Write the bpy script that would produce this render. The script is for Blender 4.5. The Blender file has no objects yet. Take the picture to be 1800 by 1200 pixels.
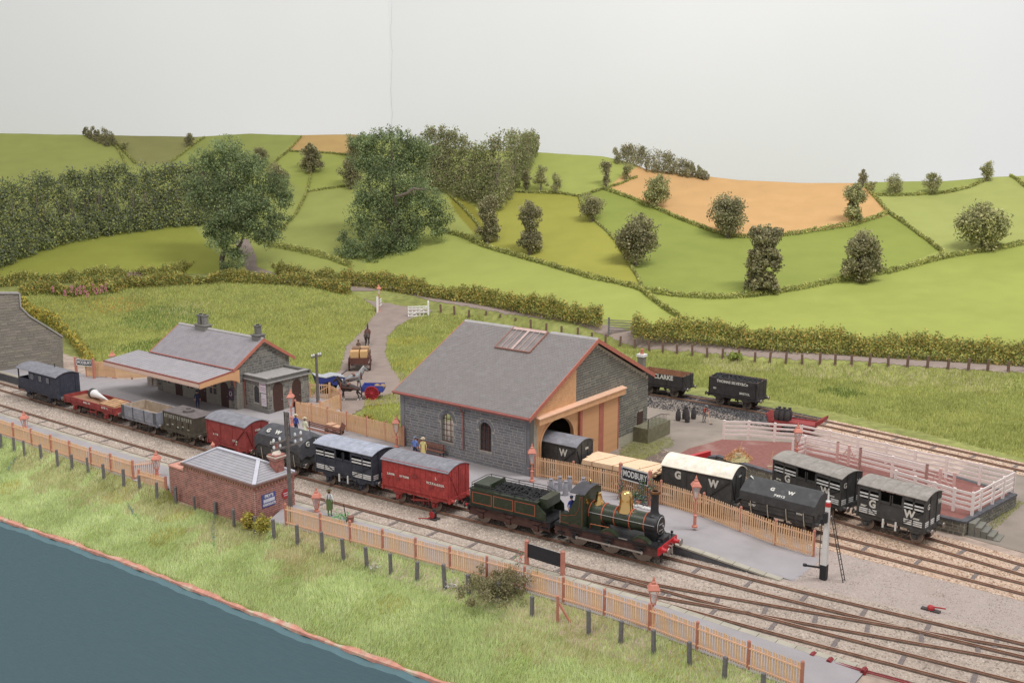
import bpy, bmesh, math, random
import numpy as np
from mathutils import Vector, Matrix
from mathutils.geometry import tessellate_polygon
R=math.radians
rng=np.random.default_rng(7); random.seed(7)
S=bpy.context.scene; COL=S.collection
# ---------------------------------------------------------------- camera
F=1797.; CH=25.7; TH=math.atan(361/1797.); ct,st=math.cos(TH),math.sin(TH)
cd=bpy.data.cameras.new('camera'); cam=bpy.data.objects.new('camera',cd); COL.objects.link(cam)
cd.sensor_width=36; cd.lens=36*F/1800; cd.clip_start=.5; cd.clip_end=2000
cam.location=(0,0,CH); cam.rotation_euler=(R(90)-TH,0,0); S.camera=cam
# ---------------------------------------------------------------- light (an exhibition hall: soft even light from the room, lamps over the layout)
w=bpy.data.worlds.new('World'); S.world=w; w.use_nodes=True
bg=w.node_tree.nodes['Background']; bg.inputs[0].default_value=(.98,.972,1,1); bg.inputs[1].default_value=.61
def area(name,loc,target,sx,sy,power,color):
    l=bpy.data.lights.new(name,'AREA'); l.shape='RECTANGLE'; l.size=sx; l.size_y=sy; l.energy=power; l.color=color
    o=bpy.data.objects.new(name,l); COL.objects.link(o); o.location=loc
    o.rotation_euler=(Vector(target)-Vector(loc)).to_track_quat('-Z','Y').to_euler(); return o
area('layout_lamp',(-50,25,115),(-5,85,0),34,22,52000,(1,.965,.92))
area('backscene_lamp',(60,60,150),(20,300,40),90,20,300000,(.985,.98,1))
S.view_settings.view_transform='Standard'; S.view_settings.look='None'; S.view_settings.exposure=0; S.view_settings.gamma=1
# ---------------------------------------------------------------- coordinates
def ray(px,py):
    u=(px-900)/F; v=(600-py)/F
    return u, ct+v*st, -st+v*ct
def G(px,py,z=0.):
    u,d,h=ray(px,py); t=(z-CH)/h; return u*t,d*t,z
def atY(px,py,Y):
    u,d,h=ray(px,py); t=Y/d; return u*t,Y,CH+h*t
def P(x,y,z):
    fw=y*ct-(z-CH)*st; up=y*st+(z-CH)*ct
    return 900+F*x/fw, 600-F*up/fw
A0=np.array([1.36,75.18]); AX=np.array([.7925,-.6099]); BX=np.array([.6099,.7925]); YAW=math.atan2(-.6099,.7925)
def L(a,b): return A0[0]+a*AX[0]+b*BX[0], A0[1]+a*AX[1]+b*BX[1]
def AB(x,y):
    dx,dy=x-A0[0],y-A0[1]; return dx*AX[0]+dy*AX[1], dx*BX[0]+dy*BX[1]
def ss(e0,e1,x):
    t=np.clip((x-e0)/(e1-e0),0,1); return t*t*(3-2*t)
def sr(r,g,b,k=1.):
    f=lambda c:(c/255/12.92 if c<10 else ((c/255+.055)/1.055)**2.4)*k
    return (f(r),f(g),f(b),1)
def lerp1(tab,x):
    xs=[t[0] for t in tab]; ys=[t[1] for t in tab]
    if np.ndim(x)==0 and False: pass
    return np.interp(x,xs,ys)
def AT(px,py,z): x,y,_=G(px,py,z); a,b=AB(x,y); return float(a),float(b)
def spline(tab):
    xs=np.array([t[0] for t in tab],float); ys=np.array([t[1] for t in tab],float)
    m=np.zeros(len(xs)); d=np.diff(ys)/np.diff(xs); m[1:-1]=(d[1:]+d[:-1])/2; m[0]=d[0]; m[-1]=d[-1]
    def f(x):
        x=np.asarray(x,float); i=np.clip(np.searchsorted(xs,x)-1,0,len(xs)-2); h=xs[i+1]-xs[i]; t=(x-xs[i])/h
        r=(2*t**3-3*t**2+1)*ys[i]+(t**3-2*t**2+t)*h*m[i]+(-2*t**3+3*t**2)*ys[i+1]+(t**3-t**2)*h*m[i+1]
        r=np.where(t<0,ys[i]+m[i]*(x-xs[i]),r); r=np.where(t>1,ys[i+1]+m[i+1]*(x-xs[i+1]),r); return r
    return f
def inpoly(px,py,poly):
    px=np.asarray(px);py=np.asarray(py); c=np.zeros(px.shape,bool); n=len(poly)
    for i in range(n):
        x0,y0=poly[i];x1,y1=poly[(i+1)%n]
        if y0==y1: continue
        c^=((y0>py)!=(y1>py))&(px<(x1-x0)*(py-y0)/(y1-y0)+x0)
    return c
# terrain functions
YB=[(-600,158),(0,165),(400,171),(650,165),(800,151),(1000,137),(1250,124),(1500,116),(1800,110),(2400,102)]
ZT=[(-600,3.2),(0,3.2),(500,3.0),(800,2.2),(1200,1.7),(1800,1.5)]
def colof(x,y): return 900+F*x/(ct*y+CH*st)
edgeb=spline([(-60,-30.2),(-26.8,-27.7),(-13.8,-26.7),(-2.6,-26.27),(6.7,-25.94),(14.3,-25.43),(30,-24.6),(60,-23.2)])
def zg(x,y):
    x=np.asarray(x,float);y=np.asarray(y,float)
    c=colof(x,y); d=lerp1(YB,c)-y; zt=lerp1(ZT,c); a,b=AB(x,y)
    left=ss(900,560,c); back=ss(9+27*left,5,d)*zt*(1-.0*left)
    z=back-ss(0,-8,d)*1.2
    z=z-1.0*ss(-20.6,-27.5,b)-0.0*a
    z=z-.3*ss(-19.0,-20.3,b)*ss(-60,-20,b*0-30)
    fz=np.interp(b*0+a,[-60,-39,-22,-6,5,15,23.2,28.8,34],[-20.3,-20.27,-19.95,-19.08,-18.09,-17.25,-17.2,-17.3,-17.4])
    k=ss(fz-1.7,fz-.2,b)*ss(fz+.3,fz+.05,b)*(1-ss(-17.9,-17.5,a)*ss(-7.2,-7.6,a))*ss(33,29,a); z=z*(1-k)+k*(np.interp(a,[-90,20,30.5],[.62,.6,.08])-.04)
    return z
def GT(px,py,dz=0.):
    z=0.
    for i in range(30):
        x,y,_=G(px,py,z+dz); zn=float(zg(x,y)); z=z*.5+zn*.5
    x,y,_=G(px,py,z+dz); return x,y,z+dz
# ---------------------------------------------------------------- materials
MATS={}
def M(name,col,rough=.75,var=.18,scale=2.5,bump=.12,metal=0,bscale=None,col2=None,dirt=None,detail=4):
    if name in MATS: return MATS[name]
    m=bpy.data.materials.new(name); m.use_nodes=True; nt=m.node_tree; N=nt.nodes; K=nt.links
    b=N['Principled BSDF']; b.inputs['Roughness'].default_value=rough; b.inputs['Metallic'].default_value=metal
    tc=N.new('ShaderNodeTexCoord'); no=N.new('ShaderNodeTexNoise'); no.inputs['Scale'].default_value=scale; no.inputs['Detail'].default_value=detail
    K.new(tc.outputs['Object'],no.inputs['Vector'])
    mx=N.new('ShaderNodeMix'); mx.data_type='RGBA'; ra=N.new('ShaderNodeMapRange'); ra.inputs[1].default_value=.3; ra.inputs[2].default_value=.7
    K.new(no.outputs[0],ra.inputs[0]); K.new(ra.outputs[0],mx.inputs[0])
    c2=col2 or tuple(min(1,c*(1+var)) for c in col[:3])+(1,); c1=col if col2 else tuple(c*(1-var) for c in col[:3])+(1,)
    mx.inputs[6].default_value=c1; mx.inputs[7].default_value=c2; out=mx.outputs[2]
    if dirt:
        n2=N.new('ShaderNodeTexNoise'); n2.inputs['Scale'].default_value=dirt[1]; n2.inputs['Detail'].default_value=5; K.new(tc.outputs['Object'],n2.inputs['Vector'])
        r2=N.new('ShaderNodeMapRange'); r2.inputs[1].default_value=.52; r2.inputs[2].default_value=.72; r2.inputs[4].default_value=dirt[2]; K.new(n2.outputs[0],r2.inputs[0])
        m2=N.new('ShaderNodeMix'); m2.data_type='RGBA'; K.new(r2.outputs[0],m2.inputs[0]); K.new(out,m2.inputs[6]); m2.inputs[7].default_value=dirt[0]; out=m2.outputs[2]
    K.new(out,b.inputs['Base Color'])
    if bump:
        bu=N.new('ShaderNodeBump'); bu.inputs['Strength'].default_value=min(1,bump*3); bu.inputs['Distance'].default_value=.03
        n3=N.new('ShaderNodeTexNoise'); n3.inputs['Scale'].default_value=bscale or scale*6; n3.inputs['Detail'].default_value=3
        K.new(tc.outputs['Object'],n3.inputs['Vector']); K.new(n3.outputs[0],bu.inputs['Height']); K.new(bu.outputs[0],b.inputs['Normal'])
    MATS[name]=m; return m
def Mattr(name,rough=.85,var=.12,scale=6,bump=.0,trans=0,bscale=20):
    m=bpy.data.materials.new(name); m.use_nodes=True; nt=m.node_tree; N=nt.nodes; K=nt.links
    b=N['Principled BSDF']; b.inputs['Roughness'].default_value=rough; b.inputs['Specular IOR Level'].default_value=.25
    at=N.new('ShaderNodeAttribute'); at.attribute_name='Col'
    tc=N.new('ShaderNodeTexCoord'); no=N.new('ShaderNodeTexNoise'); no.inputs['Scale'].default_value=scale; no.inputs['Detail'].default_value=6
    K.new(tc.outputs['Object'],no.inputs['Vector'])
    ra=N.new('ShaderNodeMapRange'); ra.inputs[1].default_value=.3; ra.inputs[2].default_value=.7; ra.inputs[3].default_value=1-var; ra.inputs[4].default_value=1+var
    K.new(no.outputs[0],ra.inputs[0]); mu=N.new('ShaderNodeMix'); mu.data_type='RGBA'; mu.blend_type='MULTIPLY'; mu.inputs[0].default_value=1
    K.new(at.outputs['Color'],mu.inputs[6]); K.new(ra.outputs[0],mu.inputs[7]); K.new(mu.outputs[2],b.inputs['Base Color'])
    if trans:
        tr=N.new('ShaderNodeBsdfTranslucent'); K.new(mu.outputs[2],tr.inputs[0]); ms=N.new('ShaderNodeMixShader'); ms.inputs[0].default_value=trans; K.new(b.outputs[0],ms.inputs[1]); K.new(tr.outputs[0],ms.inputs[2]); K.new(ms.outputs[0],N['Material Output'].inputs[0])
    if bump:
        bu=N.new('ShaderNodeBump'); bu.inputs['Strength'].default_value=bump; bu.inputs['Distance'].default_value=.05
        n3=N.new('ShaderNodeTexNoise'); n3.inputs['Scale'].default_value=bscale; n3.inputs['Detail'].default_value=4
        K.new(tc.outputs['Object'],n3.inputs['Vector']); K.new(n3.outputs[0],bu.inputs['Height']); K.new(bu.outputs[0],b.inputs['Normal'])
    MATS[name]=m; return m
# ---------------------------------------------------------------- objects
def tagit(o,label=None,cat=None,group=None,kind=None):
    if label: o['label']=label
    if cat: o['category']=cat
    if group: o['group']=group
    if kind: o['kind']=kind
    return o
def thing(name,label,cat,loc=(0,0,0),rotz=0,group=None):
    o=bpy.data.objects.new(name,None); o.empty_display_size=.2; COL.objects.link(o); o.location=loc; o.rotation_euler=(0,0,rotz)
    return tagit(o,label,cat,group)
def link(name,me,parent=None,loc=(0,0,0),rot=(0,0,0),label=None,kind=None,mat=None):
    if mat is not None and not me.materials: me.materials.append(mat)
    o=bpy.data.objects.new(name,me); COL.objects.link(o); o.parent=parent; o.location=loc; o.rotation_euler=rot
    if label: o['label']=label
    if kind: o['kind']=kind
    return o
def copytree(o,parent=None):
    c=o.copy(); COL.objects.link(c); c.parent=parent
    for ch in KIDS.get(o.name,[]) or [x for x in o.children]: copytree(ch,c)
    return c
KIDS={}
class MB:
    def __init__(s): s.v=[]; s.f=[]; s.m=[]; s.mi=0
    def add(s,vs,fs):
        o=len(s.v); s.v+= [tuple(v) for v in vs]; s.f+=[tuple(i+o for i in f) for f in fs]; s.m+=[s.mi]*len(fs); return s
    def box(s,x0,x1,y0,y1,z0,z1):
        return s.add([(x0,y0,z0),(x1,y0,z0),(x1,y1,z0),(x0,y1,z0),(x0,y0,z1),(x1,y0,z1),(x1,y1,z1),(x0,y1,z1)],
          [(0,3,2,1),(4,5,6,7),(0,1,5,4),(1,2,6,5),(2,3,7,6),(3,0,4,7)])
    def bar(s,p,q,w,h,up=(0,0,1)):
        p=Vector(p);q=Vector(q);d=(q-p).normalized();u=Vector(up)
        if abs(d.dot(u))>.98: u=Vector((1,0,0))
        sd=d.cross(u).normalized();u=sd.cross(d)
        vs=[];
        for e in (p,q):
            for i,j in((-1,-1),(1,-1),(1,1),(-1,1)): vs.append(e+sd*w/2*i+u*h/2*j)
        return s.add(vs,[(0,3,2,1),(4,5,6,7),(0,1,5,4),(1,2,6,5),(2,3,7,6),(3,0,4,7)])
    def cyl(s,p,q,r0,r1=None,n=10,cap=True):
        r1=r0 if r1 is None else r1; p=Vector(p);q=Vector(q);d=(q-p).normalized()
        u=Vector((0,0,1)) if abs(d.z)<.9 else Vector((1,0,0)); a=d.cross(u).normalized(); b=d.cross(a)
        vs=[]
        for c,r in((p,r0),(q,r1)):
            for k in range(n):
                t=2*math.pi*k/n; vs.append(c+(a*math.cos(t)+b*math.sin(t))*r)
        fs=[(k,(k+1)%n,n+(k+1)%n,n+k) for k in range(n)]
        if cap: fs+=[tuple(range(n))[::-1],tuple(range(n,2*n))]
        return s.add(vs,fs)
    def tube(s,pts,r,n=6):
        for i in range(len(pts)-1): s.cyl(pts[i],pts[i+1],r if np.ndim(r)==0 else r[i],r if np.ndim(r)==0 else r[i+1],n)
        return s
    def lathe(s,prof,n=14,c=(0,0,0),axis='z'):
        vs=[];m=len(prof)
        for k in range(n):
            t=2*math.pi*k/n
            for r,z in prof:
                q=(r*math.cos(t),r*math.sin(t),z)
                if axis=='x': q=(q[2],q[0],q[1])
                if axis=='y': q=(q[0],q[2],q[1])
                vs.append((q[0]+c[0],q[1]+c[1],q[2]+c[2]))
        fs=[]
        for k in range(n):
            for i in range(m-1):
                fs.append((k*m+i,((k+1)%n)*m+i,((k+1)%n)*m+i+1,k*m+i+1))
        if prof[0][0]>1e-6: fs.append(tuple(k*m for k in range(n))[::-1])
        if prof[-1][0]>1e-6: fs.append(tuple(k*m+m-1 for k in range(n)))
        return s.add(vs,fs)
    def prism(s,poly,lo,hi,axis='y',holes=()):
        loops=[list(poly)]+[list(h) for h in holes]
        def mp(u,v,w):
            return (u,w,v) if axis=='y' else ((w,u,v) if axis=='x' else (u,v,w))
        flat=[p for l in loops for p in l]; n=len(flat)
        tri=tessellate_polygon([[Vector((p[0],p[1],0)) for p in l] for l in loops])
        vs=[mp(p[0],p[1],lo) for p in flat]+[mp(p[0],p[1],hi) for p in flat]
        fs=[tuple(t) for t in tri]+[tuple(i+n for i in t[::-1]) for t in tri]
        o=0
        for l in loops:
            k=len(l)
            for i in range(k): fs.append((o+i,o+(i+1)%k,n+o+(i+1)%k,n+o+i))
            o+=k
        return s.add(vs,fs)
    def blob(s,c,r,n=8,m=6,sc=(1,1,1)):
        return s.lathe([(max(1e-7,r*math.sin(math.pi*i/m)) if 0<i<m else 0,-r*math.cos(math.pi*i/m)*sc[2]) for i in range(m+1)],n,c)
    def mesh(s,name,mats=None,smooth=False,recalc=True):
        me=bpy.data.meshes.new(name); me.from_pydata(s.v,[],s.f)
        if mats is not None:
            for m in (mats if isinstance(mats,(list,tuple)) else [mats]): me.materials.append(m)
        if len(set(s.m))>1: me.polygons.foreach_set('material_index',s.m)
        if recalc:
            bm=bmesh.new(); bm.from_mesh(me); bmesh.ops.recalc_face_normals(bm,faces=bm.faces); bm.to_mesh(me); bm.free()
        if smooth:
            me.polygons.foreach_set('use_smooth',[True]*len(me.polygons))
            try: me.set_sharp_from_angle(angle=R(40))
            except Exception: pass
        me.update(); return me
    def build(s,name,mat,parent=None,smooth=False,label=None,kind=None,loc=(0,0,0),rot=(0,0,0),recalc=True):
        return link(name,s.mesh(name,mat,smooth,recalc),parent,loc,rot,label,kind)
def npmesh(name,verts,nper,mat,cols=None,smooth=False):
    """verts: (N*nper,3): separate faces of nper corners; cols (N,3) per face"""
    me=bpy.data.meshes.new(name); n=len(verts); nf=n//nper
    me.vertices.add(n); me.vertices.foreach_set('co',np.asarray(verts,np.float32).ravel())
    me.loops.add(n); me.loops.foreach_set('vertex_index',np.arange(n,dtype=np.int32))
    me.polygons.add(nf); me.polygons.foreach_set('loop_start',np.arange(0,n,nper,dtype=np.int32))
    me.update(calc_edges=True); me.materials.append(mat)
    if cols is not None:
        at=me.color_attributes.new('Col','FLOAT_COLOR','POINT')
        c=np.ones((n,4),np.float32); c[:,:3]=np.repeat(cols,nper,0); at.data.foreach_set('color',c.ravel())
    return me
def gridmesh(name,X,Y,Z,mat,cols=None,mask=None,smooth=True):
    h,wd=X.shape; v=np.stack([X,Y,Z],-1).reshape(-1,3); idx=np.arange(h*wd).reshape(h,wd)
    q=np.stack([idx[:-1,:-1],idx[:-1,1:],idx[1:,1:],idx[1:,:-1]],-1).reshape(-1,4)
    if mask is not None:
        q=q[mask.reshape(-1)]; used=np.unique(q); rm=-np.ones(h*wd,int); rm[used]=np.arange(len(used)); q=rm[q]; v=v[used]
        if cols is not None: cols=cols.reshape(-1,3)[used]
    me=bpy.data.meshes.new(name); me.vertices.add(len(v)); me.vertices.foreach_set('co',v.astype(np.float32).ravel())
    me.loops.add(len(q)*4); me.loops.foreach_set('vertex_index',q.astype(np.int32).ravel())
    me.polygons.add(len(q)); me.polygons.foreach_set('loop_start',np.arange(0,len(q)*4,4,dtype=np.int32))
    if smooth: me.polygons.foreach_set('use_smooth',np.ones(len(q),bool))
    me.update(calc_edges=True); me.materials.append(mat)
    if cols is not None:
        at=me.color_attributes.new('Col','FLOAT_COLOR','POINT'); c=np.ones((len(v),4),np.float32); c[:,:3]=cols.reshape(-1,3); at.data.foreach_set('color',c.ravel())
    return me
def noise2(x,y,sc,seed=0):
    r=np.random.default_rng(seed); o=np.zeros(np.shape(x))
    for k in range(5):
        th=r.uniform(0,6.28,4); ph=r.uniform(0,6.28,4); f=sc*(1.7**k)
        for t,p in zip(th,ph): o=o+np.sin((np.cos(t)*x+np.sin(t)*y)*f+p+1.3*np.sin((np.sin(t)*x-np.cos(t)*y)*f*.7+p))/(1.5**k)
    return o/6
FONT={}
def text(name,s,size,mat,parent,loc,rot=(0,0,0),bold=.0,ext=.006,sx=1.,align='CENTER',label=None):
    cu=bpy.data.curves.new('t','FONT'); cu.body=s; cu.size=size; cu.extrude=ext; cu.offset=bold; cu.align_x=align; cu.align_y='CENTER'; cu.resolution_u=3
    o=bpy.data.objects.new('t',cu); COL.objects.link(o); me=bpy.data.meshes.new_from_object(o); bpy.data.objects.remove(o)
    me.materials.clear(); me.materials.append(mat); me.transform(Matrix.Diagonal((sx,1,1,1)))
    q=link(name,me,parent,loc,rot,label); return q
FRONT=(R(90),0,0)      # reads when seen from -y
ENDR=(R(90),0,R(90))   # reads when seen from +x
# ================================================================= SETTING
m_leaf=Mattr('leaf',rough=.85,var=.1,trans=.4); m_blade=Mattr('grass_blade',rough=.85,var=.05,trans=.35)
m_ground=Mattr('grass_ground',rough=.95,var=.25,scale=1.3,bump=.6,bscale=9); m_field=Mattr('painted_field',rough=.9,var=.05,scale=.25,bump=.15,bscale=3)
# sky boards behind the hills, meeting in one upright joint
m_sky=M('sky_paint',sr(240,241,242),rough=.95,var=.015,scale=.02,bump=.05,bscale=1.5)
sx0,sy0,_=atY(688,235,292)
xr,yr_=420,250; xl,yl_=-330,232
for nm,(x0,y0,x1,y1) in (('sky',(sx0-.02,sy0,xr,yr_)),('sky',(xl,yl_,sx0+.02,sy0+.05))):
    mb=MB(); mb.add([(x0,y0,-15),(x1,y1,-15),(x1,y1,170),(x0,y0,170),(x0,y0+.6,-15),(x1,y1+.6,-15),(x1,y1+.6,170),(x0,y0+.6,170)],[(0,1,2,3),(5,4,7,6),(1,5,6,2),(4,0,3,7),(3,2,6,7),(0,4,5,1)])
    mb.build('sky',m_sky,kind='structure')
mb=MB(); pts=[]
for k in range(26):
    py=-20+k*11; x,y,z=atY(688+1.0*math.sin(k*.7)+(.8 if k%5==0 else 0),py,sy0); pts.append((x,y-.06,z))
mb.tube(pts,[.03+.03*abs(math.sin(k*1.7)) for k in range(26)],5)
mb.build('sky_joint',M('joint_grey',sr(205,207,208),var=.1),kind='structure')
# ground sheet
na,nb=560,560
aa=np.linspace(-150,95,na); tt=np.linspace(0,1,nb)**1.25
Aa,T=np.meshgrid(aa,tt); Bb=edgeb(Aa)+T*(215-edgeb(Aa)); X,Y=L(Aa,Bb); Z=zg(X,Y)+.05*noise2(X,Y,.5,3)*ss(-18,-21,Bb)
n1=noise2(X,Y,.16,5)[...,None]; n2=noise2(X,Y,.6,6)[...,None]
def mixc(c1,c2,t): return np.array(c1[:3])*(1-t)+np.array(c2[:3])*t
base=mixc(sr(122,128,60),sr(160,170,92),np.clip(.5+.5*n1,0,1)); base=base*np.array([.92,.86,1.05])*(1+.12*n2)
rail=((Bb>-19.6)&(Bb<np.interp(Aa,[-150,-16,-14,0,2,10,60,95],[2,2,16,16,25,26,22,18])))[...,None]; base=np.where(rail,mixc(sr(170,150,135),sr(190,172,158),np.clip(.5+.5*n2,0,1)),base)
gnd=link('ground',gridmesh('ground',X,Y,Z,m_ground,base)); tagit(gnd,kind='structure')
# hills: a terrain rising behind the lane; each field keeps its own colour
RIDGE=[(-600,240),(0,235),(150,237),(250,239),(345,241),(440,235),(530,238),(620,236),(700,245),(800,262),(945,268),(1060,275),(1110,286),(1135,297),(1200,305),(1300,317),(1400,321),(1500,322),(1560,320),(1660,318),(1735,312),(1800,309),(2400,300)]
RD=78.
def hill(px,py):
    yb=float(lerp1(YB,px)); zt=float(lerp1(ZT,px)); u=(px-900)/F
    x=0; 
    fw=yb*ct-(zt-CH)*st; up=yb*st+(zt-CH)*ct; py0=600-F*up/fw; yr=float(lerp1(RIDGE,px))
    v=min(1,max(0,(py0-py)/(py0-yr))); Y=yb+RD*v**1.15; return atY(px,py if v<1 else yr,Y)
NP,NV=900,230
pxs=np.linspace(-600,2400,NP); vs_=np.linspace(0,1,NV); PX,V=np.meshgrid(pxs,vs_)
yb=lerp1(YB,PX); zt=lerp1(ZT,PX); fw=yb*ct-(zt-CH)*st; up=yb*st+(zt-CH)*ct; py0=600-F*up/fw; yr=lerp1(RIDGE,PX)+.8*noise2(PX,PX*0,.03,9)
PY=py0+(yr-py0)*V; Yh=yb+RD*V**1.15; u=(PX-900)/F; v2=(600-PY)/F; t=Yh/(ct+v2*st); X=u*t; Z=CH+(-st+v2*ct)*t
HK=1
C_=dict(lt=sr(164,178,92),lt2=sr(170,184,98),yel=sr(168,172,80),dyel=sr(146,146,60),gr=sr(150,166,82),org=sr(220,182,126),org2=sr(204,176,116),up=sr(172,184,108),olive=sr(150,154,96),low=sr(156,166,76),mid=sr(164,176,98),g2=sr(158,172,94))
FIELDS=[
 ([(0,200),(150,200),(150,237),(200,250),(238,292),(100,310),(-600,330),(-600,200)],'mid'),
 ([(150,200),(350,200),(350,240),(298,287),(240,292),(200,250)],'olive'),
 ([(350,200),(530,200),(530,238),(500,262),(470,300),(300,300),(298,287),(350,241)],'g2'),
 ([(530,200),(625,200),(625,273),(505,265),(530,240)],'org2'),
 ([(505,265),(625,273),(625,328),(540,338),(480,300)],'lt'),
 ([(540,338),(625,328),(640,430),(470,430),(520,370)],'mid'),
 ([(-600,500),(0,468),(60,440),(200,410),(335,392),(375,440),(420,480),(420,560),(-600,560)],'low'),
 ([(785,335),(835,362),(852,400),(835,412),(800,372)],'dyel'),
 ([(878,360),(905,338),(975,340),(1018,346),(1038,387),(1080,422),(1103,460),(1126,503),(1040,487),(950,460),(850,430),(850,400)],'yel'),
 ([(945,200),(1080,200),(1140,290),(1105,300),(1072,328),(1018,346),(975,340),(905,338),(900,300)],'lt2'),
 ([(1018,345),(1060,333),(1100,345),(1150,365),(1200,388),(1250,407),(1340,418),(1440,405),(1500,395),(1560,380),(1600,402),(1650,440),(1560,480),(1480,492),(1400,508),(1250,523),(1180,520),(1145,515),(1125,500),(1103,458),(1080,420),(1038,385)],'gr'),
 ([(1070,328),(1090,312),(1125,290),(1130,200),(1500,200),(1502,322),(1522,332),(1546,358),(1562,378),(1500,395),(1440,405),(1340,418),(1280,415),(1200,386),(1150,365),(1110,346)],'org'),
 ([(1502,200),(1735,200),(1740,314),(1650,341),(1540,346),(1520,328)],'g2'),
 ([(1540,346),(1650,341),(1740,314),(1780,200),(2400,200),(2400,380),(1800,430),(1720,442),(1652,440),(1600,402),(1560,377)],'up'),
 ([(1145,517),(1180,520),(1250,523),(1400,508),(1480,492),(1560,480),(1650,455),(1720,442),(1800,430),(2400,380),(2400,700),(1195,700),(1190,560)],'lt'),
 ([(740,405),(790,412),(850,432),(950,460),(1040,487),(1120,505),(1150,520),(1200,570),(1190,700),(600,700),(650,430)],'lt2')]
cf=np.zeros(PX.shape+(3,)); cf[:]=np.array(C_['mid'][:3])
for poly,k in FIELDS: cf[inpoly(PX,PY,poly)]=C_[k][:3]
cf=cf*np.array([.84,.775,.74])*(1+.05*noise2(X,Yh,.05,11)+.03*noise2(X*.3,Yh,.5,12))[...,None]
# back of the ridge
X=np.vstack([X,X[-1]*1.08]);Yh=np.vstack([Yh,Yh[-1]+22]);Z=np.vstack([Z,Z[-1]-12]); cf=np.concatenate([cf,cf[-1:]],0)
hl=link('hills',gridmesh('hills',X,Yh,Z,m_field,cf)); tagit(hl,kind='structure')
# sheets laid on the ground
def sheet(name,poly_px,mat,dz=.03,res=.22,world=False,kind='structure',cols=None,rag=.25,seed=1):
    w=poly_px if world else [GT(*p)[:2] for p in poly_px]
    xs=[p[0] for p in w];ys=[p[1] for p in w]
    gx=np.arange(min(xs)-res,max(xs)+res*2,res);gy=np.arange(min(ys)-res,max(ys)+res*2,res)
    X,Y=np.meshgrid(gx,gy); cx=(X[:-1,:-1]+X[1:,1:])/2;cy=(Y[:-1,:-1]+Y[1:,1:])/2
    mk=inpoly(cx+rag*noise2(cx,cy,2.,seed),cy+rag*noise2(cy,cx,2.,seed+1),w)
    o=link(name,gridmesh(name,X,Y,zg(X,Y)+dz,mat,None,mk)); tagit(o,kind=kind); return o,w
m_road=M('road_dust',sr(150,134,124),rough=.95,var=.1,scale=.8,bump=.25,bscale=9)
m_yard=M('yard_dirt',sr(148,136,124),rough=.95,var=.16,scale=.5,bump=.3,bscale=8,dirt=(sr(110,100,92),.25,.7))
m_ballast=M('ballast',sr(178,163,149),rough=.95,var=.3,scale=11,bump=.5,bscale=14,dirt=(sr(120,104,94),.35,.55))
m_ballast2=M('ballast_tan',sr(196,172,152),rough=.95,var=.25,scale=11,bump=.5,bscale=14,dirt=(sr(190,150,118),.3,.5))
m_sand=M('yard_sand',sr(176,162,153),rough=.95,var=.07,scale=3,bump=.3,bscale=18,dirt=(sr(168,150,138),.3,.6))
road,_=sheet('road',[(548,742),(545,700),(560,680),(600,640),(612,600),(655,560),(662,545),(640,522),(616,510),(560,503),(500,494),(440,486),(425,470),(470,474),(560,490),(640,502),(690,512),(760,530),(860,545),(1000,570),(1120,596),(1250,614),(1400,628),(1560,636),(1800,652),(1900,660),(1900,646),(1800,640),(1560,627),(1400,617),(1250,604),(1120,584),(1000,558),(860,535),(780,522),(760,540),(718,552),(700,570),(682,590),(677,620),(690,650),(715,662),(720,700),(720,730),(640,745)][:0] or
 [(548,742),(545,700),(560,680),(598,650),(608,610),(650,565),(664,545),(640,526),(616,512),(690,510),(760,530),(860,546),(1000,572),(1120,598),(1250,618),(1400,632),(1560,640),(1800,656),(1900,662),(1900,648),(1800,642),(1560,629),(1400,619),(1250,604),(1120,585),(1000,559),(860,536),(780,524),(720,508),(640,497),(560,490),(480,488),(440,484),(455,492),(560,503),(616,512),(640,526),(690,535),(760,546),(735,556),(716,565),(700,572),(682,590),(677,620),(690,650),(730,668),(730,705),(640,715),(600,742)],m_road,.05)
# fold-free: lane up the hill
def hillsheet(name,poly,mat,dz=.06):
    xs=[p[0] for p in poly];ys=[p[1] for p in poly]; gx=np.arange(min(xs)-1,max(xs)+2,1.5);gy=np.arange(min(ys)-1,max(ys)+2,1.5)
    PXg,PYg=np.meshgrid(gx,gy); Q=np.array([[hill(a,b) for a,b in zip(r1,r2)] for r1,r2 in zip(PXg,PYg)])
    mk=inpoly((PXg[:-1,:-1]+PXg[1:,1:])/2,(PYg[:-1,:-1]+PYg[1:,1:])/2,poly)
    o=link(name,gridmesh(name,Q[...,0],Q[...,1]-dz,Q[...,2]+dz,mat,None,mk)); return tagit(o,kind='structure')
hillsheet('lane',[(413,424),(436,420),(450,450),(452,470),(500,486),(520,494),(415,494),(428,472),(424,450)],m_road)
sheet('yard',[(1000,835),(1040,780),(1085,730),(1143,690),(1200,705),(1300,735),(1420,765),(1405,785),(1270,775),(1205,800),(1120,850),(1060,850)],m_yard,.05)
sheet('moss',[(1086,800),(1100,778),(1140,764),(1180,770),(1186,782),(1150,800),(1110,818)],M('moss_green',sr(122,118,84),rough=.95,var=.3,scale=3,bump=.4),.07)
sheet('dark_ground',[(1080,812),(1120,800),(1165,792),(1215,806),(1290,832),(1340,850),(1250,862),(1120,850)],M('dark_earth',sr(112,98,88),rough=.95,var=.25,scale=3,bump=.4),.065)
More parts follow.
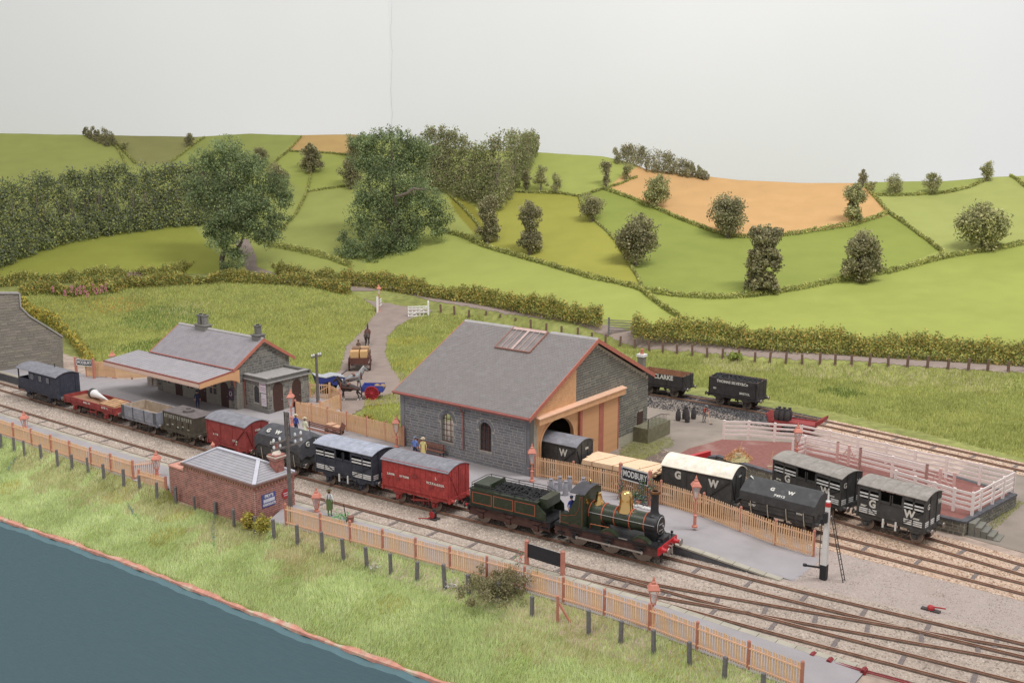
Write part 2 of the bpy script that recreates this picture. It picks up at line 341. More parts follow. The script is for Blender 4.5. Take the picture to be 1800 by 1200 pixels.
# =============== tracks: rails on longitudinal baulks joined by transoms
T1=spline([(-80,-10.95),(-59,-10.85),(-36,-10.7),(-14,-10.3),(0,-9.45),(16,-8.15),(24,-7.75),(37,-6.6),(60,-4.6)])
T0=spline([(-80,-15.7),(-53,-15.3),(-30,-14.85),(-11,-14.25),(2.3,-13.35),(12,-12.8),(24,-12.05),(37,-10.9),(60,-8.7)])
TX=spline([(12,-12.8),(17,-12.1),(23.5,-10.55),(30,-8.9),(37,-7.15),(42,-6.2)])
TY=spline([(-16,.75),(1.6,.95),(6,1.15),(11,1.5),(16,1.75),(22,1.63),(34.8,1.2),(60,.8)])
TC=spline([(8,9.5),(14,8.0),(22.4,5.76),(28,4.95),(34.2,4.0),(42,2.6),(60,1.6)])
TB=spline([(-30,27.6),(-5.2,28.3),(6,28.6),(12.7,27.9),(30,25.0),(45,22.2),(60,19)])
m_rail=M('rail_rust',sr(136,100,80),rough=.6,var=.2,scale=3,bump=.05)
m_railtop=M('rail_top',sr(200,176,158),rough=.35,var=.15,scale=2,metal=.5,bump=0)
m_baulk=M('baulk_timber',sr(116,102,92),rough=.9,var=.22,scale=3,bump=.2)
m_trans=M('transom_timber',sr(122,112,108),rough=.9,var=.2,scale=4,bump=.2)
RT=.2
def track(label,f,a0,a1,skip=(),step=3.3,transoms=True):
    t=thing('railway_track',label,'railway track',group='railway tracks')
    aa=np.arange(a0,a1+.01,1.0); pts=[]
    for a in aa:
        b=float(f(a)); db=float(f(a+.1)-f(a-.1))/.2; x,y=L(a,b); dx,dy=AX+BX*db; n=math.hypot(dx,dy); pts.append((x,y,dx/n,dy/n))
    def sweep(off,prof,nm,mat):
        vs=[];fs=[];k=len(prof)
        for x,y,dx,dy in pts:
            for o,z in prof: vs.append((x-dy*(off+o),y+dx*(off+o),float(zg(x,y))*0+z))
        for i in range(len(pts)-1):
            for j in range(k): fs.append((i*k+j,(i+1)*k+j,(i+1)*k+(j+1)%k,i*k+(j+1)%k))
        mb=MB(); mb.add(vs,fs+[tuple(range(k)),tuple(range((len(pts)-1)*k,len(pts)*k))]); return mb.build(nm,mat,t,smooth=False)
    for o in (-.74,.74):
        r=sweep(o,[(-.1,.11),(.1,.11),(.1,.135),(.045,.145),(.04,RT),(-.04,RT),(-.045,.145),(-.1,.135)],'rail',m_rail)
        s=sweep(o,[(-.028,RT),(.028,RT),(.028,RT+.006),(-.028,RT+.006)],'rail_head',m_railtop); s.parent=r
        sweep(o,[(-.125,.0),(.125,.0),(.125,.11),(-.125,.11)],'longitudinal_timber',m_baulk)
    if transoms:
        me=MB().box(-.11,.11,-.55,.55,0,.085).mesh('transom',m_trans)
        a=a0+1
        while a<a1-.5:
            if not any(s0<a<s1 for s0,s1 in skip):
                b=float(f(a)); x,y=L(a,b); db=float(f(a+.1)-f(a-.1))/.2; dx,dy=AX+BX*db
                link('transom',me,t,(x,y,0),(0,0,math.atan2(dy,dx)))
            a+=step
    return t
track('main running line under the train, second track from the front fence',T1,-75,55)
track('front running line along the near platform edge with empty rails',T0,-75,55)
track('crossover track curving from the front line to the train line, lower right',TX,12.5,41,step=2.6)
track('goods line running out of the stone shed under the white roofed van',TY,-12,55)
track('dock siding under the two cattle wagons beside the pink fenced pen',TC,9.5,50)
track('coal siding at the foot of the grass bank behind the goods yard',TB,-28,60)
def strip(name,f,g,a0,a1,mat,dz,res=.25,kind='structure'):
    n=int((a1-a0)/.5); aa=np.linspace(a0,a1,n); lo=f(aa);hi=g(aa); m=max(3,int(np.max(hi-lo)/.5)); T=np.linspace(0,1,m)[:,None]
    B=lo[None,:]*(1-T)+hi[None,:]*T; Am=np.repeat(aa[None,:],m,0); X,Y=L(Am,B); Z=np.full(X.shape,dz)+.015*noise2(X,Y,2.,8)
    return tagit(link(name,gridmesh(name,X,Y,Z,mat)),kind=kind)
c_=lambda k:(lambda a:np.asarray(a)*0+k)
strip('ballast_bed',lambda a:T0(a)-1.8,lambda a:T1(a)+1.75,-75,60,m_ballast,.035)
strip('sand_ground',lambda a:T1(a)+1.75,lambda a:TY(a)-1.6,14,60,m_sand,.03)
strip('ballast_bed',lambda a:TY(a)-1.6,lambda a:np.maximum(TC(a),TY(a))+2.0,3,60,m_ballast2,.04)
strip('ballast_bed',lambda a:TB(a)-1.7,lambda a:TB(a)+1.7,12,60,m_ballast2,.04)
m_coalg=M('coal_dust',sr(84,80,80),rough=.95,var=.35,scale=6,bump=.5,bscale=14)
strip('coal_ground',lambda a:TB(a)-5.3+.25*np.sin(a*1.3),lambda a:TB(a)+1.8,-28,12,m_coalg,.04)
strip('yard_ground',lambda a:TC(a)+3.0,lambda a:TB(a)-1.7,26,60,m_yard,.02)
# loose stones
def stones(name,f,g,a0,a1,n,cols,size=(.05,.1),z=.03,avoid=None,seed=3):
    r=np.random.default_rng(seed); a=r.uniform(a0,a1,n); t=r.uniform(0,1,n); b=f(a)*(1-t)+g(a)*t
    if avoid is not None: k=~avoid(a,b); a=a[k];b=b[k]; n=len(a)
    x,y=L(a,b); s=r.uniform(*size,n); th=r.uniform(0,6.28,n)
    base=np.array([(1,0,0),(-.5,.8,0),(-.5,-.8,0),(0,0,1)],float)
    tri=[(0,1,3),(1,2,3),(2,0,3)]; V=np.zeros((n,3,3,3))
    for i,tr in enumerate(tri):
        for j,k in enumerate(tr):
            q=base[k]; V[:,i,j,0]=x+s*(q[0]*np.cos(th)-q[1]*np.sin(th)); V[:,i,j,1]=y+s*(q[0]*np.sin(th)+q[1]*np.cos(th)); V[:,i,j,2]=z+s*q[2]*.7
    c=np.array([k[:3] for k in cols])[r.integers(0,len(cols),n)]*r.uniform(.8,1.15,(n,1))
    return tagit(link(name,npmesh(name,V.reshape(-1,3),3,m_stone_,np.repeat(c,3,0))),kind='stuff')
m_stone_=Mattr('loose_stone',rough=.9,var=.1)
def onrail(a,b):
    k=np.zeros(a.shape,bool)
    for f in (T0,T1,TY,TC,TB): k|=np.abs(np.abs(b-f(a))-.74)<.26
    k|=(np.abs(np.abs(b-TX(a))-.74)<.22)&(a>13)&(a<41)
    return k
SC=[sr(204,192,179),sr(180,167,154),sr(192,179,166),sr(160,148,138),sr(212,202,190)]
stones('ballast_stones',lambda a:T0(a)-1.6,lambda a:T1(a)+1.6,-60,45,42000,SC,avoid=onrail,z=.03)
SC2=[sr(222,200,176),sr(205,176,150),sr(190,160,132),sr(230,212,192),sr(165,138,116)]
stones('ballast_stones',lambda a:TY(a)-1.6,lambda a:np.maximum(TC(a),TY(a))+1.9,5,48,22000,SC2,avoid=onrail,z=.035,seed=5)
stones('ballast_stones',lambda a:TB(a)-1.7,lambda a:TB(a)+1.7,12,48,8000,SC2,avoid=onrail,z=.035,seed=6)
stones('coal_lumps',lambda a:TB(a)-5.0,lambda a:TB(a)+1.6,-20,12.5,16000,[sr(60,58,60),sr(92,90,92),sr(44,42,44),sr(110,106,104)],size=(.05,.13),avoid=onrail,z=.035,seed=7)
stones('gravel',lambda a:T1(a)+1.9,lambda a:TY(a)-1.7,19,48,12000,[sr(195,180,170),sr(165,148,138),sr(208,196,188)],size=(.02,.05),z=.03,seed=9)
# ================================================================= VEGETATION
def leaves(name,pts,size,cols,parent=None,label=None,kind=None,seed=0,flat=0.,nrm=None):
    """small two-sided leaf faces (pointed quads) spread over the given points"""
    r=np.random.default_rng(seed); n=len(pts); pts=np.asarray(pts,float)
    u=r.normal(size=(n,3)); u/=np.linalg.norm(u,axis=1)[:,None]; v=r.normal(size=(n,3)); v=np.cross(u,v); v/=np.linalg.norm(v,axis=1)[:,None]
    s=size*r.uniform(.6,1.3,n)[:,None]
    V=np.stack([pts-u*s,pts+v*s*.62,pts+u*s,pts-v*s*.62],1)
    return link(name,npmesh(name,V.reshape(-1,3),4,m_leaf,cols),parent,label=label,kind=kind)
def crownpts(c,rx,ry,rz,n,nb,seed=0,clump=.42,shape=None):
    """points gathered in clumps through an uneven crown"""
    r=np.random.default_rng(seed); C=[];Rr=[]
    for k in range(nb):
        d=r.normal(size=3); d/=np.linalg.norm(d); q=r.uniform(.15,.82)
        C.append([d[0]*rx*q,d[1]*ry*q,d[2]*rz*q]); Rr.append(r.uniform(.6,1.15)*clump)
    C=np.array(C);Rr=np.array(Rr)*min(rx,rz) ; k=r.integers(0,nb,n)
    d=r.normal(size=(n,3)); d/=np.linalg.norm(d,axis=1)[:,None]; q=r.uniform(.3,1.,n)[:,None]
    p=C[k]+d*q*Rr[k][:,None]; shade=r.uniform(-.3,.28,nb)[k]
    return p+np.array(c),shade
LK=np.array([3.2,2.65,2.9])
def leafcols(n,pal,shade,seed,var=.09):
    r=np.random.default_rng(seed); P_=np.array([p[:3] for p in pal]); return np.minimum(.8,P_[r.integers(0,len(P_),n)]*LK*(1+shade[:,None]+r.uniform(-var,var,(n,1))))
m_bark=M('bark',sr(112,102,90),rough=.9,var=.25,scale=4,bump=.3)
PAL_DK=[sr(86,92,66),sr(96,102,72),sr(76,84,58),sr(104,106,80)]
PAL_GR=[sr(92,102,68),sr(108,118,80),sr(80,88,60),sr(124,130,92)]
PAL_BIG=[sr(76,92,62),sr(88,106,68),sr(68,84,58),sr(98,114,76),sr(80,98,70)]
def tree(label,cx,yt,ybm,wd,pal,n=1700,seed=1,group='trees on the painted hills',lobes=None,name='hill_tree'):
    x,y,z=hill(cx,ybm); k=F/(y*ct-(z-CH)*st); h=(ybm-yt)/k; rad=wd/2/k
    t=thing(name,label,'tree',(x,y-.05,z-.1),0,group)
    mb=MB(); tw=.06*h*.5+.07; mb.cyl((0,0,-.2),(0,0,h*.3),tw,tw*.8,7); mb.cyl((0,0,h*.3),(rad*.1,0,h*.75),tw*.8,tw*.3,6)
    for q in range(4):
        an=q*1.7+seed; mb.cyl((0,0,h*(.25+.08*q)),(math.cos(an)*rad*.55,math.sin(an)*rad*.5,h*(.5+.1*q)),tw*.5,tw*.15,5)
    mb.build('trunk',m_bark,t)
    L_=lobes or [(0,.53,1,.5)]     # (x offset, centre height, width, half height)
    ps=[];sh=[]; n=int(n*3.6); tot=sum(l[2]*l[3] for l in L_)
    for i,(lx,lz,lw,lh) in enumerate(L_):
        m=int(n*lw*lh/tot); p,s=crownpts((lx*rad,0,lz*h),rad*lw*1.12,rad*lw*.95,h*lh*1.08,m,int(16+m/110),seed*7+i,clump=.4); ps.append(p);sh.append(s)
    p=np.vstack(ps);s=np.concatenate(sh); p[:,2]=np.maximum(p[:,2],.04*h)
    leaves('crown',p,max(.1,.04*math.sqrt(h*rad)),leafcols(len(p),pal,s,seed),t,seed=seed)
    return t
TREES=[
 ('small dark hill tree left of the big left oak, on the skyline hedge',333,232,259,20,'D',900,None),
 ('tiny green bush tree below the skyline clump, far left',220,245,266,15,'G',500,None),
 ('dark roundish hill tree just right of the top of the big left tree',458,257,287,36,'D',1300,None),
 ('dark hill tree half hidden behind the right side of the big left tree',492,285,340,42,'D',1600,None),
 ('bell shaped dark hill tree between the two big trees',547,252,305,50,'D',2200,[(0,.78,.6,.22),(0,.42,1,.36)]),
 ('dark hill tree at the top left edge of the biggest tree',622,234,282,34,'D',1300,None),
 ('round dark hill tree at the left edge of the biggest tree, below the orange field',617,276,332,40,'D',1700,None),
 ('narrow dark hill tree, leftmost of the three in a row at the wood edge',925,296,335,20,'D',900,None),
 ('tallest of the three small trees in a row right of the wood',951,292,337,29,'G',1200,None),
 ('smallest of the three trees in a row right of the wood',978,303,340,21,'G',800,None),
 ('tall dark tree on the yellow field edge just right of the biggest tree',858,342,428,42,'D',2600,[(0,.72,.95,.3),(.1,.3,1,.28)]),
 ('dark hourglass shaped tree standing in the middle of the yellow field',931,352,447,46,'D',2600,[(0,.72,.85,.28),(.05,.27,1,.22)]),
 ('leaning dark tree at the corner of yellow and green fields',1040,341,390,42,'D',1600,None),
 ('big egg shaped dark tree between the yellow field and the green field',1117,376,466,72,'D',3200,None),
 ('narrow tree at the left tip of the orange field',1065,279,331,24,'D',1000,[(0,.74,1,.26),(.1,.3,.8,.25)]),
 ('small green tree left of the dark wood on the skyline',1101,285,316,23,'G',800,None),
 ('green oval tree on the lower left edge of the orange field',1154,305,366,47,'G',2200,None),
 ('round dark tree in front of the middle of the orange field',1279,343,418,64,'D',3000,None),
 ('tallest dark tree of three stacked lobes in the green field',1340,393,516,76,'D',4200,[(0,.8,.85,.2),(0,.5,1,.2),(-.05,.2,.9,.2)]),
 ('tall green tree at the right end of the orange field',1498,320,394,44,'G',2200,[(0,.72,1,.28),(.05,.3,.75,.26)]),
 ('small dark tree breaking the skyline right of the orange field',1516,297,331,18,'D',700,None),
 ('low green bush beside the small skyline tree right of the orange field',1532,316,340,16,'G',500,None),
 ('small leaning green tree on the skyline hedge, first right of the orange field',1572,304,343,32,'G',1200,None),
 ('small green tree on the skyline hedge, between two others at upper right',1637,303,342,32,'G',1200,None),
 ('small round tree standing on the crest at the far upper right',1733,279,319,28,'G',1100,None),
 ('wide round green tree in the pale field at the right edge',1726,357,441,88,'G',3600,None),
 ('broad dark tree on the lower hedge at right with stepped left side',1516,404,495,74,'D',3400,[(.05,.62,.95,.38),(-.1,.3,1,.3)])]
for i,(lb,cx,yt,yb_,wd,pl,n,lo) in enumerate(TREES): tree(lb,cx,yt,yb_,wd,PAL_DK if pl=='D' else PAL_GR,n,seed=i+3,lobes=lo)
# woods (one mass of trunks and leaves each)
def wood(name,label,top,bot,n,pal,size=.3,seed=1,trunks=30,depth=5.,group=None):
    """top, bot: pixel polylines on the hill face; a mass of crowns between them"""
    r=np.random.default_rng(seed); xs=r.uniform(top[0][0],top[-1][0],n); yt=lerp1(top,xs)+3*noise2(xs,xs*0,.12,seed); ybm=lerp1(bot,xs)
    t=thing(name,label,'woodland',tuple(hill((top[0][0]+top[-1][0])/2,float(lerp1(bot,(top[0][0]+top[-1][0])/2)))))
    NT=int(n/60); cx=r.uniform(top[0][0],top[-1][0],NT); cv=r.uniform(0,1,NT)**.9; P0=[]; sh=[]; rad=[]
    for x,v in zip(cx,cv):
        a=float(lerp1(top,x)); b=float(lerp1(bot,x)); py=a+(b-a)*v
        hx,hy,hz=hill(x,b); Q=atY(x,py,hy-r.uniform(.3,1)*0-(.2+depth*.5*(v))+depth*(1-v)*.8); P0.append(Q); sh.append(r.uniform(-.2,.2)); rad.append(r.uniform(.5,1.)*min(1.4,.35*max(1.,(b-a))/10))
    P0=np.array(P0);sh=np.array(sh);rad=np.array(rad); k=r.integers(0,NT,n)
    d=r.normal(size=(n,3)); d/=np.linalg.norm(d,axis=1)[:,None]; p=P0[k]+d*(rad[k]*r.uniform(.5,1.15,n))[:,None]*np.array([.8,.8,1.25])
    lo=np.array(t.location); leaves('foliage',p-lo,size,leafcols(n,pal,sh[k],seed),t,kind='stuff',seed=seed)
    mb=MB()
    for q in range(trunks):
        x=r.uniform(top[0][0]+3,top[-1][0]-3); b=float(lerp1(bot,x)); a=float(lerp1(top,x)); hx,hy,hz=hill(x,b); hh=(b-a)/11.*r.uniform(.4,.8)
        mb.cyl((hx-lo[0],hy-.9-lo[1],hz-.2-lo[2]),(hx+r.uniform(-.6,.6)-lo[0],hy-1.2-lo[1],hz+hh-lo[2]),.13,.05,5)
    mb.build('trunks',m_bark,t,kind='stuff'); return t
PAL_WD=[sr(74,88,60),sr(92,108,66),sr(64,76,60),sr(112,122,72),sr(84,96,78)]
wood('woodland','long dark green wood across the left hillside above the lower hedge',[(-40,320),(0,320),(60,308),(110,300),(180,294),(260,290),(345,290),(400,296)],[(-40,475),(0,462),(60,438),(120,420),(200,405),(300,392),(400,386)],60000,PAL_WD,.21,31,90)
wood('woodland','dark wood on the skyline right of the biggest tree, narrowing to a point below',[(735,240),(760,223),(800,230),(825,243),(850,250),(880,233),(915,236),(946,236)],[(735,330),(790,335),(835,350),(870,366),(885,362),(905,325),(930,290),(946,258)],36000,PAL_DK+[sr(92,108,64),sr(84,100,62)],.2,32,14)
wood('woodland','low dark wood along the crest above the orange field',[(1080,258),(1100,256),(1140,264),(1180,275),(1220,290),(1246,304)],[(1080,284),(1100,284),(1140,296),(1180,303),(1220,310),(1246,314)],12000,PAL_DK,.16,33,8,3.)
wood('woodland','small dark clump of trees on the far left skyline',[(145,226),(165,224),(190,230),(203,238)],[(145,236),(165,245),(190,255),(203,256)],4500,PAL_DK,.16,34,4,2.)
# the two big trees standing in front of the hills
def bigtree(label,cx,base,blobs,n,seed,limbs):
    x,y,z=GT(*base) if base[1]>478 else hill(*base); k=F/(y*ct-(z-CH)*st)
    t=thing('oak_tree',label,'tree',(x,y,z),0,'big trees by the lane')
    def W(px,py,dy=0): q=atY(px,py,y+dy); return np.array(q)-np.array((x,y,z))
    mb=MB()
    for pl in limbs:
        pts=[W(px,py,dy) for px,py,dy,r_ in pl]; mb.tube(pts,[q[3] for q in pl],7)
    mb.build('trunk',m_bark,t)
    r=np.random.default_rng(seed); ps=[];sh=[]; tot=sum(b[2]*b[3] for b in blobs)
    for i,b in enumerate(blobs):
        bx,by,rx,rz,dy=b; c=W(bx,by,dy); m=int(n*rx*rz/tot); p,s=crownpts(c,rx/k*1.1,rx/k*.85,rz/k*1.1,m,int(12+m/70),seed*31+i,clump=.38); ps.append(p);sh.append(s+r.uniform(-.25,.18))
    p=np.vstack(ps);s=np.concatenate(sh); leaves('crown',p,.165,leafcols(len(p),PAL_BIG,s,seed),t,seed=seed)
    return t
bigtree('big oak on the left leaning over the sunken lane',420,(385,485),[(400,262,36,28,0),(365,285,38,26,1),(440,295,45,30,0),(480,325,38,34,1),(395,330,62,34,0),(350,345,32,30,-1),(455,362,52,32,-1),(405,385,48,30,-2),(485,385,28,24,1),(390,425,30,28,-2),(415,450,24,26,-1),(372,410,22,24,0),(400,472,18,16,-1),(425,355,60,50,1),(440,395,50,36,0),(420,290,60,34,1),(385,395,34,34,0),(345,320,26,26,0),(500,350,22,26,1),(470,410,34,26,-1)],46000,5,
  [[(392,486,0,.55),(390,455,0,.45),(400,420,0,.4),(405,370,0,.35),(400,300,0,.2),(398,262,0,.08)],[(400,420,0,.35),(440,370,0,.25),(470,330,0,.1)],[(402,400,0,.3),(370,350,0,.22),(355,300,0,.1)],[(410,450,0,.3),(425,425,-.5,.22),(430,405,-.5,.12)]])
bigtree('biggest tree in the middle, a tall ivy clad oak with a bare pale branch',700,(700,492),[(690,243,52,24,0),(650,262,34,26,1),(735,262,38,28,1),(665,300,50,34,0),(715,312,48,34,0),(655,345,42,36,0),(640,392,36,34,0),(690,380,48,34,0),(745,345,40,28,-1),(765,375,34,30,-1),(735,395,40,28,-1),(625,430,34,24,-1),(670,430,44,32,-2),(715,430,36,30,-1),(650,462,36,20,-2),(700,470,34,22,-2),(735,460,28,22,0),(605,420,18,16,0),(636,248,32,22,0),(640,285,36,26,0),(690,285,56,40,1.5),(700,350,66,46,1.5),(690,420,66,40,1),(640,350,30,30,0),(770,400,26,24,0),(610,440,24,22,-1),(725,270,44,34,1),(705,486,44,20,-2),(650,478,40,18,-2),(740,482,30,18,-1)],62000,6,
  [[(712,494,0,.6),(708,450,0,.5),(700,400,0,.45),(694,350,0,.35),(690,300,0,.25),(688,250,0,.1)],[(700,345,-2.5,.3),(716,340,-3.4,.27),(726,331,-3.6,.22),(738,333,-3.8,.16),(748,331,-3.9,.08)],[(726,333,-3.6,.17),(728,342,-3.7,.1)],[(695,400,0,.35),(660,360,0,.22),(645,310,0,.1)],[(700,462,-3.4,.2),(712,462,-3.6,.2),(716,470,-3.7,.15)],[(706,425,0,.3),(745,390,0,.2),(765,370,0,.08)]])
# hedges drawn between the fields
def hedge(label,px,h=.85,w=.9,dens=110,pal=None,seed=1,onhill=True,name='hedge',size=.15,bump=.5,group='field hedges',kindstuff=True):
    r=np.random.default_rng(seed); W=[np.array(hill(*p) if onhill else GT(*p)) for p in px]; P0=[];acc=0
    seg=[np.linalg.norm(W[i+1]-W[i]) for i in range(len(W)-1)]; n=int(sum(seg)*dens); k=r.choice(len(seg),n,p=np.array(seg)/sum(seg)); t=r.uniform(0,1,n)[:,None]
    Wa=np.array(W); c=Wa[k]*(1-t)+Wa[k+1]*t; s=np.array([0]+list(np.cumsum(seg)))[k]+t[:,0]*np.array(seg)[k]
    hh=h*(1+bump*.55*noise2(s,s*0,.55,seed)+bump*.3*noise2(s,s*0,2.1,seed+3)+.15*r.uniform(-1,1,n)); th=r.uniform(0,math.pi,n); q=r.uniform(.6,1.05,n)
    off=np.cos(th)*w*.5*q; p=c.copy(); p[:,1]-=np.cos(th)*w*.5*q; p[:,0]+=r.normal(size=n)*.1; p[:,2]+=np.sin(th)**.7*hh*q-.05
    sh=.3*noise2(s,p[:,2],1.6,seed+1); o0=Wa.mean(0)
    o=leaves(name,p-o0,size,leafcols(n,pal or PAL_HG,sh,seed),None,seed=seed); o.location=o0; tagit(o,label,'hedge',group); return o
PAL_HG=[sr(96,108,62),sr(112,124,72),sr(82,94,54),sr(126,134,80)]
HD=[('hedge at the foot of the long left wood, above the lower left field',[(-30,480),(0,468),(60,440),(130,422),(200,410),(270,398),(335,392),(365,392)],1.1,1.2),
 ('hedge running up the hill right of the lane from the big left tree',[(455,430),(490,410),(520,378),(540,340),(547,308)],.6,.7),
 ('thin hedge below the small orange field between the big trees',[(505,266),(545,268),(580,270),(612,273)],.4,.5),
 ('hedge climbing to the skyline left of the small orange field',[(470,298),(490,280),(508,265),(530,241)],.5,.6),
 ('hedge across the light fields just left of the biggest tree',[(540,338),(570,333),(600,329),(618,326)],.45,.5),
 ('skyline hedge dropping left to right beside the far left clump',[(196,248),(210,266),(222,290)],.5,.6),
 ('second of the paired hedges dropping from the far left clump',[(203,250),(220,268),(238,288)],.5,.6),
 ('hedge rising to the small tree left of the big left oak',[(298,288),(320,272),(340,255),(360,242)],.5,.6),
 ('hedge falling from the wood along the dark edge of the yellow field',[(785,338),(810,362),(838,392),(852,418),(848,434)],.5,.6),
 ('long hedge under the yellow field falling from the biggest tree to the valley',[(772,405),(810,416),(850,434),(900,449),(950,463),(1000,478),(1040,490),(1090,500),(1125,510),(1150,530),(1175,548),(1195,560)],.8,.9),
 ('hedge along the top of the yellow field and over to the orange tip',[(905,338),(950,340),(985,341),(1018,346),(1045,338),(1072,330),(1095,322),(1120,312)],.5,.6),
 ('hedge between the yellow field and the green field',[(1018,348),(1028,370),(1045,388),(1070,410),(1085,428),(1102,458),(1122,490),(1128,508)],.5,.6),
 ('hedge under the orange field from the left tree to the round dark tree',[(1060,333),(1100,347),(1150,366),(1190,384),(1225,398),(1250,408),(1300,418),(1340,419)],.7,.8),
 ('hedge under the right half of the orange field',[(1340,419),(1390,413),(1440,406),(1500,397),(1540,384),(1562,376)],.8,.9),
 ('hedge along the valley bottom under the green field',[(1130,512),(1180,520),(1250,525),(1320,522),(1400,510),(1480,494),(1520,486),(1560,481)],.8,.9),
 ('hedge rising from the valley tree to the right edge of the photo',[(1560,481),(1620,465),(1655,455),(1720,444),(1770,436),(1810,428),(1900,415)],.8,.9),
 ('hedge falling from the orange field corner to the valley hedge at right',[(1522,330),(1545,356),(1562,376),(1600,402),(1630,424),(1655,444),(1658,455)],.7,.8),
 ('skyline field hedge joining the small trees at upper right',[(1532,344),(1572,345),(1620,343),(1660,340),(1700,331),(1738,316)],.6,.7),
 ('short hedge at the upper right corner',[(1775,309),(1788,318),(1802,330)],.6,.7),
 ('dark edging hedge left of the biggest tree along the lower field',[(470,432),(520,440),(580,455),(620,470)],1.0,1.5)]
for i,(lb,px,h,wd) in enumerate(HD): hedge(lb,px,h,wd,seed=40+i)
PAL_LN=[sr(98,110,58),sr(114,122,64),sr(82,96,52),sr(126,128,72),sr(70,84,48),sr(120,112,62)]
hedge('thick hedge behind the lane from the biggest tree to the field gate',[(600,500),(650,504),(700,512),(760,522),(830,532),(900,545),(960,556),(1010,565),(1058,574)],2.3,2.6,620,PAL_LN,81,False,size=.14,bump=.7,group='lane hedges')
hedge('long thick hedge behind the lane, right of the field gate',[(1112,592),(1180,598),(1250,603),(1350,612),(1450,620),(1560,627),(1680,634),(1800,642),(1880,648)],2.6,2.6,620,PAL_LN,82,False,size=.14,bump=.7,group='lane hedges')
hedge('overgrown hedge across the top of the left grass field',[(130,520),(200,507),(300,502),(400,496),(500,500),(560,506),(616,518)],1.7,2.0,480,PAL_LN,83,False,size=.14,bump=.8,group='lane hedges')
hedge('low bushy hedge in front of the lower left hill field',[(-20,505),(60,500),(150,495),(240,492),(300,488),(360,482),(412,480)],2.0,1.6,420,PAL_LN+PAL_HG,84,False,size=.14,bump=.9,group='lane hedges')
hedge('scrubby hedge between the lane opening and the biggest tree',[(458,480),(500,487),(560,494),(610,500)],2.0,2.0,480,PAL_LN+PAL_HG,85,False,size=.14,bump=.9,group='lane hedges')
hedge('yellow green brambles over the stone retaining wall',[(32,535),(60,552),(100,575),(125,595),(140,612),(160,640)],1.3,1.6,260,[sr(122,124,60),sr(98,108,54),sr(136,130,62),sr(86,98,52)],86,False,size=.18,bump=.8,group='lane hedges')
hedge('bramble top of the bank at the far left by the foxgloves',[(36,520),(80,515),(130,520),(180,516),(215,512)],1.5,2.2,260,PAL_LN,87,False,size=.18,bump=.8,group='lane hedges')
def bush(label,px,py,w,h,n,pal,size=.13,seed=1,name='bush',group=None,ground=True,cat='bush'):
    x,y,z=GT(px,py); p,s=crownpts((0,0,h*.4),w*.5,w*.36,h*.5,n,60,seed,clump=.5); p[:,2]=np.maximum(p[:,2],.02)
    t=thing(name,label,cat,(x,y,z),0,group)
    mb=MB(); r=np.random.default_rng(seed)
    for k in range(6):
        a=k*1.05; mb.cyl((0,0,-.05),(math.cos(a)*w*.3,math.sin(a)*w*.25,h*.6),.03,.012,4)
    mb.build('stem',m_bark,t); leaves('foliage',p,size,leafcols(len(p),pal,s,seed),t,seed=seed); return t
bush('dark scrubby bush in the foreground grass against the front picket fence',872,1052,6.6,1.9,9500,[sr(84,90,62),sr(98,102,74),sr(72,78,54),sr(110,112,86)],.055,91)
bush('grey purple bush in the hedge bank above the left field',236,500,3.6,2.2,1500,[sr(96,92,80),sr(112,106,90),sr(84,84,70)],.16,92)
bush('dark bush on the grass bank behind the two coal wagons',1290,631,3.4,1.0,900,[sr(92,112,58),sr(108,124,66)],.12,93)
bush('yellow flowering shrub at the brick hut corner, left of two posts',436,932,1.2,1.7,900,[sr(124,124,60),sr(102,108,52),sr(136,134,68)],.08,94)
bush('yellow green shrub under the blue enamel sign on the brick hut',462,935,1.4,1.5,900,[sr(120,124,60),sr(98,106,52),sr(132,132,66)],.08,95)
bush('bright green weeds on the little wall by the forecourt fence',640,742,2.6,.8,900,[sr(112,112,52),sr(96,98,48)],.1,96)
bush('light green weeds at the foot of the telegraph pole',545,942,2.4,.6,800,[sr(100,104,66),sr(114,116,76)],.07,97)
